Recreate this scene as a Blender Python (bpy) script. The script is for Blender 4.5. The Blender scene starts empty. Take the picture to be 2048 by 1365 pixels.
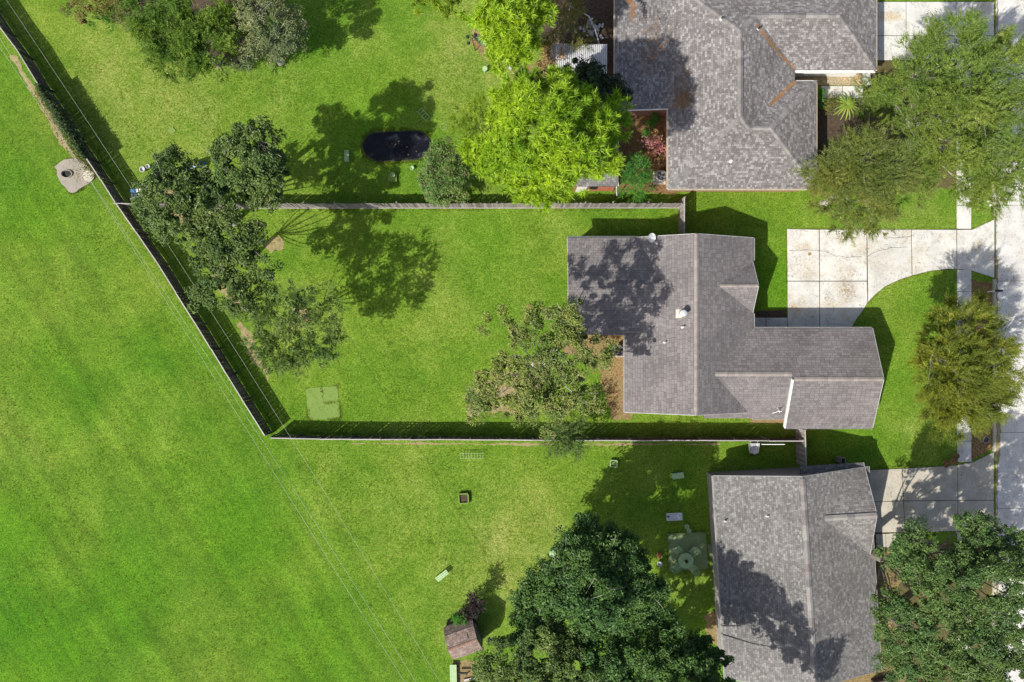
import bpy, math, random
import numpy as np
from mathutils import Vector, Matrix

random.seed(7)
RNG = np.random.RandomState(11)
SC = bpy.context.scene
COL = SC.collection
R = math.radians

# ---------------------------------------------------------------- camera, sky, sun, exposure
H = 55.0                 # flying height of the drone camera, metres
F = 1375.0               # focal length in pixels of a 2048 px wide picture
cam_d = bpy.data.cameras.new('camera')
cam_d.sensor_width = 36.0
cam_d.lens = F / 2048.0 * 36.0
cam_d.clip_start = 0.5
cam_d.clip_end = 3000.0
cam = bpy.data.objects.new('camera', cam_d)
cam.location = (0, 0, H)
COL.objects.link(cam)
SC.camera = cam

SUN_DIR = Vector((-0.75, -0.62, 1.0)).normalized()      # towards the sun
w = bpy.data.worlds.new('World')
SC.world = w
w.use_nodes = True
nt = w.node_tree
sky = nt.nodes.new('ShaderNodeTexSky')
sky.sky_type = 'NISHITA'
sky.sun_disc = False
sky.sun_elevation = math.asin(SUN_DIR.z)
sky.sun_rotation = math.atan2(SUN_DIR.x, SUN_DIR.y)
sky.altitude = 10
sky.air_density = 0.8
sky.dust_density = 2.5
sky.ozone_density = 0.6
bg = nt.nodes['Background']
nt.links.new(sky.outputs[0], bg.inputs[0])
bg.inputs[1].default_value = 0.118
sun_d = bpy.data.lights.new('sun', 'SUN')
sun_d.energy = 4.7
sun_d.angle = R(0.5)
sun_d.color = (1.0, 0.955, 0.88)
sun = bpy.data.objects.new('sun', sun_d)
sun.rotation_euler = (-SUN_DIR).to_track_quat('-Z', 'Y').to_euler()
sun.location = (-40, -33, 60)
COL.objects.link(sun)
vs = SC.view_settings
vs.view_transform = 'Standard'
vs.look = 'None'
vs.gamma = 1.0
vs.use_curve_mapping = False
vs.exposure = 0.55
try:
    SC.cycles.max_bounces = 6
    SC.cycles.transparent_max_bounces = 4
except Exception:
    pass


def P(px, py, z=0.0):
    """World point that a spot at height z has when it shows at picture spot (px, py)."""
    s = (H - z) / F
    return Vector(((px - 1024.0) * s, (682.5 - py) * s, z))


# ---------------------------------------------------------------- helpers
ORG = {}


def tag(o, label=None, cat=None, group=None, kind=None):
    if label: o['label'] = label
    if cat: o['category'] = cat
    if group: o['group'] = group
    if kind: o['kind'] = kind
    return o


def empty(name, loc=(0, 0, 0), label=None, cat=None, group=None, kind=None, rotz=0.0):
    o = bpy.data.objects.new(name, None)
    o.empty_display_size = 0.3
    o.location = loc
    o.rotation_euler = (0, 0, rotz)
    COL.objects.link(o)
    ORG[o.name] = Vector(loc)
    return tag(o, label, cat, group, kind)


def link(name, me, parent=None, org=None):
    o = bpy.data.objects.new(name, me)
    COL.objects.link(o)
    if parent is not None:
        o.parent = parent
    ORG[o.name] = Vector(org) if org is not None else Vector((0, 0, 0))
    return o


def mesh_np(name, V, faces_idx, face_sizes, mat, smooth=False):
    """Fast mesh from numpy: V (n,3), flat loop indices, loop counts per face."""
    me = bpy.data.meshes.new(name)
    V = np.asarray(V, dtype=np.float32)
    L = np.asarray(faces_idx, dtype=np.int32).ravel()
    S = np.asarray(face_sizes, dtype=np.int32).ravel()
    me.vertices.add(len(V))
    me.vertices.foreach_set('co', V.ravel())
    me.loops.add(len(L))
    me.loops.foreach_set('vertex_index', L)
    me.polygons.add(len(S))
    st = np.zeros(len(S), dtype=np.int32)
    st[1:] = np.cumsum(S)[:-1]
    me.polygons.foreach_set('loop_start', st)
    try:
        me.polygons.foreach_set('loop_total', S)
    except Exception:
        pass
    me.materials.append(mat)
    me.polygons.foreach_set('use_smooth', np.full(len(S), bool(smooth)))
    me.update(calc_edges=True)
    me.validate()
    return me


class MB:
    """Collects boxes, bars, tubes and prisms; build() links them as ONE mesh object."""

    def __init__(self):
        self.v = []
        self.f = []

    def add(self, verts, faces):
        n = len(self.v)
        self.v += [tuple(p) for p in verts]
        self.f += [tuple(n + i for i in f) for f in faces]

    def box(self, c, s, rz=0.0, ax=None):
        cx, cy, cz = c
        hx, hy, hz = s[0] / 2, s[1] / 2, s[2] / 2
        ca, sa = math.cos(rz), math.sin(rz)
        vs_ = []
        for x, y, z in ((-1, -1, -1), (1, -1, -1), (1, 1, -1), (-1, 1, -1), (-1, -1, 1), (1, -1, 1), (1, 1, 1), (-1, 1, 1)):
            if ax is None:
                vs_.append((cx + x * hx * ca - y * hy * sa, cy + x * hx * sa + y * hy * ca, cz + z * hz))
            else:
                p = Vector(c) + ax[0] * (x * hx) + ax[1] * (y * hy) + ax[2] * (z * hz)
                vs_.append(p)
        self.add(vs_, ((0, 3, 2, 1), (4, 5, 6, 7), (0, 1, 5, 4), (1, 2, 6, 5), (2, 3, 7, 6), (3, 0, 4, 7)))

    def bar(self, p0, p1, wd, ht, up=Vector((0, 0, 1))):
        p0, p1 = Vector(p0), Vector(p1)
        d = p1 - p0
        L = d.length
        if L < 1e-6: return
        x = d / L
        y = up.cross(x)
        if y.length < 1e-4: y = Vector((0, 1, 0)).cross(x)
        y.normalize()
        z = x.cross(y)
        self.box((p0 + p1) / 2, (L, wd, ht), ax=(x, y, z))

    def tube(self, pts, rad, n=6, cap=True):
        pts = [Vector(p) for p in pts]
        if not hasattr(rad, '__len__'): rad = [rad] * len(pts)
        base = len(self.v)
        ref = Vector((0.31, 0.2, 0.93)).normalized()
        for i, p in enumerate(pts):
            a = pts[max(i - 1, 0)]
            b = pts[min(i + 1, len(pts) - 1)]
            d = (b - a).normalized()
            u = d.cross(ref)
            if u.length < 0.05: u = d.cross(Vector((1, 0, 0)))
            u.normalize()
            v = d.cross(u)
            for k in range(n):
                t = 2 * math.pi * k / n
                q = p + (u * math.cos(t) + v * math.sin(t)) * rad[i]
                self.v.append(tuple(q))
        for i in range(len(pts) - 1):
            for k in range(n):
                a = base + i * n + k
                b = base + i * n + (k + 1) % n
                self.f.append((a, b, b + n, a + n))
        if cap:
            self.f.append(tuple(base + k for k in range(n - 1, -1, -1)))
            e = base + (len(pts) - 1) * n
            self.f.append(tuple(e + k for k in range(n)))

    def lathe(self, c, prof, n=20, close=True):
        c = Vector(c)
        base = len(self.v)
        for r, z in prof:
            for k in range(n):
                t = 2 * math.pi * k / n
                self.v.append((c.x + r * math.cos(t), c.y + r * math.sin(t), c.z + z))
        for i in range(len(prof) - 1):
            for k in range(n):
                a = base + i * n + k
                b = base + i * n + (k + 1) % n
                self.f.append((a, b, b + n, a + n))
        if close:
            self.f.append(tuple(base + k for k in range(n - 1, -1, -1)))
            e = base + (len(prof) - 1) * n
            self.f.append(tuple(e + k for k in range(n)))

    def prism(self, poly, z0, z1):
        """poly: counter-clockwise list of (x, y); z1 may be a list of heights."""
        n = len(poly)
        b = [(p[0], p[1], z0) for p in poly]
        t = [(p[0], p[1], z1) for p in poly]
        self.add(b + t, [tuple(range(n - 1, -1, -1)), tuple(range(n, 2 * n))] +
                 [(i, (i + 1) % n, n + (i + 1) % n, n + i) for i in range(n)])

    def slab3(self, poly, thick):
        """A planar 3-D polygon thickened straight down."""
        n = len(poly)
        t = [tuple(p) for p in poly]
        b = [(p[0], p[1], p[2] - thick) for p in poly]
        self.add(t + b, [tuple(range(n)), tuple(range(2 * n - 1, n - 1, -1))] +
                 [(i, n + i, n + (i + 1) % n, (i + 1) % n) for i in range(n)])

    def build(self, name, mat, parent=None, smooth=False, local=False, kind=None):
        org = Vector((0, 0, 0))
        if parent is not None and not local:
            org = ORG.get(parent.name, Vector((0, 0, 0)))
        me = bpy.data.meshes.new(name)
        me.from_pydata([(v[0] - org.x, v[1] - org.y, v[2] - org.z) for v in self.v], [], self.f)
        me.materials.append(mat)
        if smooth:
            me.polygons.foreach_set('use_smooth', [True] * len(me.polygons))
        me.update()
        o = link(name, me, parent, org)
        if kind: o['kind'] = kind
        return o


def copy_tree(o, parent=None):
    c = o.copy()
    COL.objects.link(c)
    c.parent = parent
    ORG[c.name] = ORG.get(o.name, Vector((0, 0, 0)))
    for ch in list(o.children):
        copy_tree(ch, c)
    return c


def ccw(poly):
    a = 0.0
    for i in range(len(poly)):
        x0, y0 = poly[i][0], poly[i][1]
        x1, y1 = poly[(i + 1) % len(poly)][0], poly[(i + 1) % len(poly)][1]
        a += x0 * y1 - x1 * y0
    return list(poly) if a > 0 else list(poly)[::-1]


# ---------------------------------------------------------------- materials
def new_mat(name):
    m = bpy.data.materials.new(name)
    m.use_nodes = True
    t = m.node_tree
    return m, t, t.nodes['Principled BSDF']


def nd(t, typ, **kw):
    n = t.nodes.new(typ)
    for k, v in kw.items():
        setattr(n, k, v)
    return n


def ramp(t, stops, fac=None, interp='LINEAR'):
    r = t.nodes.new('ShaderNodeValToRGB')
    r.color_ramp.interpolation = interp
    e = r.color_ramp.elements
    while len(e) > 1: e.remove(e[-1])
    e[0].position = stops[0][0]
    e[0].color = tuple(stops[0][1]) + (1,)
    for p, c in stops[1:]:
        q = e.new(p)
        q.color = tuple(c) + (1,)
    if fac is not None: t.links.new(fac, r.inputs[0])
    return r


def noise(t, scale, detail=3.0, rough=0.55, vec=None, dist=0.0):
    n = t.nodes.new('ShaderNodeTexNoise')
    n.inputs['Scale'].default_value = scale
    n.inputs['Detail'].default_value = detail
    n.inputs['Roughness'].default_value = rough
    n.inputs['Distortion'].default_value = dist
    if vec is not None: t.links.new(vec, n.inputs['Vector'])
    return n


def mixc(t, a, b, fac, mode='MIX'):
    m = t.nodes.new('ShaderNodeMix')
    m.data_type = 'RGBA'
    m.blend_type = mode
    for sock, val in ((0, fac), (6, a), (7, b)):
        if isinstance(val, bpy.types.NodeSocket):
            t.links.new(val, m.inputs[sock])
        elif isinstance(val, (int, float)):
            m.inputs[sock].default_value = val
        else:
            m.inputs[sock].default_value = tuple(val) + (1,)
    return m.outputs[2]


def mathn(t, op, a, b=None, c=None, clamp=False):
    m = t.nodes.new('ShaderNodeMath')
    m.operation = op
    m.use_clamp = clamp
    for i, v in enumerate((a, b, c)):
        if v is None: continue
        if isinstance(v, bpy.types.NodeSocket):
            t.links.new(v, m.inputs[i])
        else:
            m.inputs[i].default_value = v
    return m.outputs[0]


def bump(t, bsdf, height, strength=0.4, dist=0.02):
    b = t.nodes.new('ShaderNodeBump')
    b.inputs['Strength'].default_value = strength
    b.inputs['Distance'].default_value = dist
    t.links.new(height, b.inputs['Height'])
    t.links.new(b.outputs[0], bsdf.inputs['Normal'])


def wpos(t):
    g = t.nodes.new('ShaderNodeNewGeometry')
    return g.outputs['Position']


def mat_rough(name, c1, c2, scale=4.0, rough=0.8, bstr=0.3, fine=60.0, metallic=0.0, fine_amt=0.35, spec=0.3):
    m, t, b = new_mat(name)
    p = wpos(t)
    n1 = noise(t, scale, 4, 0.6, p)
    r = ramp(t, [(0.3, c1), (0.7, c2)], n1.outputs[0])
    n2 = noise(t, fine, 2, 0.6, p)
    r2 = ramp(t, [(0.3, (0.55,) * 3), (0.7, (1.25,) * 3)], n2.outputs[0])
    c = mixc(t, r.outputs[0], r2.outputs[0], fine_amt, 'MULTIPLY')
    t.links.new(c, b.inputs['Base Color'])
    b.inputs['Roughness'].default_value = rough
    b.inputs['Metallic'].default_value = metallic
    b.inputs['Specular IOR Level'].default_value = spec
    bump(t, b, n2.outputs[0], bstr, 0.01)
    return m


def mat_leaf(name, cols, transl=0.3, rough=0.55, vary=0.5, spec=0.35):
    """cols: list of leaf colours, picked per leaf; clumps of young and old leaves by noise."""
    m, t, b = new_mat(name)
    g = t.nodes.new('ShaderNodeNewGeometry')
    st = [(i / max(1, len(cols) - 1), c) for i, c in enumerate(cols)]
    n = noise(t, 0.8, 3, 0.6, g.outputs['Position'])
    nn = mathn(t, 'MULTIPLY_ADD', n.outputs[0], 1.6, -0.3, clamp=True)
    f = mathn(t, 'ADD', mathn(t, 'MULTIPLY', g.outputs['Random Per Island'], 1 - vary),
              mathn(t, 'MULTIPLY', nn, vary), clamp=True)
    r = ramp(t, st, f)
    nb = noise(t, 0.33, 3, 0.6, g.outputs['Position'])
    rb = ramp(t, [(0.38, (0.72, 0.82, 0.8)), (0.62, (1.28, 1.14, 1.0))], nb.outputs[0])
    cb = mixc(t, r.outputs[0], rb.outputs[0], 0.85, 'MULTIPLY')
    t.links.new(cb, b.inputs['Base Color'])
    b.inputs['Roughness'].default_value = rough
    b.inputs['Specular IOR Level'].default_value = spec
    tr = t.nodes.new('ShaderNodeBsdfTranslucent')
    tc = mixc(t, cb, (1.25, 1.35, 0.55), 0.7, 'MULTIPLY')
    t.links.new(tc, tr.inputs[0])
    mx = t.nodes.new('ShaderNodeMixShader')
    mx.inputs[0].default_value = transl
    t.links.new(b.outputs[0], mx.inputs[1])
    t.links.new(tr.outputs[0], mx.inputs[2])
    t.links.new(mx.outputs[0], t.nodes['Material Output'].inputs[0])
    return m


def mat_shingle(name, cols, tint=(0.5, 0.5, 0.5), interp='LINEAR'):
    m, t, b = new_mat(name)
    g = t.nodes.new('ShaderNodeNewGeometry')
    st = [(i / max(1, len(cols) - (0 if interp == 'CONSTANT' else 1)), c) for i, c in enumerate(cols)]
    r = ramp(t, st, g.outputs['Random Per Island'], interp)
    n = noise(t, 0.35, 4, 0.6, g.outputs['Position'])
    r1 = ramp(t, [(0.35, (0.80, 0.79, 0.79)), (0.65, (1.09, 1.08, 1.07))], n.outputs[0])
    c = mixc(t, r.outputs[0], r1.outputs[0], 0.8, 'MULTIPLY')
    n2 = noise(t, 90, 2, 0.6, g.outputs['Position'])
    r2 = ramp(t, [(0.3, (0.7,) * 3), (0.7, (1.25,) * 3)], n2.outputs[0])
    c = mixc(t, c, r2.outputs[0], 0.6, 'MULTIPLY')
    t.links.new(c, b.inputs['Base Color'])
    b.inputs['Roughness'].default_value = 0.92
    b.inputs['Specular IOR Level'].default_value = 0.2
    bump(t, b, n2.outputs[0], 0.8, 0.012)
    return m


def mat_concrete(name, base, stain, fleck=0.5, stain_amt=0.6, spots=()):
    m, t, b = new_mat(name)
    p = wpos(t)
    oi = t.nodes.new('ShaderNodeObjectInfo')
    n1 = noise(t, 0.9, 5, 0.65, p)
    lo = tuple(x * 0.87 for x in base)
    hi = tuple(min(1, x * 1.08) for x in base)
    r1 = ramp(t, [(0.38, lo), (0.62, hi)], n1.outputs[0])
    per = ramp(t, [(0, (0.93, 0.93, 0.93)), (1, (1.05, 1.05, 1.05))], oi.outputs['Random'])
    c = mixc(t, r1.outputs[0], per.outputs[0], 1.0, 'MULTIPLY')
    n2 = noise(t, 0.55, 6, 0.7, p, 0.6)
    s = ramp(t, [(0.53, (0, 0, 0)), (0.64, (1, 1, 1))], n2.outputs[0])
    n2b = noise(t, 9, 4, 0.7, p)
    s2 = mathn(t, 'MULTIPLY', s.outputs[0], ramp(t, [(0.4, (0.1,) * 3), (0.62, (1,) * 3)], n2b.outputs[0]).outputs[0])
    c = mixc(t, c, stain, mathn(t, 'MULTIPLY', s2, stain_amt))
    n3 = noise(t, 6.0, 5, 0.85, p)
    fl = ramp(t, [(0.535, (0, 0, 0)), (0.60, (1, 1, 1))], n3.outputs[0])
    n5 = noise(t, 0.7, 4, 0.6, p)
    dr = ramp(t, [(0.42, (0.15,) * 3), (0.6, (1,) * 3)], n5.outputs[0])
    c = mixc(t, c, (0.12, 0.115, 0.09), mathn(t, 'MULTIPLY', mathn(t, 'MULTIPLY', fl.outputs[0], dr.outputs[0]), fleck))
    t.links.new(c, b.inputs['Base Color'])
    b.inputs['Roughness'].default_value = 0.9
    b.inputs['Specular IOR Level'].default_value = 0.2
    if spots:
        sx = t.nodes.new('ShaderNodeSeparateXYZ')
        t.links.new(p, sx.inputs[0])
        for px, py, rx, ry, scol, am in spots:
            q = P(px, py)
            ex = mathn(t, 'MULTIPLY', mathn(t, 'SUBTRACT', sx.outputs[0], q.x), 1.0 / rx)
            ey = mathn(t, 'MULTIPLY', mathn(t, 'SUBTRACT', sx.outputs[1], q.y), 1.0 / ry)
            e = mathn(t, 'SQRT', mathn(t, 'ADD', mathn(t, 'MULTIPLY', ex, ex), mathn(t, 'MULTIPLY', ey, ey)))
            e = mathn(t, 'SUBTRACT', 1.15, e, clamp=True)
            e = mathn(t, 'MULTIPLY', e, ramp(t, [(0.4, (0, 0, 0)), (0.58, (1, 1, 1))], n2b.outputs[0]).outputs[0])
            c = mixc(t, c, scol, mathn(t, 'MULTIPLY', e, am, clamp=True))
        t.links.new(c, b.inputs['Base Color'])
    n4 = noise(t, 70, 2, 0.6, p)
    bump(t, b, n4.outputs[0], 0.25, 0.006)
    return m


def mat_plain(name, c, rough=0.5, metallic=0.0, spec=0.4):
    return mat_rough(name, tuple(x * 0.9 for x in c), tuple(min(1, x * 1.08) for x in c), 3.0, rough, 0.08, 40, metallic, 0.2, spec)


def mat_wood(name, cols):
    m, t, b = new_mat(name)
    oi = t.nodes.new('ShaderNodeObjectInfo')
    p = wpos(t)
    r = ramp(t, [(i / (len(cols) - 1), c) for i, c in enumerate(cols)], oi.outputs['Random'])
    n = noise(t, 9, 4, 0.7, p)
    r1 = ramp(t, [(0.3, (0.6,) * 3), (0.7, (1.2,) * 3)], n.outputs[0])
    c = mixc(t, r.outputs[0], r1.outputs[0], 0.6, 'MULTIPLY')
    t.links.new(c, b.inputs['Base Color'])
    b.inputs['Roughness'].default_value = 0.85
    b.inputs['Specular IOR Level'].default_value = 0.2
    return m


def mat_ground():
    m, t, b = new_mat('lawn_grass')
    p = wpos(t)
    # warped position so that patches keep ragged edges
    n_big = noise(t, 0.06, 4, 0.6, p, 0.4)
    n_mid = noise(t, 0.35, 5, 0.65, p, 0.5)
    n_tuft = noise(t, 2.2, 5, 0.72, p)
    n_fine = noise(t, 7.5, 4, 0.8, p)
    n_blade = noise(t, 45, 2, 0.7, p)
    # lush field west of the fence line
    field = ramp(t, [(0.25, (0.066, 0.142, 0.007)), (0.5, (0.102, 0.184, 0.013)), (0.75, (0.135, 0.215, 0.02))], n_mid.outputs[0])
    yard = ramp(t, [(0.25, (0.078, 0.16, 0.009)), (0.5, (0.116, 0.2, 0.015)), (0.75, (0.16, 0.238, 0.028))], n_mid.outputs[0])
    dry = ramp(t, [(0.3, (0.14, 0.205, 0.025)), (0.55, (0.185, 0.235, 0.042)), (0.8, (0.24, 0.265, 0.068))], n_mid.outputs[0])
    sep = t.nodes.new('ShaderNodeSeparateXYZ')
    t.links.new(p, sep.inputs[0])
    # side of the long diagonal fence: signed distance to the line
    a = P(0, 53, 1.85)
    c_ = P(529, 873, 1.85)
    d = (c_ - a).normalized()
    nx, ny = -d.y, d.x          # points to the yards (north-east)
    off = -(nx * a.x + ny * a.y)
    sd = mathn(t, 'ADD', mathn(t, 'ADD', mathn(t, 'MULTIPLY', sep.outputs[0], nx), mathn(t, 'MULTIPLY', sep.outputs[1], ny)), off)
    wob = mathn(t, 'MULTIPLY_ADD', n_mid.outputs[0], 3.0, -1.5)
    side = mathn(t, 'MULTIPLY_ADD', mathn(t, 'ADD', sd, wob), 0.6, 0.2, clamp=True)
    col = mixc(t, field.outputs[0], yard.outputs[0], side)
    # dry, yellowed turf: soft round areas
    dryf = None
    for px, py, r, amt in ((300, 180, 8.5, 0.85), (560, 150, 6, 0.5), (960, 130, 6.5, 1.0), (700, 60, 6.5, 0.5),
                           (1010, 1130, 8.5, 0.85), (930, 1240, 5.0, 0.8), (820, 1000, 7, 0.35), (900, 560, 8, 0.3),
                           (1060, 480, 7, 0.3), (640, 960, 5, 0.3), (1850, 840, 4.5, 0.45), (1850, 420, 4.0, 0.6),
                           (1960, 400, 2.5, 0.7), (560, 640, 5.0, 0.45), (620, 460, 3.0, 0.6), (1390, 1160, 3.0, 0.8),
                           (30, 900, 6, 0.15), (330, 780, 5, 0.15), (1080, 600, 3.5, 0.5)):
        q = P(px, py)
        dx = mathn(t, 'SUBTRACT', sep.outputs[0], q.x)
        dy = mathn(t, 'SUBTRACT', sep.outputs[1], q.y)
        dd = mathn(t, 'SQRT', mathn(t, 'ADD', mathn(t, 'MULTIPLY', dx, dx), mathn(t, 'MULTIPLY', dy, dy)))
        k = mathn(t, 'MULTIPLY_ADD', dd, -1.0 / (0.8 * r), 1.35, clamp=True)
        k = mathn(t, 'MULTIPLY', k, amt * 0.85)
        dryf = k if dryf is None else mathn(t, 'MAXIMUM', dryf, k)
    wob2 = mathn(t, 'MULTIPLY_ADD', n_mid.outputs[0], 1.5, 0.25)
    wob3 = mathn(t, 'MULTIPLY_ADD', n_tuft.outputs[0], 1.2, 0.4)
    dryf = mathn(t, 'MULTIPLY', mathn(t, 'MULTIPLY', dryf, wob2), wob3, clamp=True)
    col = mixc(t, col, dry.outputs[0], dryf)
    lushf = None
    for px, py, r, amt in ((60, 1300, 9, 1.0), (40, 1050, 5.5, 0.8), (230, 1200, 6, 0.8), (480, 1080, 5.5, 0.7), (120, 760, 5, 0.5), (60, 420, 4.5, 0.7), (620, 1290, 6, 0.6),
                           (330, 700, 4, 0.4), (760, 560, 5, 0.5), (1000, 470, 4, 0.4), (640, 470, 4, 0.5), (720, 200, 5, 0.5), (650, 60, 4, 0.5), (1560, 560, 4, 0.7), (1700, 900, 4, 0.5), (1780, 760, 4, 0.4)):
        q = P(px, py)
        dx = mathn(t, 'SUBTRACT', sep.outputs[0], q.x)
        dy = mathn(t, 'SUBTRACT', sep.outputs[1], q.y)
        dd = mathn(t, 'SQRT', mathn(t, 'ADD', mathn(t, 'MULTIPLY', dx, dx), mathn(t, 'MULTIPLY', dy, dy)))
        k = mathn(t, 'MULTIPLY', mathn(t, 'MULTIPLY_ADD', dd, -1.0 / (0.8 * r), 1.35, clamp=True), amt)
        lushf = k if lushf is None else mathn(t, 'MAXIMUM', lushf, k)
    lushf = mathn(t, 'MULTIPLY', lushf, wob2, clamp=True)
    col = mixc(t, col, (0.64, 0.93, 0.3), lushf, 'MULTIPLY')
    # large scale lush / thin variation
    lush = ramp(t, [(0.38, (0.62, 0.88, 0.42)), (0.60, (1.14, 1.06, 1.2))], n_big.outputs[0])
    col = mixc(t, col, lush.outputs[0], 0.6, 'MULTIPLY')
    n_mott = noise(t, 0.16, 5, 0.68, p, 0.8)
    mott = ramp(t, [(0.40, (0.72, 0.86, 0.72)), (0.60, (1.24, 1.10, 1.35))], n_mott.outputs[0])
    col = mixc(t, col, mott.outputs[0], 0.4, 'MULTIPLY')
    # mowing passes, parallel to the long fence, very faint
    along = mathn(t, 'ADD', mathn(t, 'MULTIPLY', sep.outputs[0], d.x), mathn(t, 'MULTIPLY', sep.outputs[1], d.y))
    cv = t.nodes.new('ShaderNodeCombineXYZ')
    t.links.new(mathn(t, 'MULTIPLY', along, 0.05), cv.inputs[0])
    t.links.new(mathn(t, 'MULTIPLY', sd, 0.75), cv.inputs[1])
    n_str = noise(t, 1.0, 4, 0.6, cv.outputs[0])
    wv = mathn(t, 'MULTIPLY_ADD', n_str.outputs[0], 6.0, -3.0, clamp=False)
    mow = mathn(t, 'MULTIPLY_ADD', mathn(t, 'MULTIPLY', wv, mathn(t, 'MULTIPLY_ADD', side, -0.75, 1.0)), 0.17, 1.0)
    cmb = t.nodes.new('ShaderNodeCombineColor')
    for i in range(3): t.links.new(mow, cmb.inputs[i])
    col = mixc(t, col, cmb.outputs[0], 1.0, 'MULTIPLY')
    tf = ramp(t, [(0.40, (0.68, 0.78, 0.58)), (0.60, (1.24, 1.14, 1.35))], n_tuft.outputs[0])
    col = mixc(t, col, tf.outputs[0], 0.6, 'MULTIPLY')
    fi = ramp(t, [(0.40, (0.42, 0.52, 0.32)), (0.60, (1.5, 1.4, 1.65))], n_fine.outputs[0])
    col = mixc(t, col, fi.outputs[0], 0.8, 'MULTIPLY')
    t.links.new(col, b.inputs['Base Color'])
    b.inputs['Roughness'].default_value = 0.9
    b.inputs['Specular IOR Level'].default_value = 0.15
    hh = mathn(t, 'ADD', n_fine.outputs[0], mathn(t, 'MULTIPLY', n_blade.outputs[0], 0.6))
    bump(t, b, hh, 0.9, 0.05)
    return m


M = {}
M['grass'] = mat_ground()
M['concrete'] = mat_concrete('driveway_concrete', (0.50, 0.49, 0.45), (0.33, 0.24, 0.12), 0.75, 0.7, spots=[
    (1692, 580, 0.9, 1.1, (0.22, 0.16, 0.09), 1.0), (1700, 545, 0.5, 0.6, (0.25, 0.18, 0.1), 0.9), (1605, 493, 0.8, 0.4, (0.34, 0.24, 0.12), 0.9), (1586, 614, 0.5, 0.35, (0.3, 0.2, 0.08), 1.0),
    (1660, 610, 1.4, 0.35, (0.36, 0.28, 0.17), 0.8), (1612, 540, 1.0, 1.2, (0.33, 0.27, 0.19), 0.7), (1757, 520, 0.9, 1.2, (0.34, 0.31, 0.25), 0.8), (1682, 530, 0.8, 1.0, (0.36, 0.33, 0.27), 0.7),
    (1840, 500, 0.7, 0.7, (0.36, 0.31, 0.23), 0.7), (1778, 34, 1.3, 0.45, (0.42, 0.3, 0.14), 1.2), (1700, 480, 3.0, 0.22, (0.4, 0.37, 0.31), 0.6), (1800, 540, 2.6, 0.2, (0.38, 0.35, 0.29), 0.6)])
M['concrete_old'] = mat_concrete('weathered_concrete', (0.40, 0.37, 0.30), (0.3, 0.23, 0.12), 0.6, 0.5)
M['street'] = mat_concrete('street_concrete', (0.52, 0.51, 0.475), (0.36, 0.3, 0.2), 0.7, 0.55)
M['pad'] = mat_concrete('old_pad_concrete', (0.28, 0.255, 0.21), (0.26, 0.2, 0.12), 0.5, 0.6)
M['mossy'] = mat_rough('mossy_slab', (0.125, 0.205, 0.032), (0.155, 0.225, 0.055), 2.0, 0.9, 0.3, 30)
M['mossy_dark'] = mat_rough('mossy_concrete', (0.15, 0.21, 0.085), (0.21, 0.27, 0.13), 2.0, 0.9, 0.3, 30)
M['palegreen'] = mat_rough('pale_green_paint', (0.24, 0.37, 0.16), (0.34, 0.46, 0.25), 5.0, 0.6, 0.1, 40)
M['teal'] = mat_plain('teal_plastic', (0.16, 0.36, 0.24), 0.5)
M['soil'] = mat_rough('bare_soil', (0.20, 0.165, 0.07), (0.30, 0.245, 0.125), 2.5, 0.95, 0.7, 22, fine_amt=0.7)
M['mulch'] = mat_rough('bark_mulch', (0.10, 0.058, 0.026), (0.24, 0.145, 0.06), 5.0, 0.95, 0.9, 16, fine_amt=0.9)
M['darkmulch'] = mat_rough('dark_mulch', (0.035, 0.025, 0.018), (0.10, 0.07, 0.045), 5.0, 0.95, 0.9, 16, fine_amt=0.9)
M['litter'] = mat_rough('leaf_litter_ground', (0.15, 0.11, 0.045), (0.27, 0.205, 0.09), 4.0, 0.95, 0.9, 18, fine_amt=0.8)
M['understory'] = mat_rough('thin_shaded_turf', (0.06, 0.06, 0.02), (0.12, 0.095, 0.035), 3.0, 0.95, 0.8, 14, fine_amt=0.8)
M['bed'] = mat_rough('joint_soil', (0.03, 0.026, 0.02), (0.06, 0.05, 0.035), 6.0, 0.95, 0.4, 40)
M['bark'] = mat_rough('tree_bark', (0.11, 0.09, 0.07), (0.24, 0.21, 0.17), 8.0, 0.95, 0.8, 40)
M['bark_pale'] = mat_rough('pale_bark', (0.27, 0.25, 0.22), (0.46, 0.44, 0.40), 8.0, 0.9, 0.6, 40)
M['fence'] = mat_wood('weathered_fence_wood', [(0.14, 0.125, 0.115), (0.24, 0.215, 0.2), (0.34, 0.31, 0.29), (0.2, 0.17, 0.15)])
M['fence_cap'] = mat_wood('bleached_wood', [(0.27, 0.25, 0.235), (0.40, 0.375, 0.355), (0.33, 0.30, 0.28)])
M['fence_mid'] = mat_wood('shade_darkened_fence_wood', [(0.055, 0.047, 0.043), (0.1, 0.085, 0.076), (0.14, 0.122, 0.11), (0.08, 0.065, 0.056)])  # wood darkened to imitate the shade on the diagonal and south fence faces
M['fence_dark'] = mat_wood('dark_fence_wood', [(0.05, 0.042, 0.038), (0.085, 0.07, 0.06), (0.11, 0.09, 0.08)])
M['white'] = mat_plain('white_paint', (0.74, 0.74, 0.71), 0.45)
M['offwhite'] = mat_plain('cream_paint', (0.6, 0.54, 0.42), 0.6)
M['trim2'] = mat_plain('painted_rake', (0.58, 0.6, 0.57), 0.6)
M['trim'] = mat_plain('roof_trim', (0.46, 0.45, 0.43), 0.6)
M['black'] = mat_plain('black_paint', (0.02, 0.02, 0.022), 0.4)
M['darkmetal'] = mat_plain('dark_metal', (0.05, 0.048, 0.045), 0.45, 0.4)
M['grey'] = mat_plain('grey_metal', (0.3, 0.3, 0.31), 0.45, 0.3)
M['lightgrey'] = mat_plain('light_grey_plastic', (0.46, 0.46, 0.47), 0.5)
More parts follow.
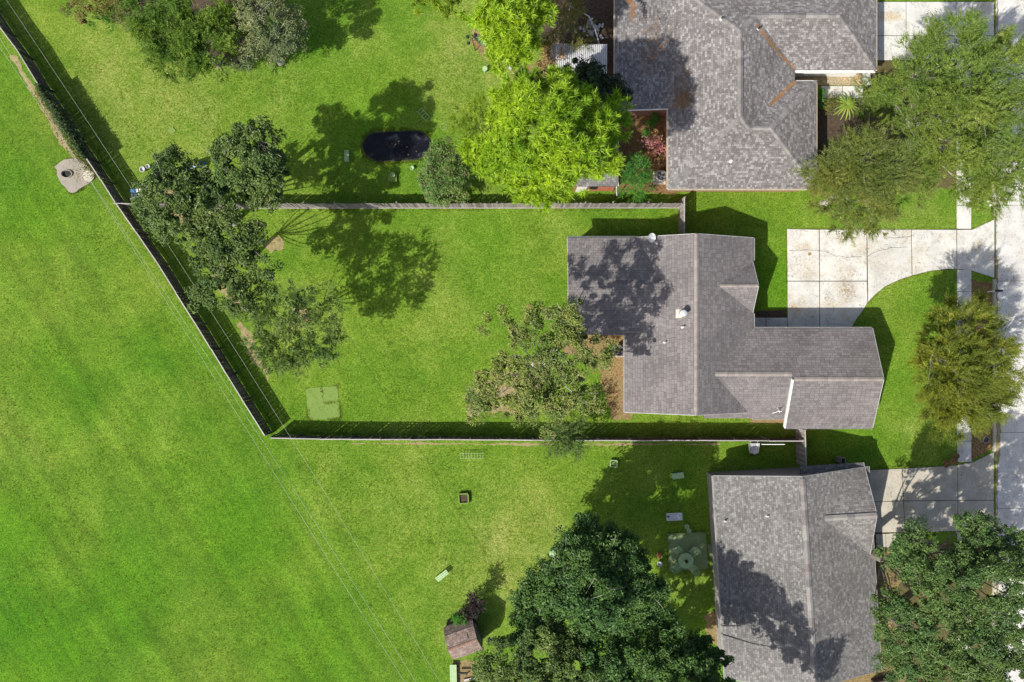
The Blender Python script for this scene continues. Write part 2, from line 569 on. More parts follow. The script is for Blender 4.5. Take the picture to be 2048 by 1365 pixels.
M['steel'] = mat_plain('galvanised_steel', (0.42, 0.42, 0.43), 0.42, 0.25)
M['brick'] = mat_rough('wall_brick', (0.26, 0.13, 0.09), (0.36, 0.2, 0.14), 9.0, 0.9, 0.4, 30, fine_amt=0.6)
M['rust'] = mat_wood('rusty_ridge_shingle', [(0.21, 0.13, 0.1), (0.27, 0.17, 0.13)])
M['redbrick'] = mat_rough('red_brick_wall', (0.32, 0.10, 0.055), (0.42, 0.17, 0.09), 7.0, 0.9, 0.4, 25, fine_amt=0.6)
M['siding'] = mat_rough('grey_siding', (0.22, 0.2, 0.19), (0.29, 0.27, 0.26), 3.0, 0.8, 0.2, 20)
M['deckA'] = mat_rough('roof_deck', (0.03, 0.027, 0.027), (0.045, 0.04, 0.04), 4.0, 0.95, 0.2, 40)  # near-black, so the slots between shingle courses read as shadow lines
M['roofA'] = mat_shingle('mauve_grey_shingle', [(0.136, 0.124, 0.123), (0.16, 0.148, 0.146), (0.176, 0.163, 0.16), (0.195, 0.182, 0.179)])
M['roofB'] = mat_shingle('mottled_shingle', [(0.128, 0.115, 0.112), (0.152, 0.140, 0.137), (0.178, 0.168, 0.164), (0.215, 0.207, 0.201), (0.29, 0.283, 0.275)])
M['roofC'] = mat_shingle('grey_shingle', [(0.12, 0.117, 0.113), (0.145, 0.141, 0.135), (0.165, 0.161, 0.154), (0.19, 0.185, 0.177), (0.245, 0.24, 0.23)])
M['roofS'] = mat_shingle('brown_shingle', [(0.16, 0.115, 0.095), (0.22, 0.165, 0.14), (0.28, 0.22, 0.19)])
M['capA'] = mat_wood('ridge_shingle_tan', [(0.21, 0.185, 0.165), (0.26, 0.235, 0.21), (0.18, 0.16, 0.15)])
M['capB'] = mat_wood('ridge_shingle_grey', [(0.15, 0.135, 0.13), (0.25, 0.24, 0.225), (0.2, 0.18, 0.175), (0.13, 0.13, 0.125)])
M['straw'] = mat_leaf('pine_straw', [(0.2, 0.105, 0.045), (0.27, 0.15, 0.07), (0.15, 0.085, 0.04)], 0.1)
M['deadleaf'] = mat_leaf('dead_leaves', [(0.2, 0.12, 0.05), (0.36, 0.24, 0.1), (0.12, 0.075, 0.035), (0.42, 0.32, 0.17)], 0.1)
M['stone'] = mat_leaf('river_gravel', [(0.22, 0.14, 0.07), (0.5, 0.4, 0.26), (0.33, 0.2, 0.09), (0.55, 0.48, 0.38), (0.16, 0.09, 0.045)], 0.0, 0.7, 0.1)
M['blue'] = mat_plain('pale_blue_paint', (0.30, 0.38, 0.47), 0.5)
M['blue_dark'] = mat_plain('blue_plastic', (0.03, 0.12, 0.32), 0.45)
M['brass'] = mat_plain('brass', (0.30, 0.21, 0.07), 0.5, 0.3)
M['wire'] = mat_plain('aluminium_wire', (0.42, 0.46, 0.36), 0.5, 0.1)
M['pink'] = mat_leaf('pink_blossom', [(0.5, 0.16, 0.2), (0.62, 0.3, 0.33), (0.32, 0.12, 0.1), (0.45, 0.28, 0.22)], 0.25)
# foliage
M['lf_bright'] = mat_leaf('bright_leaf', [(0.039, 0.083, 0.011), (0.111, 0.202, 0.021), (0.217, 0.334, 0.043)], 0.3)
M['lf_silver'] = mat_leaf('silver_leaf', [(0.066, 0.094, 0.033), (0.156, 0.195, 0.078), (0.290, 0.319, 0.174)], 0.2)
M['lf_scrub'] = mat_leaf('scrub_leaf', [(0.06, 0.085, 0.018), (0.14, 0.15, 0.03), (0.3, 0.25, 0.09)], 0.25)
M['lf_oak'] = mat_leaf('oak_leaf', [(0.032, 0.062, 0.013), (0.085, 0.145, 0.032), (0.20, 0.27, 0.075)], 0.22)
M['lf_deep'] = mat_leaf('deep_oak_leaf', [(0.020, 0.046, 0.011), (0.051, 0.119, 0.024), (0.140, 0.263, 0.060)], 0.2)
M['lf_live'] = mat_leaf('live_oak_leaf', [(0.028, 0.057, 0.013), (0.070, 0.135, 0.032), (0.193, 0.298, 0.088)], 0.22)
M['lf_sparse'] = mat_leaf('thin_oak_leaf', [(0.039, 0.077, 0.015), (0.101, 0.176, 0.032), (0.263, 0.333, 0.105)], 0.25)
M['lf_dry'] = mat_leaf('autumn_oak_leaf', [(0.045, 0.085, 0.014), (0.115, 0.175, 0.03), (0.225, 0.265, 0.07), (0.40, 0.31, 0.17)], 0.25)
M['lf_pine'] = mat_leaf('pine_needle', [(0.12, 0.24, 0.010), (0.27, 0.44, 0.022), (0.44, 0.56, 0.05)], 0.3, 0.5)
M['lf_pine2'] = mat_leaf('young_pine_needle', [(0.10, 0.19, 0.015), (0.2, 0.31, 0.025), (0.34, 0.42, 0.05)], 0.4, 0.5)
M['lf_magnolia'] = mat_leaf('glossy_dark_leaf', [(0.012, 0.025, 0.008), (0.022, 0.045, 0.013), (0.04, 0.07, 0.022)], 0.1, 0.35, 0.5, 0.5)
M['lf_myrtle'] = mat_leaf('myrtle_leaf', [(0.04, 0.095, 0.016), (0.085, 0.19, 0.03), (0.17, 0.28, 0.06), (0.36, 0.2, 0.16)], 0.2, vary=0.15)
M['lf_bush'] = mat_leaf('bush_leaf', [(0.028, 0.110, 0.013), (0.060, 0.204, 0.022), (0.130, 0.325, 0.052)], 0.3)
M['lf_elm'] = mat_leaf('elm_leaf', [(0.05, 0.105, 0.014), (0.14, 0.215, 0.03), (0.30, 0.355, 0.09)], 0.3)
M['lf_elm2'] = mat_leaf('olive_elm_leaf', [(0.055, 0.09, 0.015), (0.15, 0.19, 0.035), (0.31, 0.33, 0.10)], 0.3)
M['lf_cedar'] = mat_leaf('cypress_spray', [(0.06, 0.09, 0.010), (0.155, 0.195, 0.02), (0.32, 0.325, 0.04)], 0.3)
M['lf_ivy'] = mat_leaf('ivy_leaf', [(0.02, 0.045, 0.014), (0.045, 0.085, 0.025), (0.14, 0.18, 0.07)], 0.2)
M['lf_palm'] = mat_leaf('palm_leaflet', [(0.072, 0.168, 0.018), (0.182, 0.280, 0.035), (0.420, 0.420, 0.070)], 0.25)
M['lf_purple'] = mat_leaf('purple_leaf', [(0.012, 0.008, 0.010), (0.03, 0.02, 0.022), (0.06, 0.05, 0.04)], 0.1)


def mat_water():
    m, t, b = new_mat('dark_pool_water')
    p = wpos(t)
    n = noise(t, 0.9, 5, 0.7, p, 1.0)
    r = ramp(t, [(0.45, (0.005, 0.005, 0.008)), (0.58, (0.009, 0.009, 0.013)), (0.74, (0.08, 0.082, 0.095))], n.outputs[0])  # palest stop paints smears of cloud reflection into the water colour
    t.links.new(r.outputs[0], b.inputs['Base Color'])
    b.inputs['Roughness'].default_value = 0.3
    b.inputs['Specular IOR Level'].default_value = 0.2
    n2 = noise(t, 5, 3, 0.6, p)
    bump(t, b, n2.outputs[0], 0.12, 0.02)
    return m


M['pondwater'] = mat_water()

# ================================================================ GROUND, STREET, PAVEMENTS
def ground():
    mb = MB()
    n = 24
    S = 600.0
    vs_, fs = [], []
    for j in range(n + 1):
        for i in range(n + 1):
            vs_.append((-S + 2 * S * i / n, -S + 2 * S * j / n, 0.0))
    for j in range(n):
        for i in range(n):
            a = j * (n + 1) + i
            fs.append((a, a + 1, a + n + 2, a + n + 1))
    mb.add(vs_, fs)
    tag(mb.build('ground', M['grass']), kind='structure')


ground()


def ragged(poly_px, jit=0.18, step=0.35, z=0.0, seed=1):
    """Ground polygon from picture spots with a ragged edge."""
    rs = np.random.RandomState(seed)
    pts = [P(x, y) for x, y in poly_px]
    pts = ccw(pts)
    out = []
    s_ = 0.0
    waves = [(0.9, 0.8, rs.uniform(0, 6)), (0.6, 1.9, rs.uniform(0, 6)), (0.4, 4.3, rs.uniform(0, 6)), (0.3, 9.0, rs.uniform(0, 6))]
    for i in range(len(pts)):
        a, b = pts[i], pts[(i + 1) % len(pts)]
        L = (b - a).length
        k = max(1, int(L / step))
        d = (b - a).normalized()
        nrm = Vector((-d.y, d.x, 0))
        for j in range(k):
            s_ += step
            off = sum(am * math.sin(s_ * fr + ph) for am, fr, ph in waves) * jit + float(rs.normal(0, 0.035))
            q = a + (b - a) * (j / k) + nrm * off
            out.append((q.x, q.y))
    return out


def patch(name, poly_px, mat, z, jit=0.15, seed=1, step=0.2):
    from mathutils.geometry import tessellate_polygon
    pts = ragged(poly_px, jit, step, z, seed)
    vv = [(x, y, z) for x, y in pts]
    tris = tessellate_polygon([[Vector(v) for v in vv]])
    mb = MB()
    mb.add(vv, [tuple(t) for t in tris])
    me_o = mb.build(name, mat)
    # make every face look up
    for p in me_o.data.polygons:
        if p.normal.z < 0: p.flip()
    return tag(me_o, kind='structure')


# bare and planted ground
patch('bare_soil', [(20, 110), (34, 112), (72, 180), (100, 228), (138, 290), (168, 330), (158, 338), (122, 286), (76, 205)], M['soil'], 0.004, 0.1, 1)
patch('leaf_litter', [(412, 500), (428, 508), (470, 590), (486, 616), (474, 624), (436, 566)], M['soil'], 0.004, 0.2, 3)
patch('leaf_litter', [(468, 650), (480, 644), (516, 700), (542, 764), (534, 766), (496, 706)], M['soil'], 0.004, 0.18, 4)
patch('bare_soil', [(535, 485), (560, 475), (574, 485), (572, 503), (552, 508)], M['soil'], 0.004, 0.25, 5)
patch('bare_soil', [(590, 625), (612, 622), (624, 645), (610, 662), (590, 655)], M['soil'], 0.004, 0.3, 5)
patch('leaf_litter', [(300, 380), (330, 376), (410, 405), (425, 435), (395, 455), (340, 430), (310, 405)], M['soil'], 0.004, 0.2, 31)
patch('mulch_bed', [(1120, 668), (1262, 662), (1262, 836), (1225, 835), (1200, 760), (1185, 720), (1130, 706)], M['litter'], 0.004, 0.15, 6)
patch('leaf_litter', [(950, 800), (975, 760), (1020, 735), (1060, 740), (1075, 770), (1040, 815), (985, 835), (940, 835)], M['soil'], 0.004, 0.3, 7)
patch('planting_bed', [(1085, -20), (1280, -20), (1280, 150), (1240, 165), (1085, 150)], M['darkmulch'], 0.004, 0.2, 8)
patch('planting_bed', [(1225, 215), (1350, 215), (1352, 388), (1228, 386)], M['mulch'], 0.004, 0.06, 9)
patch('planting_bed', [(1625, 198), (1722, 198), (1735, 300), (1720, 330), (1625, 330)], M['darkmulch'], 0.004, 0.08, 10)
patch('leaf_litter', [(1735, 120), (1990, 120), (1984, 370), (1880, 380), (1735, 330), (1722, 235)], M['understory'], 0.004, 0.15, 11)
patch('verge_soil', [(1942, 560), (1984, 566), (1984, 900), (1942, 922)], M['mulch'], 0.004, 0.05, 12)
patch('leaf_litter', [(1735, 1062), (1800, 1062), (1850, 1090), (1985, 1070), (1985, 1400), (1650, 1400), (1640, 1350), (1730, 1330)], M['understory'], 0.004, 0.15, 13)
patch('leaf_litter', [(1752, 1100), (1800, 1075), (1806, 1130), (1790, 1220), (1768, 1290), (1756, 1200)], M['litter'], 0.0065, 0.1, 41)
patch('leaf_litter', [(1640, 1352), (1770, 1318), (1812, 1330), (1820, 1400), (1640, 1400)], M['litter'], 0.0065, 0.1, 42)
patch('leaf_litter', [(1102, 1112), (1150, 1066), (1205, 1058), (1215, 1085), (1150, 1130), (1110, 1140)], M['darkmulch'], 0.004, 0.15, 14)
patch('leaf_litter', [(1412, 1235), (1446, 1215), (1448, 1290), (1415, 1285)], M['litter'], 0.0075, 0.2, 15)
patch('mulch_strip', [(1498, 836), (1572, 836), (1572, 849), (1500, 846)], M['litter'], 0.004, 0.06, 16)
patch('mulch_strip', [(1508, 622), (1574, 622), (1574, 636), (1508, 636)], M['darkmulch'], 0.004, 0.03, 17)
patch('leaf_litter', [(905, 1325), (960, 1320), (980, 1400), (912, 1400)], M['litter'], 0.004, 0.1, 18)
patch('mulch_strip', [(700, 886), (1060, 887.5), (1440, 888), (1440, 890), (1060, 891), (720, 888.5)], M['soil'], 0.004, 0.04, 19)
patch('bare_soil', [(260, 20), (340, 100), (430, 125), (505, 105), (540, 50), (550, -40), (240, -40)], M['darkmulch'], 0.004, 0.4, 20)
patch('leaf_litter', [(950, 60), (1010, 95), (1010, 130), (975, 125), (940, 85)], M['soil'], 0.004, 0.25, 21)
patch('leaf_litter', [(1020, 130), (1085, 130), (1085, 180), (1040, 190), (1010, 170)], M['litter'], 0.004, 0.2, 22)


def slab(parent, poly_px, top=0.045, mat='concrete', gap=0.012):
    pts = ccw([(P(x, y).x, P(x, y).y) for x, y in poly_px])
    cx = sum(p[0] for p in pts) / len(pts)
    cy = sum(p[1] for p in pts) / len(pts)
    mb = MB()
    mb.prism(pts, 0.004, top)
    return mb.build('slab', M[mat], parent)


def bed(name, poly_px, z=0.014, kind='structure'):
    pts = ccw([(P(x, y).x, P(x, y).y) for x, y in poly_px])
    mb = MB()
    mb.add([(x, y, z) for x, y in pts], [tuple(range(len(pts)))])
    return tag(mb.build(name, M['bed']), kind=kind)


# street
st = MB()
xs0, xs1 = P(1991, 0).x, P(1991, 0).x + 8.4
st.add([(xs0, -150, 0.01), (xs1, -150, 0.01), (xs1, 150, 0.01), (xs0, 150, 0.01)], [(0, 1, 2, 3)])
street = tag(st.build('street', M['bed']), kind='structure')
pitch = 6.06
y0 = P(0, 411).y
for k in range(-10, 9):
    for lane in (0, 1):
        mb = MB()
        xa = xs0 + 0.02 + lane * 4.2
        mb.prism([(xa, y0 + k * pitch + 0.015), (xa + 4.17, y0 + k * pitch + 0.015), (xa + 4.17, y0 + (k + 1) * pitch - 0.015),
                  (xa, y0 + (k + 1) * pitch - 0.015)], 0.0, 0.03)
        mb.build('slab', M['street'], street)

# gutter pan and kerb in lengths, broken at the driveways
kerb = tag(empty('kerb', (0, 0, 0)), kind='structure')
for ya, yb in ((-300, -6), (122, 438), (559, 903), (1066, 1700)):
    a, b = P(0, ya).y, P(0, yb).y
    n = max(1, int(abs(a - b) / 3.0))
    for i in range(n):
        u0 = a + (b - a) * i / n - 0.006
        u1 = a + (b - a) * (i + 1) / n + 0.006
        mb = MB()
        x0 = P(1985, 0).x
        mb.add([(x0, u0, 0), (x0 + 0.23, u0, 0), (x0 + 0.20, u0, 0.13), (x0 + 0.01, u0, 0.14),
                (x0, u1, 0), (x0 + 0.23, u1, 0), (x0 + 0.20, u1, 0.13), (x0 + 0.01, u1, 0.14)],
               [(0, 1, 2, 3), (7, 6, 5, 4), (0, 4, 5, 1), (1, 5, 6, 2), (2, 6, 7, 3), (3, 7, 4, 0)])
        mb.build('kerb_stone', M['concrete_old'], kerb)

patch('gutter_silt', [(1991.5, -40), (1995, -40), (1997, 200), (1995, 420), (1993, 470), (1995, 560), (1997, 720), (2001, 860), (2000, 905), (1994, 940), (1996, 1100), (1995, 1400), (1991.5, 1400)],
      M['soil'], 0.0345, 0.03, 40)

# driveway of the middle house
dA = bed('driveway', [(1574, 458), (1945, 459), (1990, 438), (1990, 557), (1942, 542), (1912, 539), (1860, 543), (1825, 552), (1800, 560),
                      (1770, 574), (1750, 590), (1735, 606), (1725, 622), (1712, 640), (1700, 660), (1508, 660), (1508, 635), (1574, 635)])
for poly in (
        [(1574, 459), (1637, 460), (1638, 562), (1575, 562)],
        [(1639, 460), (1732.5, 460), (1733, 562), (1639.5, 562)],
        [(1575, 563.6), (1638, 563.6), (1638, 658), (1575, 658)],
        [(1639.5, 563.6), (1733, 563.6), (1734.3, 605), (1725, 621), (1712, 639), (1700, 658), (1639.5, 658)],
        [(1734, 460), (1821.5, 460), (1823, 551.5), (1800, 559), (1770, 573), (1750, 589), (1736, 604)],
        [(1823, 460), (1912, 460.5), (1912.5, 538), (1890, 538.5), (1860, 542), (1824.5, 551)],
        [(1913.6, 460.5), (1945, 460), (1988, 439.5), (1988, 556), (1942, 541), (1914, 538)],
        [(1532.5, 636), (1573.6, 636), (1573.6, 658), (1532.5, 658)],
        [(1509, 636), (1531.2, 636), (1531.2, 658), (1509, 658)]):
    slab(dA, poly)
# long hairline cracks in the slabs
cr = MB()
rs = np.random.RandomState(4)
for line in ([(1578, 502), (1610, 500), (1650, 503), (1668, 511), (1690, 515), (1732, 514)], [(1735, 512), (1760, 501), (1785, 496), (1820, 494)],
             [(1770, 477), (1800, 475), (1820, 474), (1832, 466)]):
    pts = []
    for i in range(len(line) - 1):
        for k in range(5):
            t = k / 5.0
            q = P(line[i][0] + (line[i + 1][0] - line[i][0]) * t, line[i][1] + (line[i + 1][1] - line[i][1]) * t, 0.049)
            pts.append(q + Vector((float(rs.normal(0, 0.02)), float(rs.normal(0, 0.025)), 0)))
    for a, b in zip(pts[:-1], pts[1:]):
        d = (b - a).normalized()
        nn = Vector((-d.y, d.x, 0)) * 0.014
        cr.add([a - nn, b - nn, b + nn, a + nn], [(0, 1, 2, 3)])
cr.build('crack', M['bed'], dA)

# pavement along the street
pv = bed('pavement', [(1913, 120), (1942, 120), (1942, 459), (1913, 459)])
ys = [120, 170, 220, 271, 322, 372, 412.5, 459]
for a, b in zip(ys[:-1], ys[1:]):
    slab(pv, [(1913, a), (1942, a), (1941.5, b - 0.9), (1913, b - 0.9)])
pv2 = bed('pavement', [(1914, 539), (1942, 542), (1942, 925), (1914, 925)])
ys = [540, 584, 630, 678, 726, 774, 822, 883.5, 925]
for a, b in zip(ys[:-1], ys[1:]):
    slab(pv2, [(1914, a), (1942, a), (1942, b - 0.9), (1914, b - 0.9)])
pv3 = bed('pavement', [(1914, 1064), (1942, 1064), (1942, 1600), (1914, 1600)])
for k in range(11):
    a = 1064.5 + 48 * k
    slab(pv3, [(1914, a), (1942, a), (1942, a + 47), (1914, a + 47)], mat='concrete_old')

# driveway of the lower house
dC = bed('driveway', [(1705, 941), (1802, 937), (1915, 930), (1945, 925), (1988, 903), (1988, 1068), (1945, 1062), (1740, 1068), (1705, 1068)])
for poly in (
        [(1706, 942), (1803, 938), (1806, 1001.5), (1706, 1004)],
        [(1706, 1005.2), (1806, 1002.8), (1809, 1064), (1706, 1066)],
        [(1804.4, 938), (1914.5, 931), (1914.5, 1000.5), (1807.4, 1001.5)],
        [(1807.4, 1002.8), (1914.5, 1001.8), (1914.5, 1062), (1810.4, 1064)],
        [(1915.8, 930.5), (1945, 925.5), (1987, 904.5), (1987, 1000), (1915.8, 1000.5)],
        [(1915.8, 1001.8), (1987, 1001.3), (1987, 1066), (1945, 1061), (1915.8, 1062)]):
    slab(dC, poly, mat='concrete_old')
fp = bed('footpath', [(1750, 1068), (1792, 1066), (1792, 1094), (1762, 1098), (1750, 1098)])
slab(fp, [(1751, 1069), (1770.5, 1068), (1771, 1096), (1753, 1097)], mat='concrete_old')
slab(fp, [(1771.7, 1068), (1791, 1067), (1790, 1090), (1772, 1096)], mat='concrete_old')

# driveway of the upper house
dB = bed('driveway', [(1730, 4), (1988, 4), (1988, 122), (1730, 122)])
for xa, xb in ((1731, 1811), (1812.3, 1911), (1912.2, 1987)):
    for ya, yb in ((5, 71.5), (72.8, 121)):
        slab(dB, [(xa, ya), (xb, ya), (xb, yb), (xa, yb)])
fpB = bed('footpath', [(1640, 172), (1742, 172), (1742, 198), (1640, 198)])
slab(fpB, [(1641, 173), (1684, 173), (1684, 197), (1641, 196)])
slab(fpB, [(1685.2, 173), (1725, 173), (1725, 197), (1685.2, 197)])
fpC = bed('footpath', [(1724, 122), (1741, 122), (1741, 171.5), (1724, 171.5)])
slab(fpC, [(1724.5, 122.5), (1740.5, 122.5), (1740.5, 171), (1724.5, 171)])


# scattered stuff: pebbles and leaf litter
def scatter_quads(name, polys_px, n, size, mat, z=0.02, seed=0, solid=False, zfun=None, kind='stuff'):
    rs = np.random.RandomState(seed)
    pts = []
    for poly in polys_px:
        q = [P(x, y) for x, y in poly]
        xs = np.array([p.x for p in q]); yy = np.array([p.y for p in q])
        cnt = 0
        want = n // len(polys_px)
        while cnt < want:
            X = rs.uniform(xs.min(), xs.max(), 400)
            Y = rs.uniform(yy.min(), yy.max(), 400)
            ins = np.zeros(400, bool)
            j = len(xs) - 1
            for i in range(len(xs)):
                c = ((yy[i] > Y) != (yy[j] > Y)) & (X < (xs[j] - xs[i]) * (Y - yy[i]) / (yy[j] - yy[i] + 1e-9) + xs[i])
                ins ^= c
                j = i
            for x, y in zip(X[ins], Y[ins]):
                if cnt >= want: break
                pts.append((x, y)); cnt += 1
    C = np.array([(x, y, z) for x, y in pts])
    if zfun is not None:
        C[:, 2] = [zfun(x, y) for x, y in pts]
    N = len(C)
    ang = rs.uniform(0, 6.283, N)
    s = size * rs.uniform(0.55, 1.3, N)
    if solid:   # low pebbles: squashed four sided domes
        V = np.zeros((N, 5, 3))
        for k in range(4):
            a = ang + k * math.pi / 2 + rs.uniform(-0.3, 0.3, N)
            rr = s * rs.uniform(0.7, 1.1, N)
            V[:, k, 0] = C[:, 0] + rr * np.cos(a); V[:, k, 1] = C[:, 1] + rr * np.sin(a); V[:, k, 2] = C[:, 2] - 0.01
        V[:, 4] = C; V[:, 4, 2] += s * 0.7
        idx = np.array([[0, 1, 4], [1, 2, 4], [2, 3, 4], [3, 0, 4]])
        L = (np.arange(N)[:, None, None] * 5 + idx[None]).reshape(-1)
        me = mesh_np(name, V.reshape(-1, 3), L, np.full(N * 4, 3), mat)
    else:
        D = np.stack([np.cos(ang), np.sin(ang), rs.uniform(-0.15, 0.25, N)], 1)
        S_ = np.stack([-np.sin(ang), np.cos(ang), rs.uniform(-0.2, 0.2, N)], 1)
        V = np.zeros((N, 4, 3))
        V[:, 0] = C - D * s[:, None]; V[:, 2] = C + D * s[:, None]
        V[:, 1] = C + S_ * s[:, None] * 0.5; V[:, 3] = C - S_ * s[:, None] * 0.5
        V[:, 1, 2] += 0.01; V[:, 3, 2] += 0.01
        L = (np.arange(N)[:, None, None] * 4 + np.array([[0, 3, 2], [0, 2, 1]])[None]).reshape(-1)
        me = mesh_np(name, V.reshape(-1, 3), L, np.full(N * 2, 3), mat)
    o = link(name, me)
    if kind: o['kind'] = kind
    return o


gb = patch('gravel_bed', [(1580, 136), (1724, 136), (1724, 171), (1580, 171)], M['litter'], 0.0055, 0.02, 30)
scatter_quads('gravel', [[(1580, 138), (1723, 138), (1723, 171), (1580, 171)]], 5200, 0.045, M['stone'], 0.02, 3, solid=True)
scatter_quads('fallen_leaves', [[(1130, 670), (1258, 664), (1258, 834), (1225, 832), (1200, 760), (1140, 704)],
                                [(1945, 850), (1982, 850), (1982, 898), (1945, 918)],
                                [(1650, 1340), (1780, 1320), (1850, 1365), (1650, 1390)],
                                [(1738, 1066), (1790, 1066), (1800, 1300), (1760, 1300)],
                                [(1228, 220), (1345, 220), (1345, 384), (1280, 384)],
                                [(1740, 125), (1900, 200), (1880, 340), (1740, 300)],
                                [(950, 62), (1008, 97), (1008, 128), (975, 124), (942, 86)],
                                [(940, 795), (1000, 705), (1140, 722), (1080, 826), (985, 840)]], 8800, 0.07, M['deadleaf'], 0.025, 5)
scatter_quads('fallen_leaves', [[(1574, 460), (1985, 462), (1985, 536), (1574, 560)], [(1990, 100), (2060, 100), (2060, 1300), (1990, 1300)]],
              900, 0.035, M['deadleaf'], 0.055, 6)


# ================================================================ FENCES
def fence_run(label, pts, hgt=1.8, pw=0.15, mat='fence', cap=True, rail_side=1, capmat='fence_cap', board=False, maxp=300, seed=0, lean=0.0):
    rs = np.random.RandomState(seed)
    root = empty('wooden_fence', (pts[0].x, pts[0].y, 0), label, 'fence')
    org = ORG[root.name]
    pk = MB()
    # one picket: dog-eared board standing at the origin
    t, hw = 0.009, pw / 2 - 0.006
    prof = [(-hw, 0.03), (hw, 0.03), (hw, hgt - 0.05), (hw * 0.55, hgt), (-hw * 0.55, hgt), (-hw, hgt - 0.05)]
    pk.add([(x, -t, z) for x, z in prof] + [(x, t, z) for x, z in prof],
           [(0, 1, 2, 3, 4, 5), (11, 10, 9, 8, 7, 6)] + [(i, 6 + i, 6 + (i + 1) % 6, (i + 1) % 6) for i in range(6)])
    me = bpy.data.meshes.new('picket')
    me.from_pydata(pk.v, [], pk.f)
    me.materials.append(M[mat])
    me.update()
    cnt = 0
    spill = MB()
    carry = 0.0
    post_me = None
    for si in range(len(pts) - 1):
        a, b = Vector((pts[si].x, pts[si].y, 0)), Vector((pts[si + 1].x, pts[si + 1].y, 0))
        L = (b - a).length
        d = (b - a) / L
        ang = math.atan2(d.y, d.x)
        nrm = Vector((-d.y, d.x, 0)) * rail_side
        n = int(round(L / pw))
        step = L / n
        for i in range(n):
            q = a + d * (step * (i + 0.5)) + nrm * float(rs.normal(0, 0.004))
            if cnt < maxp:
                o = link('picket', me, root)
                o.location = (q.x - org.x, q.y - org.y, float(rs.normal(0, 0.008)))
                o.rotation_euler = (float(rs.normal(0, 0.012)) + lean, float(rs.normal(0, 0.006)), ang + float(rs.normal(0, 0.02)))
                o.scale = (step / pw, 1, 1)
            else:
                spill.box((q.x, q.y, hgt / 2), (pw - 0.012, 0.018, hgt), ang)
            cnt += 1
        nb = max(1, int(round(L / 2.44)))
        for i in range(nb):
            p0 = a + d * (L * i / nb)
            p1 = a + d * (L * (i + 1) / nb)
            off = nrm * 0.035
            for z in (0.35, 1.0, hgt - 0.3):
                r = MB()
                r.bar(p0 + off + Vector((0, 0, z)) + d * 0.05, p1 + off + Vector((0, 0, z)) - d * 0.05, 0.04, 0.09)
                r.build('rail', M[mat], root)
            if cap:
                c = MB()
                wob = float(rs.normal(0, 0.012))
                c.bar(p0 + nrm * (0.02 + wob) + Vector((0, 0, hgt + 0.022)) + d * 0.004, p1 + nrm * 0.02 + Vector((0, 0, hgt + 0.022 + wob * 0.4)) - d * 0.004, 0.075, 0.035)
                c.build('cap_rail', M[capmat], root)
            if board:
                c = MB()
                c.bar(p0 - nrm * 0.03 + Vector((0, 0, 0.09)), p1 - nrm * 0.03 + Vector((0, 0, 0.09)), 0.035, 0.18)
                c.build('kick_board', M[capmat], root)
        for i in range(nb + (1 if si == len(pts) - 2 else 0)):
            p0 = a + d * (L * i / nb) + nrm * 0.105
            r = MB()
            r.box((p0.x, p0.y, hgt / 2 - 0.02), (0.09, 0.09, hgt - 0.04), ang)
            r.build('post', M[mat], root)
    if spill.v:
        spill.build('pickets', M[mat], root, kind='stuff')
    return root


FH = 1.8
F1 = [P(x, y, FH) for x, y in ((-66, -46), (0, 56), (35, 103), (76, 170), (172, 316), (229, 404), (314, 526), (390, 648), (484, 800), (529, 872))]
fence_run('weathered, shade-darkened picket fence running diagonally between the open green field and the back yards', F1, FH, 0.155, rail_side=1, seed=1, mat='fence_mid')
F4 = [P(x, y, FH) for x, y in ((541, 877), (640, 879), (760, 880), (880, 880), (1000, 881), (1130, 882), (1260, 882), (1400, 882), (1607, 883))]
fence_run('long pale-capped picket fence along the south side of the middle yard', F4, FH, 0.15, rail_side=1, seed=2, mat='fence_mid')
F2 = [P(x, 417 - (x - 268) * 0.0008, 0.0) for x in (268, 560, 800, 1060, 1220, 1357)]
fence_run('grey sunlit picket fence between the middle yard and the upper yard with the pool', F2, FH, 0.152, cap=False, board=True, rail_side=1, seed=3)
x3 = P(1356, 0).x
fence_run('short picket side fence closing the gap between the upper house and the middle house',
          [Vector((x3 + 0.03, 11.15, 0)), Vector((x3 + 0.03, 7.62, 0))], FH, 0.15, rail_side=1, seed=4)
g0, g1 = P(1609, 860, FH), P(1612, 935, FH)
fence_run('short picket side fence closing the gap between the middle house and the lower house', [g0, g1], FH, 0.15, rail_side=1, seed=5)
# loose rail lying across the corner of the long fence
tb = MB()
tb.bar(P(226, 407, 1.95), P(292, 409, 1.9), 0.05, 0.05)
tag(tb.build('fence_rail', M['fence_cap']), 'pale loose rail sticking out over the diagonal fence at the yard corner', 'rail')


# ================================================================ HOUSES
def clip_poly(poly, edges):
    """Sutherland-Hodgman against half planes (nx, ny, c) with n.p + c >= 0 inside."""
    for nx, ny, c in edges:
        if not poly: return []
        out = []
        m = len(poly)
        for i in range(m):
            p, q = poly[i], poly[(i + 1) % m]
            dp = nx * p[0] + ny * p[1] + c
            dq = nx * q[0] + ny * q[1] + c
            if dp >= 0: out.append(p)
            if (dp >= 0) != (dq >= 0):
                t = dp / (dp - dq)
                out.append((p[0] + (q[0] - p[0]) * t, p[1] + (q[1] - p[1]) * t))
        poly = out
    return poly


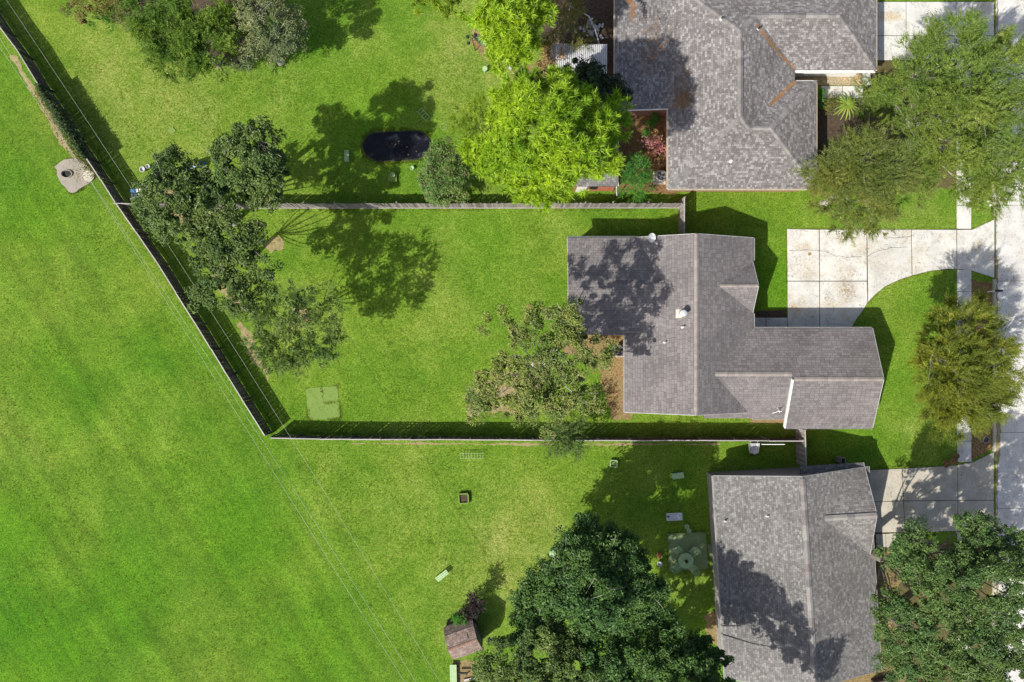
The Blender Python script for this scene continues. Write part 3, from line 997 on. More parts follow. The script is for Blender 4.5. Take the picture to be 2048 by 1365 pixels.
class Shingles:
    def __init__(self):
        self.V, self.L, self.S = [], [], []
        self.n = 0

    def plane(self, poly, exposure=0.195, tab=(0.3, 0.3), gap=0.016, butt=0.007, jit=0.5, seed=0):
        """Covers one convex roof plane (list of 3-D points) with overlapping tabs."""
        pts = [Vector(p) for p in poly]
        n = (pts[1] - pts[0]).cross(pts[2] - pts[0])
        for k in range(1, len(pts) - 2):
            if n.length < 1e-3: n = (pts[k + 1] - pts[k]).cross(pts[k + 2] - pts[k])
        n.normalize()
        if n.z < 0: n = -n
        u = Vector((0, 0, 1)).cross(n).normalized()
        v = n.cross(u)
        if v.z < 0: u, v = -u, -v
        d0 = n.dot(pts[0])
        q = ccw([(u.dot(p), v.dot(p)) for p in pts])
        edges = []
        for i in range(len(q)):
            a, b = q[i], q[(i + 1) % len(q)]
            dx, dy = b[0] - a[0], b[1] - a[1]
            l = math.hypot(dx, dy)
            if l < 1e-6: continue
            nx, ny = -dy / l, dx / l
            edges.append((nx, ny, -(nx * a[0] + ny * a[1]) + 0.012))
        umin, umax = min(p[0] for p in q), max(p[0] for p in q)
        vmin, vmax = min(p[1] for p in q), max(p[1] for p in q)
        r0, r1 = int(math.floor(vmin / exposure)) - 1, int(math.ceil(vmax / exposure)) + 1
        for r in range(r0, r1):
            rs = np.random.RandomState((r * 7919 + seed * 104729 + 12345) % (2 ** 31))
            va, vb = r * exposure, (r + 1) * exposure
            x = math.floor(umin / 60.0) * 60.0 + (0.5 * tab[0] * (r % 2)) + (rs.uniform(0, tab[0]) if jit > 0.1 else rs.uniform(-0.01, 0.01))
            # skip ahead in whole rows deterministically
            while x < umax:
                wd = rs.uniform(tab[0], tab[1]) if tab[1] > tab[0] else tab[0]
                xa, xb = x + gap / 2, x + wd - gap / 2
                x += wd
                hb = butt * (1.0 + jit * rs.uniform(-0.4, 0.9))
                dv = rs.uniform(-0.006, 0.006)
                if xb < umin - 0.02: continue
                c4 = [(xa, va + dv + 0.085 * exposure), (xb, va + dv + 0.085 * exposure), (xb, vb + 0.004), (xa, vb + 0.004)]
                inside = out = False
                alls = True
                for nx, ny, c in edges:
                    s = [nx * p[0] + ny * p[1] + c for p in c4]
                    if max(s) < 0: out = True; break
                    if min(s) < 0: alls = False
                if out: continue
                pol = c4 if alls else clip_poly(c4, edges)
                if len(pol) < 3: continue
                base = self.n
                for p in pol:
                    t = (p[1] - va) / exposure
                    h = 0.008 + hb * (1 - min(1, max(0, t)))
                    w_ = u * p[0] + v * p[1] + n * (d0 + h)
                    self.V.append((w_.x, w_.y, w_.z))
                m = len(pol)
                self.L += list(range(base, base + m)); self.S.append(m)
                self.n += m
                if alls:    # butt edge
                    for p in (pol[0], pol[1]):
                        w_ = u * p[0] + v * p[1] + n * (d0 + 0.001)
                        self.V.append((w_.x, w_.y, w_.z))
                    self.L += [base + 4, base + 5, base + 1, base]; self.S.append(4)
                    self.n += 2

    def build(self, mat, parent):
        org = ORG[parent.name]
        V = np.array(self.V) - np.array(org)
        me = mesh_np('shingles', V, self.L, self.S, mat)
        o = link('shingles', me, parent, org)
        o['kind'] = 'stuff'
        return o


def cap_mesh(slope, wd, ln, th, mat):
    mb = MB()
    dz = wd / 2 * slope
    prof = [(-wd / 2, -dz), (0, 0), (wd / 2, -dz), (wd / 2, -dz + th), (0, th), (-wd / 2, -dz + th)]
    a = [(-ln / 2, y, z) for y, z in prof]
    b = [(ln / 2, y, z + 0.012) for y, z in prof]
    mb.add(a + b, [(0, 1, 4, 5), (1, 2, 3, 4), (6, 11, 10, 7), (7, 10, 9, 8), (0, 6, 7, 1), (1, 7, 8, 2), (2, 8, 9, 3), (3, 9, 10, 4), (4, 10, 11, 5), (5, 11, 6, 0)])
    me = bpy.data.meshes.new('ridge_cap')
    me.from_pydata(mb.v, [], mb.f)
    me.materials.append(mat)
    me.update()
    return me


def ridge_caps(roof, p0, p1, slope, wd, mat, lift=0.02, ln=0.3, th=0.014, name='ridge_cap', inset=0.0):
    p0, p1 = Vector(p0), Vector(p1)
    d = p1 - p0
    L = d.length
    d.normalize()
    y = Vector((0, 0, 1)).cross(d).normalized()
    z = d.cross(y)
    n = max(1, int(round((L - 2 * inset) / (ln * 0.92))))
    me = cap_mesh(slope, wd, (L - 2 * inset) / n * 1.06, th, mat)
    org = ORG[roof.name]
    for i in range(n):
        q = p0 + d * (inset + (L - 2 * inset) * (i + 0.5) / n) + z * lift - org
        o = link(name, me, roof)
        o.matrix_local = Matrix(((d.x, y.x, z.x, q.x), (d.y, y.y, z.y, q.y), (d.z, y.z, z.z, q.z), (0, 0, 0, 1)))


def build_roof(house, planes, deckmat, shmat, lines=(), capmat='capA', seed=0, exposure=0.195, tab=(0.3, 0.3), gap=0.016, butt=0.007, jit=0.0, thick=0.14):
    """planes: list of convex pieces (lists of 3-D points). lines: (p0, p1, slope, width, lift) ridge and hip caps."""
    mb = MB()
    for pl in planes:
        mb.slab3(ccw([Vector(p) for p in pl]), thick)
    roof = mb.build('roof', M[deckmat], house)
    sh = Shingles()
    for pl in planes:
        sh.plane(pl, exposure, tab, gap, butt, jit, seed)
    sh.build(M[shmat], roof)
    for ln in lines:
        ridge_caps(roof, ln[0], ln[1], ln[2], ln[3], M[capmat], lift=ln[4])
    return roof


def gutter(house, p0, p1, out, mat='trim', depth=0.1, wd=0.085, name='gutter'):
    """Open channel along an eave; out is the horizontal outward direction."""
    p0, p1, out = Vector(p0), Vector(p1), Vector(out).normalized()
    mb = MB()
    a = p0 + out * 0.02 + Vector((0, 0, -0.05))
    b = p1 + out * 0.02 + Vector((0, 0, -0.05))
    mb.bar(a + Vector((0, 0, -depth / 2)), b + Vector((0, 0, -depth / 2)), 0.012, depth)
    mb.bar(a + out * wd + Vector((0, 0, -depth / 2)), b + out * wd + Vector((0, 0, -depth / 2)), 0.014, depth)
    mb.bar(a + out * wd / 2 + Vector((0, 0, -depth)), b + out * wd / 2 + Vector((0, 0, -depth)), wd, 0.012)
    L = (b - a).length
    n = int(L / 0.75)
    for i in range(1, n):
        q = a + (b - a) * (i / n)
        mb.bar(q, q + out * wd, 0.03, 0.012)
    g = mb.build(name, M[mat], house)
    return g


def trim(house, p0, p1, mat='trim', wd=0.03, ht=0.16, name='fascia_board', dz=-0.07):
    mb = MB()
    z = Vector((0, 0, dz))
    mb.bar(Vector(p0) + z, Vector(p1) + z, wd, ht)
    return mb.build(name, M[mat], house)


def flip(s): return s


PITCH = 5.0 / 12.0


def gable(house, fr, a0, a1, b0, b1, ze, pitch, deckmat, shmat, capmat, seed, cap=True, caps_from=None, wall=True, wallmat='brick',
          over=0.35, tab=(0.3, 0.3), jit=0.0, butt=0.007, gap=0.016, rakes=(True, True), gutters=(True, True), capw=0.32, lift=0.03, open_ends=(True, True), exposure=0.195):
    """Gable block: ridge along local a, slopes across b. fr(a, b) gives world x, y."""
    bm_ = (b0 + b1) / 2
    hw = (b1 - b0) / 2
    zr = ze + pitch * hw

    def w3(a, b, z):
        x, y = fr(a, b)
        return Vector((x, y, z))
    s1 = [w3(a0, b0, ze), w3(a1, b0, ze), w3(a1, bm_, zr), w3(a0, bm_, zr)]
    s2 = [w3(a0, b1, ze), w3(a1, b1, ze), w3(a1, bm_, zr), w3(a0, bm_, zr)]
    lines = []
    if cap:
        c0, c1 = caps_from if caps_from else (a0, a1)
        lines.append((w3(c0, bm_, zr), w3(c1, bm_, zr), pitch, capw, lift))
    roof = build_roof(house, [s1, s2], deckmat, shmat, lines, capmat, seed, exposure=exposure, tab=tab, jit=jit, butt=butt, gap=gap)
    if wall:
        i0, i1 = a0 + (over if open_ends[0] else 0), a1 - (over if open_ends[1] else 0)
        j0, j1 = b0 + over, b1 - over
        zt = ze + pitch * over - 0.16
        prof = [(j0, 0.0), (j1, 0.0), (j1, zt), (bm_, zr - 0.16), (j0, zt)]
        va = [w3(i0, b, z) for b, z in prof]
        vb = [w3(i1, b, z) for b, z in prof]
        mb = MB()
        mb.add(va + vb, [(0, 1, 2, 3, 4), (9, 8, 7, 6, 5)] + [(i, 5 + i, 5 + (i + 1) % 5, (i + 1) % 5) for i in range(5)])
        mb.build('wall', M[wallmat], house)
    for k, aa in enumerate((a0, a1)):
        if rakes[k]:
            e = (-0.016 if k == 0 else 0.016)
            for bb in (b0, b1):
                trim(house, w3(aa + e, bb, ze), w3(aa + e, bm_, zr), 'trim', name='rake_board')
    if gutters[0]:
        o = w3(a0, b0 - 1, ze) - w3(a0, b0, ze)
        gutter(house, w3(a0 if gutters[0] is True else gutters[0], b0, ze), w3(a1, b0, ze), o)
    if gutters[1]:
        o = w3(a0, b1 + 1, ze) - w3(a0, b1, ze)
        gutter(house, w3(a0 if gutters[1] is True else gutters[1], b1, ze), w3(a1, b1, ze), o)
    return roof


# ---- middle house
houseA = empty('middle_house', (14.0, 1.0, 0), 'mauve-grey roofed house with a long east garage wing in the middle lot', 'house')
frNS = lambda a, b: (b, a)      # ridge runs north-south
frEW = lambda a, b: (a, b)
SA = dict(deckmat='deckA', shmat='roofA', capmat='capA')
# main block: ridge north-south
gable(houseA, frNS, -5.42, 7.84, 8.60, 18.37, 2.7, PITCH, seed=1, gutters=(False, False), over=0.3, tab=(0.33, 0.36), jit=0.06, **SA)
gutter(houseA, (8.60, -5.42, 2.7), (8.60, 0.55, 2.7), (-1, 0, 0))
gutter(houseA, (18.37, 6.15, 2.7), (18.37, 7.84, 2.7), (1, 0, 0))
gutter(houseA, (18.37, 1.06, 2.7), (18.37, 2.1, 2.7), (1, 0, 0))
# low west wing
gable(houseA, frEW, 4.19, 11.2, 0.57, 7.81, 3.1, 0.2, seed=2, cap=False, rakes=(True, False), gutters=(False, False), over=0.3,
      tab=(0.33, 0.36), jit=0.06, open_ends=(True, False), **SA)
gutter(houseA, (4.19, 0.57, 3.1), (8.58, 0.57, 3.1), (0, -1, 0), 'grey')
gutter(houseA, (4.19, 7.81, 3.1), (9.5, 7.81, 3.1), (0, 1, 0), 'grey')
# garage wing, wide east part
gable(houseA, frEW, 20.78, 27.43, -6.58, 0.95, 2.7, PITCH, seed=3, caps_from=(20.85, 27.40), rakes=(False, True), gutters=(True, False), over=0.3,
      tab=(0.33, 0.36), jit=0.06, **SA)
trim(houseA, (20.76, -6.58, 2.7), (20.76, -2.815, 4.27), 'trim2', 0.08, 0.32, 'rake_board', -0.13)
gutter(houseA, (18.45, 0.95, 2.7), (27.43, 0.95, 2.7), (0, 1, 0))
# garage wing, narrower part joining the main block
gable(houseA, frEW, 14.6, 20.779, -5.86, 0.95, 2.7, PITCH, seed=3, caps_from=(15.05, 20.70), rakes=(False, False), gutters=(False, False), over=0.3,
      tab=(0.33, 0.36), jit=0.06, open_ends=(False, False), wall=False, **SA)
gutter(houseA, (18.3, -5.86, 2.7), (20.7, -5.86, 2.7), (0, -1, 0))
wb = MB()
wb.box((18.2, -2.4, 1.35), (6.0, 6.1, 2.6))
wb.build('wall', M['brick'], houseA)
# porch gable facing the drive
gable(houseA, frEW, 15.0, 18.30, 2.17, 6.07, 2.72, 0.64, seed=5, caps_from=(15.45, 18.27), rakes=(False, True), gutters=(False, False), over=0.3,
      tab=(0.33, 0.36), jit=0.06, open_ends=(False, True), capw=0.28, wall=False, **SA)
wb = MB()
wb.add([(17.9, 2.5, 0), (17.9, 5.75, 0), (17.9, 5.75, 2.7), (17.9, 4.12, 3.75), (17.9, 2.5, 2.7),
        (17.6, 2.5, 0), (17.6, 5.75, 0), (17.6, 5.75, 2.7), (17.6, 4.12, 3.75), (17.6, 2.5, 2.7)],
       [(0, 1, 2, 3, 4), (9, 8, 7, 6, 5)] + [(i, 5 + i, 5 + (i + 1) % 5, (i + 1) % 5) for i in range(5)])
wb.build('wall', M['brick'], houseA)
gd = MB()
for k in range(4): gd.box((24.0, 0.68, 0.35 + 0.55 * k), (4.6, 0.05, 0.53))
gd.build('garage_door', M['white'], houseA)

# ---- upper house, hipped
houseB = empty('upper_house', (17.0, 18.0, 0), 'mottled mauve and grey hip-roofed house with ridge vents at the top of the lot', 'house')
ze = 2.7
k_ = PITCH
X0, X1, YS, YN = 11.9, 21.5, 11.6, 27.52
R0 = 4.8
zr = ze + k_ * R0
A_ = Vector((16.7, YS + R0, zr))
B_ = Vector((16.7, YN - R0, zr))
zw = ze + k_ * 4.07
W0 = Vector((17.43, 15.67, zw)); W1 = Vector((19.06, 15.67, zw))
E = lambda x, y, z=ze: Vector((x, y, z))
GY0, GY1 = 20.62, 27.52
zg = ze + k_ * 3.45
G0 = Vector((18.05, 24.07, zg)); G1 = Vector((24.24, 24.07, zg))
planesB = [
    # south
    [E(X0, YS), E(23.13, YS), W1, W0], [E(X0, YS), W0, A_],
    # wing north, wing east
    [W0, W1, E(23.13, 19.74), E(21.5, 19.74)], [W1, E(23.13, YS), E(23.13, 19.74)],
    # main east plane
    [A_, W0, E(21.5, 19.74), E(21.5, 20.62), G0, B_],
    # north
    [B_, G0, E(21.5, YN), E(X0, YN)], [G0, G1, E(27.69, YN), E(21.5, YN)],
    # garage south and east
    [G0, G1, E(27.69, GY0), E(21.5, GY0)], [G1, E(27.69, GY0), E(27.69, GY1)],
    # west plane and the shallower run over the porch
    [E(X0, YS), A_, B_, E(X0, YN)],
    [Vector((X0, 17.69, ze)), Vector((X0, YN, ze)), Vector((7.92, YN, 2.3)), Vector((7.92, 17.69, 2.3))],
]
hs = k_ * 0.72
hips = [(A_, E(X0, YS)), (W1, E(23.13, YS)), (W1, E(23.13, 19.74)), (B_, E(X0, YN)), (G1, E(27.69, GY0)), (A_, W0), (B_, G0)]
linesB = [(a, b, hs, 0.34, 0.022) for a, b in hips] + [(A_, B_, k_, 0.3, 0.022), (W0, W1, k_, 0.3, 0.022), (G0, G1, k_, 0.3, 0.022)]
roofB = build_roof(houseB, planesB, 'deckA', 'roofB', linesB, 'capB', 11, tab=(0.14, 0.27), jit=0.6, exposure=0.15, butt=0.009, gap=0.011)


def ridge_vent(roof, p0, p1, mat, slope=k_, wd=0.4, lift=0.055):
    ridge_caps(roof, p0, p1, slope, wd, M[mat], lift=lift, ln=0.62, th=0.03, name='ridge_vent')


ridge_vent(roofB, A_ + (B_ - A_) * 0.05, A_ + (B_ - A_) * 0.86, 'capB')
ridge_vent(roofB, G0 + (G1 - G0) * 0.06, G0 + (G1 - G0) * 0.86, 'capB')
wb = MB()
wb.prism([(12.25, 11.95), (22.78, 11.95), (22.78, 19.4), (21.2, 19.4), (21.2, 21.22), (27.34, 21.22), (27.34, 27.2), (8.3, 27.2), (8.3, 18.0), (12.25, 18.0)], 0, 2.3)
wb.build('wall', M['brick'], houseB)
gutter(houseB, (X0, YS, ze), (X0, 17.68, ze), (-1, 0, 0), 'offwhite')
gutter(houseB, (7.92, 17.7, 2.3), (7.92, YN, 2.3), (-1, 0, 0), 'offwhite')
gutter(houseB, (21.55, GY0, ze), (27.69, GY0, ze), (0, -1, 0), 'white', wd=0.16)
gutter(houseB, (23.13, YS, ze), (23.13, 19.74, ze), (1, 0, 0), 'offwhite')
gutter(houseB, (21.62, 19.74, ze), (23.24, 19.74, ze), (0, 1, 0), 'white')
gutter(houseB, (27.69, GY0, ze), (27.69, YN, ze), (1, 0, 0), 'offwhite')
gutter(houseB, (X0, YS, ze), (23.13, YS, ze), (0, -1, 0), 'offwhite', wd=0.07)
trim(houseB, (7.92, 17.67, 2.3), (X0, 17.67, 2.7), 'white', 0.05, 0.16, 'rake_board')
# pale garage wall under the south eave, lit by the sun
wb = MB()
wb.box((24.5, 21.17, 1.15), (5.6, 0.06, 2.3))
wb.build('wall', M['white'], houseB)

# ---- lower house, turned a little
dirx = Vector((328.0, 20.0)).normalized()


def frC(a, b):
    # a runs down the picture (along the ridge), b runs across to the right
    return (15.33 + b * dirx.x + a * dirx.y, -10.27 + b * dirx.y - a * dirx.x)


houseC = empty('lower_house', (21.0, -17.0, 0), 'light grey shingled gable house standing slightly askew at the lower right', 'house')
SCc = dict(deckmat='deckA', shmat='roofC', capmat='capB')
roofC = gable(houseC, frC, 0.0, 15.5, 0.0, 11.8, 2.7, 0.35, seed=21, cap=False, rakes=(False, False), gutters=(True, True), over=0.25,
              tab=(0.14, 0.27), jit=0.6, exposure=0.15, butt=0.009, gap=0.011, wallmat='siding', **SCc)
zrC = 2.7 + 0.35 * 5.9
q0, q1 = frC(0.15, 5.9), frC(15.4, 5.9)
ridge_vent(roofC, Vector((q0[0], q0[1], zrC)), Vector((q1[0], q1[1], zrC)), 'capB', 0.35, 0.42, 0.05)
for b0_, z0_, b1_, z1_ in ((0, 2.7, 5.9, zrC), (11.8, 2.7, 5.9, zrC)):
    for a_ in (-0.02, 15.52):
        p, q = frC(a_, b0_), frC(a_, b1_)
        trim(houseC, (p[0], p[1], z0_), (q[0], q[1], z1_), 'grey', 0.03, 0.15, 'rake_board')
frC2 = lambda a, b: frC(b, a)
roofC2 = gable(houseC, frC2, 6.6, 11.45, -0.32, 6.93, 2.7, 0.42, seed=22, cap=False, rakes=(False, True), gutters=(False, False), over=0.25,
               tab=(0.14, 0.27), jit=0.6, exposure=0.15, butt=0.009, gap=0.011, wallmat='siding', open_ends=(False, True), wall=False, **SCc)
q0, q1 = frC2(7.6, 3.305), frC2(11.4, 3.305)
zr2 = 2.7 + 0.42 * 3.625
ridge_vent(roofC2, Vector((q0[0], q0[1], zr2)), Vector((q1[0], q1[1], zr2)), 'capB', 0.42, 0.42, 0.05)
mb = MB()
va = [Vector((*frC2(11.15, b), z)) for b, z in ((0.0, 0), (6.6, 0), (6.6, 2.68), (3.3, 4.05), (0.0, 2.68))]
vb = [Vector((*frC2(10.9, b), z)) for b, z in ((0.0, 0), (6.6, 0), (6.6, 2.68), (3.3, 4.05), (0.0, 2.68))]
mb.add(va + vb, [(0, 1, 2, 3, 4), (9, 8, 7, 6, 5)] + [(i, 5 + i, 5 + (i + 1) % 5, (i + 1) % 5) for i in range(5)])
mb.build('wall', M['siding'], houseC)


# roof fittings ------------------------------------------------------------
def roofz_A_west(x): return 2.7 + PITCH * (x - 8.60)


def vent_pipe(x, y, z, hgt, rad, label, matp='white', group=None):
    root = empty('vent_pipe', (x, y, z), label, 'vent pipe', group)
    a = MB(); a.lathe((x, y, z - 0.05), [(rad, 0), (rad, hgt), (rad * 0.7, hgt), (rad * 0.7, hgt - 0.1)], 10); a.build('pipe', M[matp], root)
    b = MB(); b.lathe((x, y, z - 0.02), [(rad * 2.3, 0), (rad * 2.0, 0.04), (rad * 1.05, 0.14)], 10); b.build('flashing', M['lightgrey'], root)
    return root


# chimney flue
px_, py_ = 13.0 - 0.55, 2.02
cz = roofz_A_west(12.45)
fl = empty('chimney_flue', (12.45, 2.02, cz), 'round metal chimney flue with a pale cap and cream flashing on the middle house roof', 'chimney')
a = MB()
a.lathe((12.45, 2.02, cz - 0.1), [(0.19, 0), (0.19, 0.75), (0.15, 0.78)], 20)
a.build('pipe', M['steel'], fl, smooth=False)
a = MB()
a.lathe((12.45, 2.02, cz + 0.76), [(0.10, 0), (0.25, 0.02), (0.25, 0.09), (0.16, 0.14), (0.02, 0.16)], 20)
a.build('cap', M['lightgrey'], fl)
a = MB()
nrm = Vector((-PITCH, 0, 1)).normalized()
ax = (Vector((1, 0, PITCH)).normalized(), Vector((0, 1, 0)), nrm)
a.box(Vector((12.32, 2.02, roofz_A_west(12.32))) + nrm * 0.035, (0.42, 0.6, 0.02), ax=ax)
a.lathe((12.45, 2.02, cz - 0.12), [(0.3, 0.0), (0.22, 0.32)], 16)
a.build('flashing', M['offwhite'], fl)
vent_pipe(12.55, 1.02, roofz_A_west(12.55), 0.42, 0.055, 'white vent pipe below the chimney flue on the middle house roof')
vent_pipe(11.35, -0.10, roofz_A_west(11.35), 0.35, 0.05, 'smaller white vent pipe lower down the west slope of the middle house roof')
q = P(1441, 41, 4.0)
vent_pipe(q.x, q.y, ze + k_ * (q.x - X0), 0.4, 0.06, 'dark vent pipe on the west slope of the upper house near the picture top', 'darkmetal')
q = P(1517, 57, 4.2)
vent_pipe(q.x, q.y, 4.05, 0.4, 0.06, 'dark vent pipe beside the valley of the upper house roof', 'darkmetal')
q = P(1463, 322, 3.6)
vent_pipe(q.x, q.y, ze + k_ * (q.y - YS), 0.22, 0.07, 'white vent stub on the south slope of the upper house', 'white')
q = P(1539, 1036, 4.4)
vent_pipe(q.x, q.y, 4.05 - 0.17, 0.32, 0.055, 'pale vent pipe high on the west slope of the lower house')
q = P(1451, 1043, 3.1)
vent_pipe(q.x, q.y, 3.05, 0.3, 0.05, 'pale vent pipe near the west eave of the lower house')

# satellite dish on the north eave of the west wing
dish = empty('satellite_dish', (10.35, 7.75, 3.4), 'white oval satellite dish on the north edge of the middle house roof', 'satellite dish')
a = MB()
fw = Vector((0.42, -0.62, 0.66)).normalized()
sx = fw.cross(Vector((0, 0, 1))).normalized()
up = sx.cross(fw)
cen = Vector((10.30, 7.70, 4.1))
rings = []
base = len(a.v)
N_ = 22
for j, (rr, dp) in enumerate(((0.0, 0.0), (0.5, 0.03), (0.85, 0.085), (1.0, 0.12))):
    for k in range(N_):
        t = 2 * math.pi * k / N_
        a.v.append(tuple(cen + sx * (0.30 * rr * math.cos(t)) + up * (0.46 * rr * math.sin(t)) + fw * dp))
for j in range(3):
    for k in range(N_):
        p = base + j * N_ + k; q_ = base + j * N_ + (k + 1) % N_
        a.f.append((p, q_, q_ + N_, p + N_))
for j in range(4):
    for k in range(N_):
        v0 = Vector(a.v[base + j * N_ + k]) - fw * 0.02
        a.v.append(tuple(v0))
b2 = base + 4 * N_
for j in range(3):
    for k in range(N_):
        p = b2 + j * N_ + k; q_ = b2 + j * N_ + (k + 1) % N_
        a.f.append((p, p + N_, q_ + N_, q_))
for k in range(N_):
    p = base + 3 * N_ + k; q_ = base + 3 * N_ + (k + 1) % N_
    a.f.append((p, q_, q_ + 4 * N_, p + 4 * N_))
a.build('reflector', M['white'], dish, smooth=False)
a = MB(); a.tube([(10.42, 7.6, 3.3), (10.42, 7.6, 3.75), cen - fw * 0.05], 0.03, 8); a.build('mast', M['grey'], dish)
a = MB(); a.tube([cen - up * 0.42 + fw * 0.1, cen - up * 0.3 + fw * 0.6], 0.018, 6); a.box(tuple(cen - up * 0.28 + fw * 0.62), (0.1, 0.1, 0.09)); a.build('feed_arm', M['grey'], dish)

# white pipe mast on the garage's south slope
q = P(1556, 822, 3.2)
an = empty('roof_antenna', (q.x, q.y, 2.95), 'small white tripod antenna mast near the south eave of the middle house', 'antenna')
a = MB(); a.tube([(q.x, q.y, 2.9), (q.x + 0.02, q.y, 3.75)], 0.035, 8); a.build('mast', M['white'], an)
for dx, dy in ((-0.28, -0.22), (0.26, -0.2), (0.0, 0.25)):
    a = MB(); a.tube([(q.x, q.y, 3.45), (q.x + dx, q.y + dy, 2.9 + (dy + 0.1) * PITCH)], 0.022, 6); a.build('leg', M['white'], an)

# pine straw in the valleys and on the slopes of the upper house
def strip_px(pts, wd, n, zs, seed):
    rs = np.random.RandomState(seed)
    out = []
    for _ in range(n):
        i = rs.randint(len(pts) - 1); t = rs.rand()
        x = pts[i][0] + (pts[i + 1][0] - pts[i][0]) * t; y = pts[i][1] + (pts[i + 1][1] - pts[i][1]) * t
        z = zs[i] + (zs[i + 1] - zs[i]) * t
        q = P(x, y, z)
        out.append((q.x + rs.normal(0, wd), q.y + rs.normal(0, wd), 0))
    return out


def roofz_B(x, y):
    zw_ = ze + k_ * (x - X0) if x > X0 else ze + (x - X0) * 0.1
    zs_ = ze + k_ * (y - YS)
    cand = []
    main = min(ze + k_ * (x - X0) if x >= X0 else ze + 0.1 * (x - X0), ze + k_ * (X1 - x), zs_)
    wing = min(zs_, ze + k_ * (23.13 - x), ze + k_ * (19.74 - y))
    gar = min(ze + k_ * (y - GY0), ze + k_ * (27.69 - x), ze + k_ * (GY1 - y))
    return max(main, wing, gar)


stv = []
stv += strip_px([(1588, 138), (1560, 110), (1540, 82), (1512, 52)], 0.08, 150, [2.7, 3.3, 3.8, 4.1], 1)
stv += strip_px([(1588, 165), (1562, 190), (1538, 212)], 0.06, 190, [2.7, 3.2, 3.6], 2)
stv += strip_px([(1345, 215), (1365, 208), (1372, 190), (1365, 120)], 0.35, 330, [2.8, 2.9, 3.0, 3.0], 3)
stv += strip_px([(1250, 10), (1262, 30), (1256, 60)], 0.12, 120, [2.5, 2.5, 2.5], 4)
stv += strip_px([(1300, 60), (1310, 100), (1290, 130)], 0.5, 150, [2.6, 2.6, 2.6], 5)
rs = np.random.RandomState(9)
C = np.array(stv)
C[:, 2] = [roofz_B(x, y) + 0.03 for x, y, _ in stv]
ang = rs.uniform(0, 6.283, len(C)); s = rs.uniform(0.06, 0.15, len(C))
D = np.stack([np.cos(ang), np.sin(ang), rs.uniform(-0.05, 0.2, len(C))], 1) * s[:, None]
S_ = np.stack([-np.sin(ang), np.cos(ang), np.zeros(len(C))], 1) * 0.018
V = np.stack([C - D - S_, C + D - S_, C + D + S_, C - D + S_], 1)
me = mesh_np('pine_straw', V.reshape(-1, 3), np.arange(len(C) * 4), np.full(len(C), 4), M['straw'])
o = link('pine_straw', me); o['kind'] = 'stuff'

# ================================================================ VEGETATION
def norm(a):
    return a / np.maximum(1e-9, np.linalg.norm(a, axis=1, keepdims=True))


def leaves_mesh(name, C, D, N, Ln, Wd, mat, fold=0.25):
    """Folded diamond leaves: two triangles each, base-side-tip."""
    D = norm(D)
    S_ = norm(np.cross(D, N))
    U = np.cross(S_, D)
    n = len(C)
    V = np.zeros((n, 4, 3))
    V[:, 0] = C - D * (Ln / 2)[:, None]
    V[:, 2] = C + D * (Ln / 2)[:, None] - U * (Ln * 0.12)[:, None]
    V[:, 1] = C + S_ * (Wd / 2)[:, None] + U * (Wd * fold)[:, None]
    V[:, 3] = C - S_ * (Wd / 2)[:, None] + U * (Wd * fold)[:, None]
    L = (np.arange(n)[:, None, None] * 4 + np.array([[0, 1, 2], [0, 2, 3]])[None]).reshape(-1)
    return mesh_np(name, V.reshape(-1, 3), L, np.full(n * 2, 3), mat)


GAPS = 0.2


def blobs_world(blobs):
    out = []
    for b in blobs:
        px, py, z, r = b[:4]
        q = P(px, py, z)
        rm = r * (H - z) / F * 1.1
        dens = b[4] if len(b) > 4 else 1.0
        out.append((q.x, q.y, z, rm, dens))
    return out


def clump_centers(rs, B, flat=0.75, shell=0.55, per_m2=0.9, cr=0.55):
    """Twig-end clumps spread through the ellipsoids, mostly near their upper skin."""
    out, cent = [], []
    for x, y, z, r, dens in B:
        n = max(3, int(per_m2 * 4.6 * r * r * dens))
        d = norm(rs.normal(0, 1, (n, 3)))
        d[:, 2] = np.where(d[:, 2] < -0.25, -d[:, 2] * 0.6, d[:, 2])
        rad = r * (shell + (1 - shell) * rs.rand(n) ** 0.6) * rs.uniform(0.86, 1.12, n)
        c = d * rad[:, None] * np.array([1, 1, flat])
        out.append(c + np.array([x, y, z - 0.15 * r]))
        cent.append(np.tile([x, y, z - 0.5 * r], (n, 1)))
    C, E = np.concatenate(out), np.concatenate(cent)
    f = rs.uniform(0, 6.28, 6)
    val = np.sin(C[:, 0] * 2.1 + f[0] + 0.8 * np.sin(C[:, 1] * 1.3 + f[3])) + np.sin(C[:, 1] * 2.3 + f[1] + 0.8 * np.sin(C[:, 0] * 1.1 + f[4])) + 0.8 * np.sin(C[:, 2] * 2.0 + f[2])
    val += rs.normal(0, 0.35, len(C))
    keep = val > np.quantile(val, GAPS)
    return C[keep], E[keep]


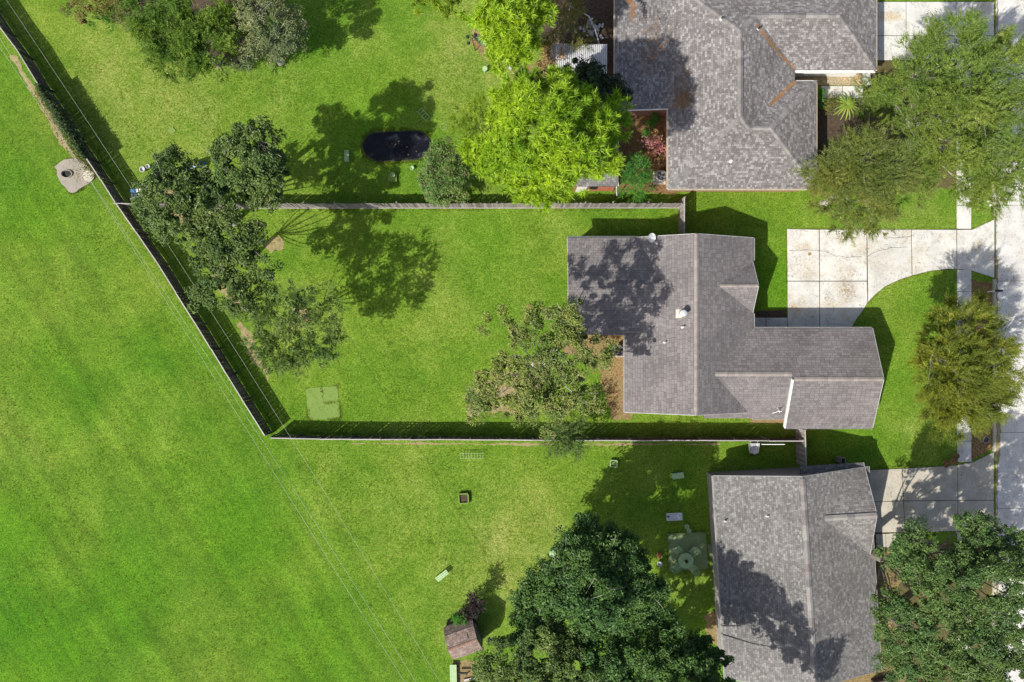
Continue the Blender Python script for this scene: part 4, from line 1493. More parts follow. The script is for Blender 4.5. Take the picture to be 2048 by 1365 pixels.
def crown_broad(rs, B, mat, per_m2=0.9, leaf=0.19, lw=0.11, nl=70, cr=0.5, flat=0.75, name='crown', shell=0.5, up=0.6):
    cc, ce = clump_centers(rs, B, flat, shell, per_m2)
    k = rs.randint(int(nl * 0.6), int(nl * 1.35) + 1, len(cc))
    idx = np.repeat(np.arange(len(cc)), k)
    n = len(idx)
    csz = cr * rs.uniform(0.4, 1.5, len(cc))
    d = norm(rs.normal(0, 1, (n, 3)))
    rad = csz[idx] * rs.rand(n) ** 0.45
    C = cc[idx] + d * rad[:, None] * np.array([1, 1, 0.62])
    outw = norm(cc - ce)[idx]
    N = norm(outw * 0.55 + d * 0.6 + np.array([0, 0, up]) + rs.normal(0, 0.38, (n, 3)))
    D = norm(np.cross(N, norm(rs.normal(0, 1, (n, 3)))) + outw * 0.3)
    s = rs.uniform(0.6, 1.3, n) * rs.uniform(0.7, 1.35, len(cc))[idx]
    me = leaves_mesh(name, C, D, N, leaf * s, lw * s, mat)
    return me, cc


def crown_spray(rs, B, mat, per_m2=1.1, sprays=7, stem=0.75, nleaf=11, leaf=0.15, lw=0.055, flat=0.7, droop=0.1, name='crown', shell=0.5, width=0.5, radial=0.8):
    """Twigs with leaflets on both sides, fanning outwards."""
    cc, ce = clump_centers(rs, B, flat, shell, per_m2)
    m = len(cc)
    idx = np.repeat(np.arange(m), sprays)
    n = len(idx)
    outw = norm(cc - ce)[idx]
    o = cc[idx] + rs.normal(0, 0.16, (n, 3))
    horiz = norm(rs.normal(0, 1, (n, 3)) * np.array([1, 1, 0.35]))
    d = norm(outw * radial + horiz * 0.8 + np.array([0, 0, 0.15 - droop]))
    L = stem * rs.uniform(0.6, 1.3, n)
    t = np.linspace(0.08, 1.0, nleaf)
    Pn = o[:, None, :] + d[:, None, :] * (L[:, None] * t[None])[:, :, None]
    Pn[:, :, 2] -= (L[:, None] * t[None] ** 2) * droop
    up = norm(np.array([0, 0, 1.0]) + rs.normal(0, 0.35, (n, 3)))
    side = norm(np.cross(d, up))
    sg = np.where(np.arange(nleaf) % 2 == 0, 1.0, -1.0)
    D = d[:, None, :] * 0.75 + side[:, None, :] * (sg * width)[None, :, None]
    D = D + rs.normal(0, 0.16, D.shape)
    D = norm(D.reshape(-1, 3))
    C = Pn.reshape(-1, 3) + D * leaf * 0.45
    N = norm(np.repeat(up, nleaf, 0) + rs.normal(0, 0.3, (n * nleaf, 3)))
    taper = np.tile(1.15 - 0.6 * t, n) * rs.uniform(0.75, 1.25, n * nleaf)
    me = leaves_mesh(name, C, D, N, leaf * taper, lw * taper, mat)
    return me, cc


def crown_pine(rs, B, mat, per_m2=1.6, blades=36, leaf=0.44, lw=0.075, flat=0.6, name='crown', shell=0.4):
    """Bottle-brush tufts: long needles bursting from every twig end."""
    cc, ce = clump_centers(rs, B, flat, shell, per_m2)
    m = len(cc)
    outw = norm(norm(cc - ce) * 0.7 + np.array([0, 0, 0.55]) + rs.normal(0, 0.25, (m, 3)))
    # each twig carries two tufts along its length
    c2 = np.concatenate([cc, cc - outw * 0.25 + rs.normal(0, 0.16, (m, 3))])
    o2 = np.concatenate([outw, norm(outw + rs.normal(0, 0.45, (m, 3)))])
    idx = np.repeat(np.arange(len(c2)), blades)
    n = len(idx)
    d = norm(o2[idx] * 0.65 + norm(rs.normal(0, 1, (n, 3))))
    L = leaf * rs.uniform(0.7, 1.2, n)
    s_ = norm(np.cross(d, norm(rs.normal(0, 1, (n, 3))))) * (lw / 2)
    b = c2[idx] + rs.normal(0, 0.03, (n, 3))
    V = np.stack([b - s_, b + s_, b + d * L[:, None]], 1)
    me = mesh_np(name, V.reshape(-1, 3), np.arange(n * 3), np.full(n, 3), mat)
    return me, cc


def limbs(mb, mb2, base, fork, cc, rs, r0, nl=10, twig=0.02, ntw=60):
    """Main limbs from the fork towards groups of clumps, and thinner boughs off them."""
    m = len(cc)
    sel = [cc[rs.randint(m)]]
    for _ in range(nl - 1):
        best, bd = None, -1
        for _ in range(12):
            c = cc[rs.randint(m)]
            dd = min(np.linalg.norm(c - s) for s in sel)
            if dd > bd: best, bd = c, dd
        sel.append(best)
    nodes = []
    for s in sel:
        a = np.array(fork)
        e = s * 0.86 + a * 0.14
        mid = (a + e) / 2 + rs.normal(0, 0.25, 3) + np.array([0, 0, -0.1 * np.linalg.norm(e - a)])
        pts = []
        for t in np.linspace(0, 1, 6):
            q = (1 - t) ** 2 * a + 2 * t * (1 - t) * mid + t * t * e
            pts.append(q + (rs.normal(0, 0.06, 3) if 0 < t < 1 else 0))
        rr = [r0 * (0.62 - 0.50 * t) for t in np.linspace(0, 1, 6)]
        mb.tube(pts, rr, 6, False)
        nodes += [(pts[i], rr[i]) for i in (2, 3, 4, 5)]
    NP = np.array([n_[0] for n_ in nodes])
    for i in rs.choice(m, min(ntw, m), replace=False):
        c = cc[i] + (cc[i] - NP.mean(0)) * 0.09
        k = int(np.argmin(np.linalg.norm(NP - c, axis=1)))
        a = NP[k]
        mid = (a + c) / 2 + rs.normal(0, 0.12, 3)
        r1 = min(nodes[k][1] * 0.6, 0.05)
        mb2.tube([a, mid, c], [r1, r1 * 0.7, max(0.008, twig * 0.5)], 4, False)


def tree(name, label, cat, blobs, style='broad', mat='lf_oak', base=None, group=None, seed=0, bark='bark', trunk_r=0.25, limbs_n=9, ntw=60, fork_z=None, trunk=True, **kw):
    rs = np.random.RandomState(seed)
    B = blobs_world(blobs)
    cx = np.mean([b[0] for b in B]); cy = np.mean([b[1] for b in B]); zmax = max(b[2] for b in B)
    if base is not None: cx, cy = base
    root = empty(name, (cx, cy, 0), label, cat, group)
    dm = 1.0
    if style == 'broad':
        kw['per_m2'] = kw.get('per_m2', 0.9) * 4.4
        kw['nl'] = int(kw.get('nl', 70) * 1.25)
        kw['cr'] = kw.get('cr', 0.5) * 0.84
        kw['shell'] = kw.get('shell', 0.42)
    elif style == 'spray':
        kw['per_m2'] = kw.get('per_m2', 1.1) * 2.9
        kw['sprays'] = int(kw.get('sprays', 7) * 1.6)
    else:
        kw['per_m2'] = kw.get('per_m2', 1.6) * 4.7
    gp = kw.pop('gaps', {'broad': 0.2, 'spray': 0.14, 'pine': 0.14}[style])
    global GAPS
    GAPS = gp
    fn = {'broad': crown_broad, 'spray': crown_spray, 'pine': crown_pine}[style]
    me, cc = fn(rs, B, M[mat], **kw)
    # crown goes below its root
    n = len(me.vertices)
    co = np.empty(n * 3, dtype=np.float32)
    me.vertices.foreach_get('co', co)
    co = co.reshape(-1, 3) - np.array([cx, cy, 0], dtype=np.float32)
    co[:, 2] = np.maximum(co[:, 2], 0.03)
    me.vertices.foreach_set('co', co.ravel())
    me.update()
    link('crown' if trunk else 'foliage', me, root, (cx, cy, 0))
    if trunk:
        fz = fork_z if fork_z is not None else 0.35 * zmax
        fork = np.array([cx + rs.normal(0, 0.15), cy + rs.normal(0, 0.15), fz])
        t = MB()
        t.tube([(cx, cy, -0.1), (cx + 0.02, cy, 0.25), (cx + 0.5 * (fork[0] - cx), cy + 0.5 * (fork[1] - cy), fz * 0.5), tuple(fork)],
               [trunk_r * 1.5, trunk_r * 1.08, trunk_r * 0.95, trunk_r * 0.8], 9)
        t.build('trunk', M[bark], root)
        b1, b2 = MB(), MB()
        limbs(b1, b2, (cx, cy, 0), fork, cc, rs, trunk_r * 0.4, limbs_n, 0.02, ntw)
        b1.v += [] ; n0 = len(b1.v)
        b1.v += b2.v
        b1.f += [tuple(n0 + i for i in f) for f in b2.f]
        b1.build('branches', M[bark], root)
    return root


# --- top left group
tree('leafy_tree', 'bright green leafy tree at the top edge beside the silvery-grey tree', 'tree',
     [(350, 60, 6, 62), (405, 85, 6, 52), (310, 25, 6, 55), (400, 5, 6.6, 62), (355, 112, 4.6, 42), (415, 122, 4.2, 34), (330, 90, 5, 42), (440, 60, 5.5, 40)],
     'spray', 'lf_bright', seed=21, per_m2=1.3, sprays=8, stem=0.55, nleaf=9, leaf=0.17, lw=0.08)
tree('leafy_tree', 'silvery grey-green twiggy tree at the top edge right of the bright green tree', 'tree',
     [(525, 30, 6.6, 52), (570, 55, 5.6, 44), (500, 75, 5, 44), (545, 88, 4.2, 36), (470, 40, 5.5, 38), (480, 110, 3.5, 28)],
     'broad', 'lf_silver', seed=22, bark='bark_pale', per_m2=0.95, limbs_n=13, ntw=120, leaf=0.15, lw=0.07)
tree('scrub_bush', 'yellow-brown thin scrub at the top left edge', 'bush',
     [(175, 0, 2.6, 45, 0.7), (225, 12, 3, 38, 0.7), (150, 12, 2.2, 30, 0.5), (260, 30, 2.5, 30, 0.7)], 'broad', 'lf_scrub', seed=23, per_m2=0.8, trunk_r=0.1, leaf=0.14, lw=0.07, limbs_n=6)
tree('leafy_shrub', 'low green shrub below the thin scrub near the top left edge', 'bush',
     [(200, 42, 1.2, 22, 0.7), (225, 38, 1.4, 18, 0.7), (180, 35, 1.0, 18, 0.6)], 'spray', 'lf_bush', seed=24, trunk=False, per_m2=1.3, sprays=5, stem=0.4, nleaf=7)

# --- group along the diagonal fence
tree('oak_tree', 'dark round oak with bare pale twigs on the right, north of the yard fence', 'tree',
     [(505, 300, 11.6, 54), (450, 300, 10.6, 26), (520, 258, 10.1, 24), (555, 335, 10.1, 28), (535, 392, 9.6, 26), (532, 340, 11.1, 45), (468, 328, 11.6, 44), (512, 378, 10.2, 38), (545, 300, 10.6, 32), (490, 270, 10.6, 28), (468, 372, 10.1, 36)],
     'broad', 'lf_oak', seed=31, base=(P(545, 352).x, P(545, 352).y), gaps=0.1, bark='bark_pale', per_m2=0.7, limbs_n=12, ntw=90, cr=0.42)
tree('oak_tree', 'dense dark oak beside the blue bench in the corner by the diagonal fence', 'tree',
     [(338, 345, 10.6, 40), (328, 395, 11.1, 56), (388, 382, 10.6, 50), (432, 408, 10.6, 48), (370, 440, 10.1, 48), (300, 410, 8.6, 32), (345, 318, 9.6, 22), (330, 450, 9.1, 38), (285, 400, 7.6, 18)],
     'broad', 'lf_oak', seed=32, gaps=0.1, bark='bark_pale', per_m2=0.74, limbs_n=11, ntw=90, cr=0.45)
tree('oak_tree', 'mid green oak straddling the west end of the yard fence', 'tree',
     [(460, 468, 9.7, 54), (430, 520, 9.2, 40), (505, 488, 9.7, 38), (400, 482, 9.2, 38), (448, 562, 8.6, 46), (522, 528, 8.6, 34), (412, 590, 7.8, 34), (480, 600, 7.8, 36)],
     'broad', 'lf_oak', seed=33, trunk_r=0.18, base=(P(492, 528).x, P(492, 528).y), gaps=0.1, bark='bark_pale', per_m2=0.7, limbs_n=11, ntw=90, cr=0.45)
tree('oak_tree', 'thin open-crowned oak with ground showing through in the middle yard near the diagonal fence', 'tree',
     [(505, 600, 7.5, 44, 0.75), (560, 620, 7.5, 48, 0.6), (600, 585, 7.5, 26, 0.45), (640, 610, 7.5, 36, 0.5), (560, 700, 7.1, 44, 0.75), (622, 690, 7.1, 46, 0.6), (668, 690, 7.1, 26, 0.8),
      (580, 732, 6.5, 28, 0.7), (655, 640, 7.5, 28, 0.45), (525, 690, 6.5, 26, 0.6), (540, 650, 6.5, 30, 0.6)],
     'spray', 'lf_sparse', seed=34, base=(P(590, 650).x, P(590, 650).y), gaps=0.05, trunk_r=0.15, per_m2=1.5, bark='bark', limbs_n=12, ntw=60, sprays=6, stem=0.5, nleaf=9, leaf=0.17, lw=0.085, shell=0.2)

# --- pines
tree('pine_tree', 'big lime-green pine with needle tufts over the small brick shed', 'tree',
     [(1090, 225, 15, 78), (950, 300, 11, 30, 0.8), (1060, 165, 12, 34), (1120, 165, 12, 32), (1000, 250, 12, 36), (1225, 285, 11.5, 30), (1165, 345, 11, 36), (1060, 380, 10.5, 30), (1045, 275, 14, 60), (1145, 295, 14, 62), (1000, 300, 12.5, 44), (1185, 255, 13, 48), (1100, 335, 12.5, 50), (1030, 200, 13, 44), (1200, 318, 12.5, 38),
      (1020, 345, 11.5, 38), (1090, 395, 10.5, 26, 0.6), (975, 330, 11, 32), (1235, 225, 11, 32), (1150, 215, 13, 46), (1130, 385, 9.5, 20, 0.8)],
     'pine', 'lf_pine', seed=41, base=(P(1090, 330).x, P(1090, 330).y), trunk_r=0.26, fork_z=8, limbs_n=14, ntw=120, per_m2=1.5)
tree('pine_tree', 'lime-green pine reaching in from the top edge beside the hammock', 'tree',
     [(1010, 35, 12, 60), (1040, 85, 10, 40), (985, 22, 11, 44), (1000, 115, 8.5, 30), (1062, 8, 11, 46), (960, 12, 10.5, 36), (1030, 120, 8, 22), (1015, 80, 9, 36)],
     'pine', 'lf_pine', seed=42, base=(P(1015, 60).x, P(1015, 60).y), trunk_r=0.22, fork_z=6, limbs_n=10, ntw=80, per_m2=1.4)
tree('pine_tree', 'small wisp of pine at the top edge left of the hammock', 'tree',
     [(915, 5, 8, 30, 0.6), (880, -5, 8, 26, 0.6), (840, -5, 8, 26, 0.5)], 'pine', 'lf_pine2', seed=43, trunk_r=0.12, per_m2=1.2, base=(P(870, -150).x, P(870, -150).y), limbs_n=4, ntw=20)
tree('young_tree', 'soft light green young tree tucked against the left side of the big pine', 'tree',
     [(945, 232, 6, 36, 0.8), (925, 250, 5.5, 24, 0.7), (960, 262, 6, 30, 0.8), (975, 210, 6, 22, 0.6)], 'spray', 'lf_pine2', seed=44, trunk_r=0.12, per_m2=1.2, sprays=7, stem=0.5, nleaf=9, leaf=0.18, lw=0.06)
tree('magnolia_tree', 'almost black glossy-leaved tree between the metal lean-to and the big pine', 'tree',
     [(1180, 165, 7, 38), (1212, 185, 6.4, 34), (1150, 150, 6, 28), (1236, 190, 6, 22), (1200, 145, 6.5, 24), (1220, 230, 6, 28)], 'broad', 'lf_magnolia', seed=45, per_m2=1.1, limbs_n=6, ntw=20, leaf=0.26, lw=0.11)
tree('young_tree', 'dark green young tree under the right edge of the big pine', 'tree',
     [(1195, 222, 8, 34, 0.8), (1170, 190, 8, 30, 0.7), (1222, 250, 7, 24, 0.6)], 'pine', 'lf_oak', seed=46, trunk_r=0.12, per_m2=1.3, leaf=0.3)
tree('scrub_bush', 'dusky olive scrub in the shade beside the pale bent pipe rail', 'bush',
     [(1100, 55, 3.4, 38, 0.7), (1140, 50, 3.6, 36, 0.7), (1120, 85, 3, 32, 0.6), (1165, 75, 2.8, 20, 0.6), (1085, 20, 3.5, 34, 0.7), (1125, 10, 3.5, 36, 0.7)], 'spray', 'lf_scrub', seed=47,
     trunk_r=0.08, per_m2=1.0, sprays=6, stem=0.6, nleaf=9)
tree('vine_thicket', 'brownish tangle of vines hanging on the west end of the metal lean-to', 'vine',
     [(1105, 110, 2.7, 24, 0.7), (1085, 140, 2.2, 26, 0.6), (1120, 150, 2.6, 22, 0.5)], 'broad', 'deadleaf', seed=48, trunk_r=0.06, bark='bark_pale', per_m2=0.6, limbs_n=8, ntw=40)
tree('crape_myrtle', 'rounded shrub with pinkish seed heads at the right end of the dark pool', 'shrub',
     [(888, 318, 3.6, 38), (880, 356, 3.8, 44), (903, 372, 3, 34), (862, 350, 3, 30), (898, 340, 3.8, 40), (870, 385, 2.4, 26), (905, 392, 2.2, 22)], 'broad', 'lf_myrtle', seed=49, trunk_r=0.08, per_m2=1.3, leaf=0.13, lw=0.07, limbs_n=8)
tree('green_bush', 'vivid green round bush beside the brick shed and the air conditioner', 'bush',
     [(1272, 348, 2.8, 30), (1285, 370, 2.2, 26), (1262, 368, 2.2, 24), (1275, 328, 2.2, 20)], 'spray', 'lf_bush', seed=50, trunk_r=0.06, per_m2=2.2, sprays=6, stem=0.35, nleaf=8, leaf=0.11, lw=0.05)
tree('flowering_shrub', 'pink flowering shrub against the west wall of the upper house', 'shrub',
     [(1310, 292, 1.6, 18), (1322, 300, 1.5, 14), (1298, 285, 1.4, 12)], 'broad', 'pink', seed=51, trunk_r=0.04, per_m2=2.2, leaf=0.13, lw=0.08, nl=14)
tree('small_shrub', 'small green shrub in the planting bed above the pink flowering shrub', 'shrub',
     [(1305, 240, 0.8, 12), (1290, 262, 0.7, 8)], 'broad', 'lf_bush', seed=52, trunk=False, per_m2=2.0, leaf=0.12, lw=0.07)

# --- middle yard
tree('oak_tree', 'broad olive oak with browning patches growing beside the west wall of the middle house', 'tree',
     [(995, 655, 10.3, 38, 0.35), (1050, 640, 11.3, 44, 0.45), (1105, 648, 12.3, 40, 0.8), (1142, 640, 12.3, 36, 0.8), (1060, 705, 11.8, 48, 0.7), (1128, 708, 11.8, 50, 0.85), (1182, 700, 10.8, 40, 0.8),
      (1000, 755, 10.3, 50, 0.9), (965, 790, 9.3, 36, 0.95), (1060, 785, 11.3, 54, 0.9), (1120, 790, 10.8, 50, 0.9), (1180, 765, 9.8, 36, 0.6), (1035, 818, 9.3, 36, 0.7), (1205, 735, 9.3, 30, 0.7), (960, 825, 7.8, 26, 0.8),
      (1095, 835, 9.3, 34, 0.8), (1175, 800, 9.3, 34, 0.7)],
     'broad', 'lf_dry', seed=61, bark='bark_pale', trunk_r=0.32, gaps=0.14, limbs_n=16, ntw=150, per_m2=0.78, cr=0.46, leaf=0.18, lw=0.09)
tree('small_tree', 'small dark tree growing through the south yard fence', 'tree',
     [(1130, 872, 4, 34), (1118, 895, 3.2, 26), (1148, 890, 3.2, 24), (1150, 858, 3.4, 20)], 'spray', 'lf_oak', seed=62, trunk_r=0.1, per_m2=1.3, sprays=6, stem=0.5, nleaf=9)

# --- street side
tree('cypress_tree', 'golden olive feathery tree standing on the verge between the middle house and the street', 'tree',
     [(1925, 668, 7.5, 52), (1895, 735, 8.5, 58), (1955, 735, 8.5, 58), (1925, 795, 7.5, 54), (1878, 690, 6.4, 36), (1885, 795, 6.4, 40), (1985, 690, 6.4, 38), (1998, 752, 6.4, 36), (1918, 840, 4.6, 32),
      (1862, 765, 5.2, 32), (1970, 800, 6, 40), (1905, 628, 5.5, 28), (1950, 625, 5.5, 24), (1890, 845, 4, 24)],
     'spray', 'lf_cedar', seed=71, base=(P(1872, 728).x, P(1872, 728).y), bark='bark_pale', trunk_r=0.3, limbs_n=14, ntw=130, gaps=0.08, per_m2=0.78, sprays=9, stem=0.85, nleaf=13, leaf=0.22, lw=0.062, droop=0.12, width=0.5, radial=1.5, shell=0.62)
tree('elm_tree', 'largest fresh green tree spreading over the upper driveway and the street', 'tree',
     [(1905, 95, 10, 60), (1855, 150, 10, 56), (1930, 175, 11.5, 70), (2000, 150, 10.5, 64), (1868, 228, 10, 62), (1960, 255, 11, 66), (2035, 225, 9.5, 52), (1800, 195, 8, 40), (1768, 180, 6.5, 20),
      (1905, 305, 9.5, 52), (1990, 325, 9.5, 54), (1935, 350, 8, 34), (1840, 120, 8.5, 38), (1960, 80, 8, 36), (2040, 310, 8, 40), (2040, 120, 8, 40), (1830, 270, 8, 34), (1900, 350, 8, 40), (1985, 385, 7.5, 38), (2035, 360, 8, 44), (1950, 400, 6.5, 24), (1980, 60, 8.5, 36), (1790, 150, 7, 24)],
     'spray', 'lf_elm', seed=72, trunk_r=0.34, limbs_n=18, ntw=160, per_m2=0.95, sprays=8, stem=0.7, nleaf=11, leaf=0.17, lw=0.07, radial=1.2, bark='bark_pale')
tree('elm_tree', 'olive green thin-leaved tree overhanging the front corner of the upper house and the driveway edge', 'tree',
     [(1730, 320, 7.5, 54, 0.9), (1625, 355, 5.5, 22, 0.8), (1650, 395, 5, 26, 0.6), (1690, 300, 6.5, 26, 0.8), (1770, 440, 5, 24, 0.45), (1690, 445, 4.5, 26, 0.4), (1850, 340, 6, 30, 0.8), (1680, 340, 7, 44, 0.9), (1782, 340, 7.5, 46, 0.9), (1722, 388, 6.4, 48, 0.75), (1645, 330, 6, 28, 0.8), (1692, 405, 5.6, 32, 0.6), (1740, 435, 5.4, 32, 0.5), (1792, 395, 6, 34, 0.7),
      (1838, 370, 6, 32, 0.7), (1640, 360, 5.5, 22, 0.7), (1715, 445, 4.6, 22, 0.5)],
     'spray', 'lf_elm2', seed=73, trunk_r=0.24, limbs_n=14, ntw=120, per_m2=1.9, sprays=8, stem=0.65, nleaf=10, leaf=0.16, lw=0.065, radial=1.1, bark='bark_pale')
tree('small_shrub', 'upright green shrub under the east eave of the upper house', 'shrub',
     [(1643, 182, 1.3, 7), (1643, 198, 1.3, 7), (1644, 214, 1.2, 7)], 'broad', 'lf_bush', seed=74, trunk=False, per_m2=2.2, nl=60, cr=0.19, leaf=0.13, lw=0.07)
tree('small_shrub', 'pale dry shrub between the house wall and the sago palm', 'shrub',
     [(1664, 215, 0.8, 14, 0.8), (1670, 198, 0.7, 8, 0.7)], 'broad', 'lf_scrub', seed=75, trunk=False, per_m2=2.0, leaf=0.12, lw=0.05)
tree('garden_shrub', 'green leafy shrub at the foot of the largest tree beside the footpath', 'shrub',
     [(1735, 180, 2, 24), (1750, 205, 2, 24), (1775, 215, 2.2, 22), (1730, 215, 1.5, 16)], 'spray', 'lf_elm', seed=76, trunk=False, per_m2=2.0, sprays=6, stem=0.5, nleaf=10, leaf=0.15, lw=0.06)

# --- lower oaks
tree('oak_tree', 'big dark green oak in front of the patio at the lower middle', 'tree',
     [(1188, 1080, 8.2, 50), (1090, 1150, 8.2, 36), (1070, 1200, 8.2, 42), (1062, 1250, 8.2, 42), (1140, 1260, 9.2, 44), (1200, 1265, 9.2, 40), (1150, 1085, 7.2, 34), (1160, 1132, 10.2, 58), (1232, 1140, 10.2, 56), (1125, 1185, 10.2, 48), (1272, 1195, 9.7, 46), (1192, 1205, 11.7, 60), (1098, 1222, 9.2, 40), (1250, 1235, 9.2, 44), (1232, 1090, 7.7, 38), (1290, 1230, 8.2, 34), (1262, 1130, 8.2, 34), (1310, 1180, 7.6, 24), (1320, 1250, 7.8, 36), (1170, 1240, 9.5, 40), (1230, 1190, 10, 40)],
     'broad', 'lf_deep', seed=81, trunk_r=0.38, gaps=0.08, limbs_n=14, ntw=150, bark='bark_pale', per_m2=1.0, cr=0.5)
tree('oak_tree', 'wide green oak at the bottom edge next to the gambrel playhouse', 'tree',
     [(1015, 1325, 9.2, 50), (1080, 1330, 10.2, 56), (1085, 1275, 10.2, 38), (975, 1345, 7.7, 32), (1140, 1345, 10.2, 54), (1045, 1370, 9.2, 50), (1120, 1285, 9.7, 36)],
     'broad', 'lf_oak', seed=82, trunk_r=0.3, limbs_n=11, ntw=80, per_m2=0.95, cr=0.5)
tree('oak_tree', 'dark oak joined to an unseen tree at the bottom edge, shading the lower house roof', 'tree',
     [(1210, 1320, 9.5, 58), (1285, 1315, 9.5, 54), (1345, 1295, 8.5, 42), (1370, 1335, 8.5, 46), (1310, 1360, 9.0, 54), (1225, 1375, 9.0, 54), (1415, 1345, 7.5, 38), (1300, 1270, 8.0, 34), (1400, 1290, 7.0, 26), (1430, 1372, 9.5, 44), (1380, 1350, 9.9, 46), (1430, 1450, 11.5, 62), (1370, 1430, 11.5, 60), (1500, 1480, 11, 56), (1585, 1535, 11, 42), (1545, 1510, 10.5, 36), (1440, 1325, 8.2, 26), (1300, 1385, 6, 50), (1235, 1400, 5.5, 50), (1345, 1362, 5.5, 42), (1385, 1300, 6, 26)],  # off-frame clumps added for the roof shade stand for a separate, unseen tree
     'broad', 'lf_deep', seed=83, trunk_r=0.34, limbs_n=12, ntw=90, per_m2=0.95, cr=0.5)
tree('live_oak', 'spreading live oak over the walk beside the lower house', 'tree',
     [(1832, 1082, 9.0, 42), (1868, 1120, 10.0, 50), (1905, 1180, 11.0, 58), (1832, 1190, 9.5, 52), (1795, 1255, 8.5, 46), (1790, 1110, 8.0, 26), (1785, 1205, 8.0, 30), (1915, 1235, 10.0, 40), (1930, 1130, 10.0, 40), (1880, 1265, 10.5, 58), (1845, 1135, 9.5, 36)],
     'broad', 'lf_live', seed=84, trunk_r=0.36, gaps=0.12, limbs_n=13, ntw=90, per_m2=0.98, cr=0.47, leaf=0.16, lw=0.085)
tree('live_oak', 'live oak leaning over the street at the lower right edge', 'tree',
     [(1955, 1080, 10.0, 50), (2020, 1090, 10.0, 46), (1985, 1165, 11.5, 60), (2040, 1180, 10.5, 48), (2045, 1250, 10.0, 46), (1985, 1235, 10.5, 46), (1935, 1055, 9.0, 26)],
     'broad', 'lf_live', seed=85, trunk_r=0.36, gaps=0.12, limbs_n=13, ntw=90, per_m2=0.98, cr=0.47, leaf=0.16, lw=0.085)
tree('live_oak', 'live oak crown filling the lower right corner of the picture', 'tree',
     [(1960, 1300, 10, 62), (1865, 1310, 9, 44), (2030, 1300, 9, 46), (1790, 1330, 7, 34), (1835, 1335, 8, 48), (1900, 1345, 9.5, 56), (2015, 1345, 9.5, 54), (1960, 1375, 9, 52)],
     'broad', 'lf_live', seed=86, trunk_r=0.36, gaps=0.1, limbs_n=11, ntw=80, per_m2=0.9, cr=0.48, leaf=0.16, lw=0.085)
tree('flowering_shrub', 'tiny purple flowering shrub behind the lower house corner', 'shrub',
     [(1792, 1335, 0.6, 10, 0.7), (1805, 1328, 0.6, 9, 0.6)], 'broad', 'pink', seed=87, trunk=False, per_m2=1.2, nl=16, cr=0.2, leaf=0.1, lw=0.07)
tree('potted_sapling', 'small dark purple-leaved tree above the playhouse', 'tree',
     [(947, 1205, 2.2, 10), (958, 1212, 1.8, 8), (935, 1222, 1.8, 10), (942, 1235, 1.5, 8)], 'spray', 'lf_purple', seed=88, trunk_r=0.05, per_m2=5, sprays=6, stem=0.35, nleaf=7, leaf=0.16, lw=0.08, limbs_n=5, ntw=15)
tree('small_shrub', 'bright green sprig at the north corner of the playhouse', 'shrub',
     [(922, 1236, 2.0, 9), (930, 1240, 1.8, 5)], 'spray', 'lf_bush', seed=89, trunk=False, per_m2=4, sprays=5, stem=0.3, nleaf=7, leaf=0.16, lw=0.08)
tree('small_shrub', 'reddish brown low shrub at the corner of lawn and lower driveway', 'shrub',
     [(1905, 918, 0.6, 11), (1890, 926, 0.4, 8)], 'broad', 'deadleaf', seed=90, trunk=False, per_m2=3, cr=0.2, leaf=0.12, lw=0.07)
tree('small_shrub', 'small green weed by the lower house porch corner', 'shrub',
     [(1763, 1118, 0.7, 7)], 'broad', 'lf_bush', seed=91, trunk=False, per_m2=4, cr=0.2, leaf=0.13, lw=0.07)


# ivy hanging over the diagonal fence
def ivy():
    rs = np.random.RandomState(101)
    a, b = P(78, 172, FH), P(173, 318, FH)
    d = (b - a); L = d.length; d = np.array(d / L)
    nrm = np.array([-d[1], d[0], 0])
    n = 3600
    t = rs.rand(n) ** 0.9
    width = 0.75 * np.sin(np.clip(t, 0.02, 0.98) * math.pi) ** 0.5
    off = rs.normal(0, 0.34, n) * width
    zz = np.clip(FH + 0.25 - np.abs(off) * 1.3 + rs.normal(0, 0.22, n), 0.1, 2.3)
    C = np.array(a)[None] + d[None] * (t * L)[:, None] + nrm[None] * off[:, None]
    C[:, 2] = zz
    N = norm(nrm[None] * off[:, None] * 1.2 + np.array([0, 0, 0.9]) + rs.normal(0, 0.45, (n, 3)))
    D = np.cross(N, norm(rs.normal(0, 1, (n, 3))))
    s = rs.uniform(0.6, 1.3, n)
    root = empty('ivy_vine', (a.x, a.y, 0), 'dark ivy mound climbing over the diagonal fence near the round concrete hole', 'vine')
    C[:, 0] -= a.x; C[:, 1] -= a.y
    me = leaves_mesh('foliage', C, D, N, 0.15 * s, 0.1 * s, M['lf_ivy'])
    link('foliage', me, root, (a.x, a.y, 0))
    t_ = MB()
    for k in range(7):
        q = Vector(a) + (b - a) * (0.12 + 0.12 * k)
        t_.tube([(q.x + 0.1, q.y + 0.08, 0), (q.x + 0.12, q.y - 0.05, 0.9), (q.x, q.y, 1.85)], [0.03, 0.025, 0.012], 5)
    t_.build('stem', M['bark'], root)
    # low weeds on the field side
    m = 2600
    t = rs.rand(m)
    C = np.array(a)[None] + d[None] * (t * L * 1.25 - 1.0)[:, None] - nrm[None] * (0.45 + np.abs(rs.normal(0, 0.5, m)))[:, None]
    C[:, 2] = np.abs(rs.normal(0.1, 0.12, m)) + 0.02
    N = norm(np.array([0, 0, 0.9]) + rs.normal(0, 0.5, (m, 3)))
    D = np.cross(N, norm(rs.normal(0, 1, (m, 3))))
    s = rs.uniform(0.5, 1.2, m)
    me = leaves_mesh('weeds', C, D, N, 0.16 * s, 0.07 * s, M['lf_scrub'])
    w_ = link('weeds', me); w_['kind'] = 'stuff'


ivy()


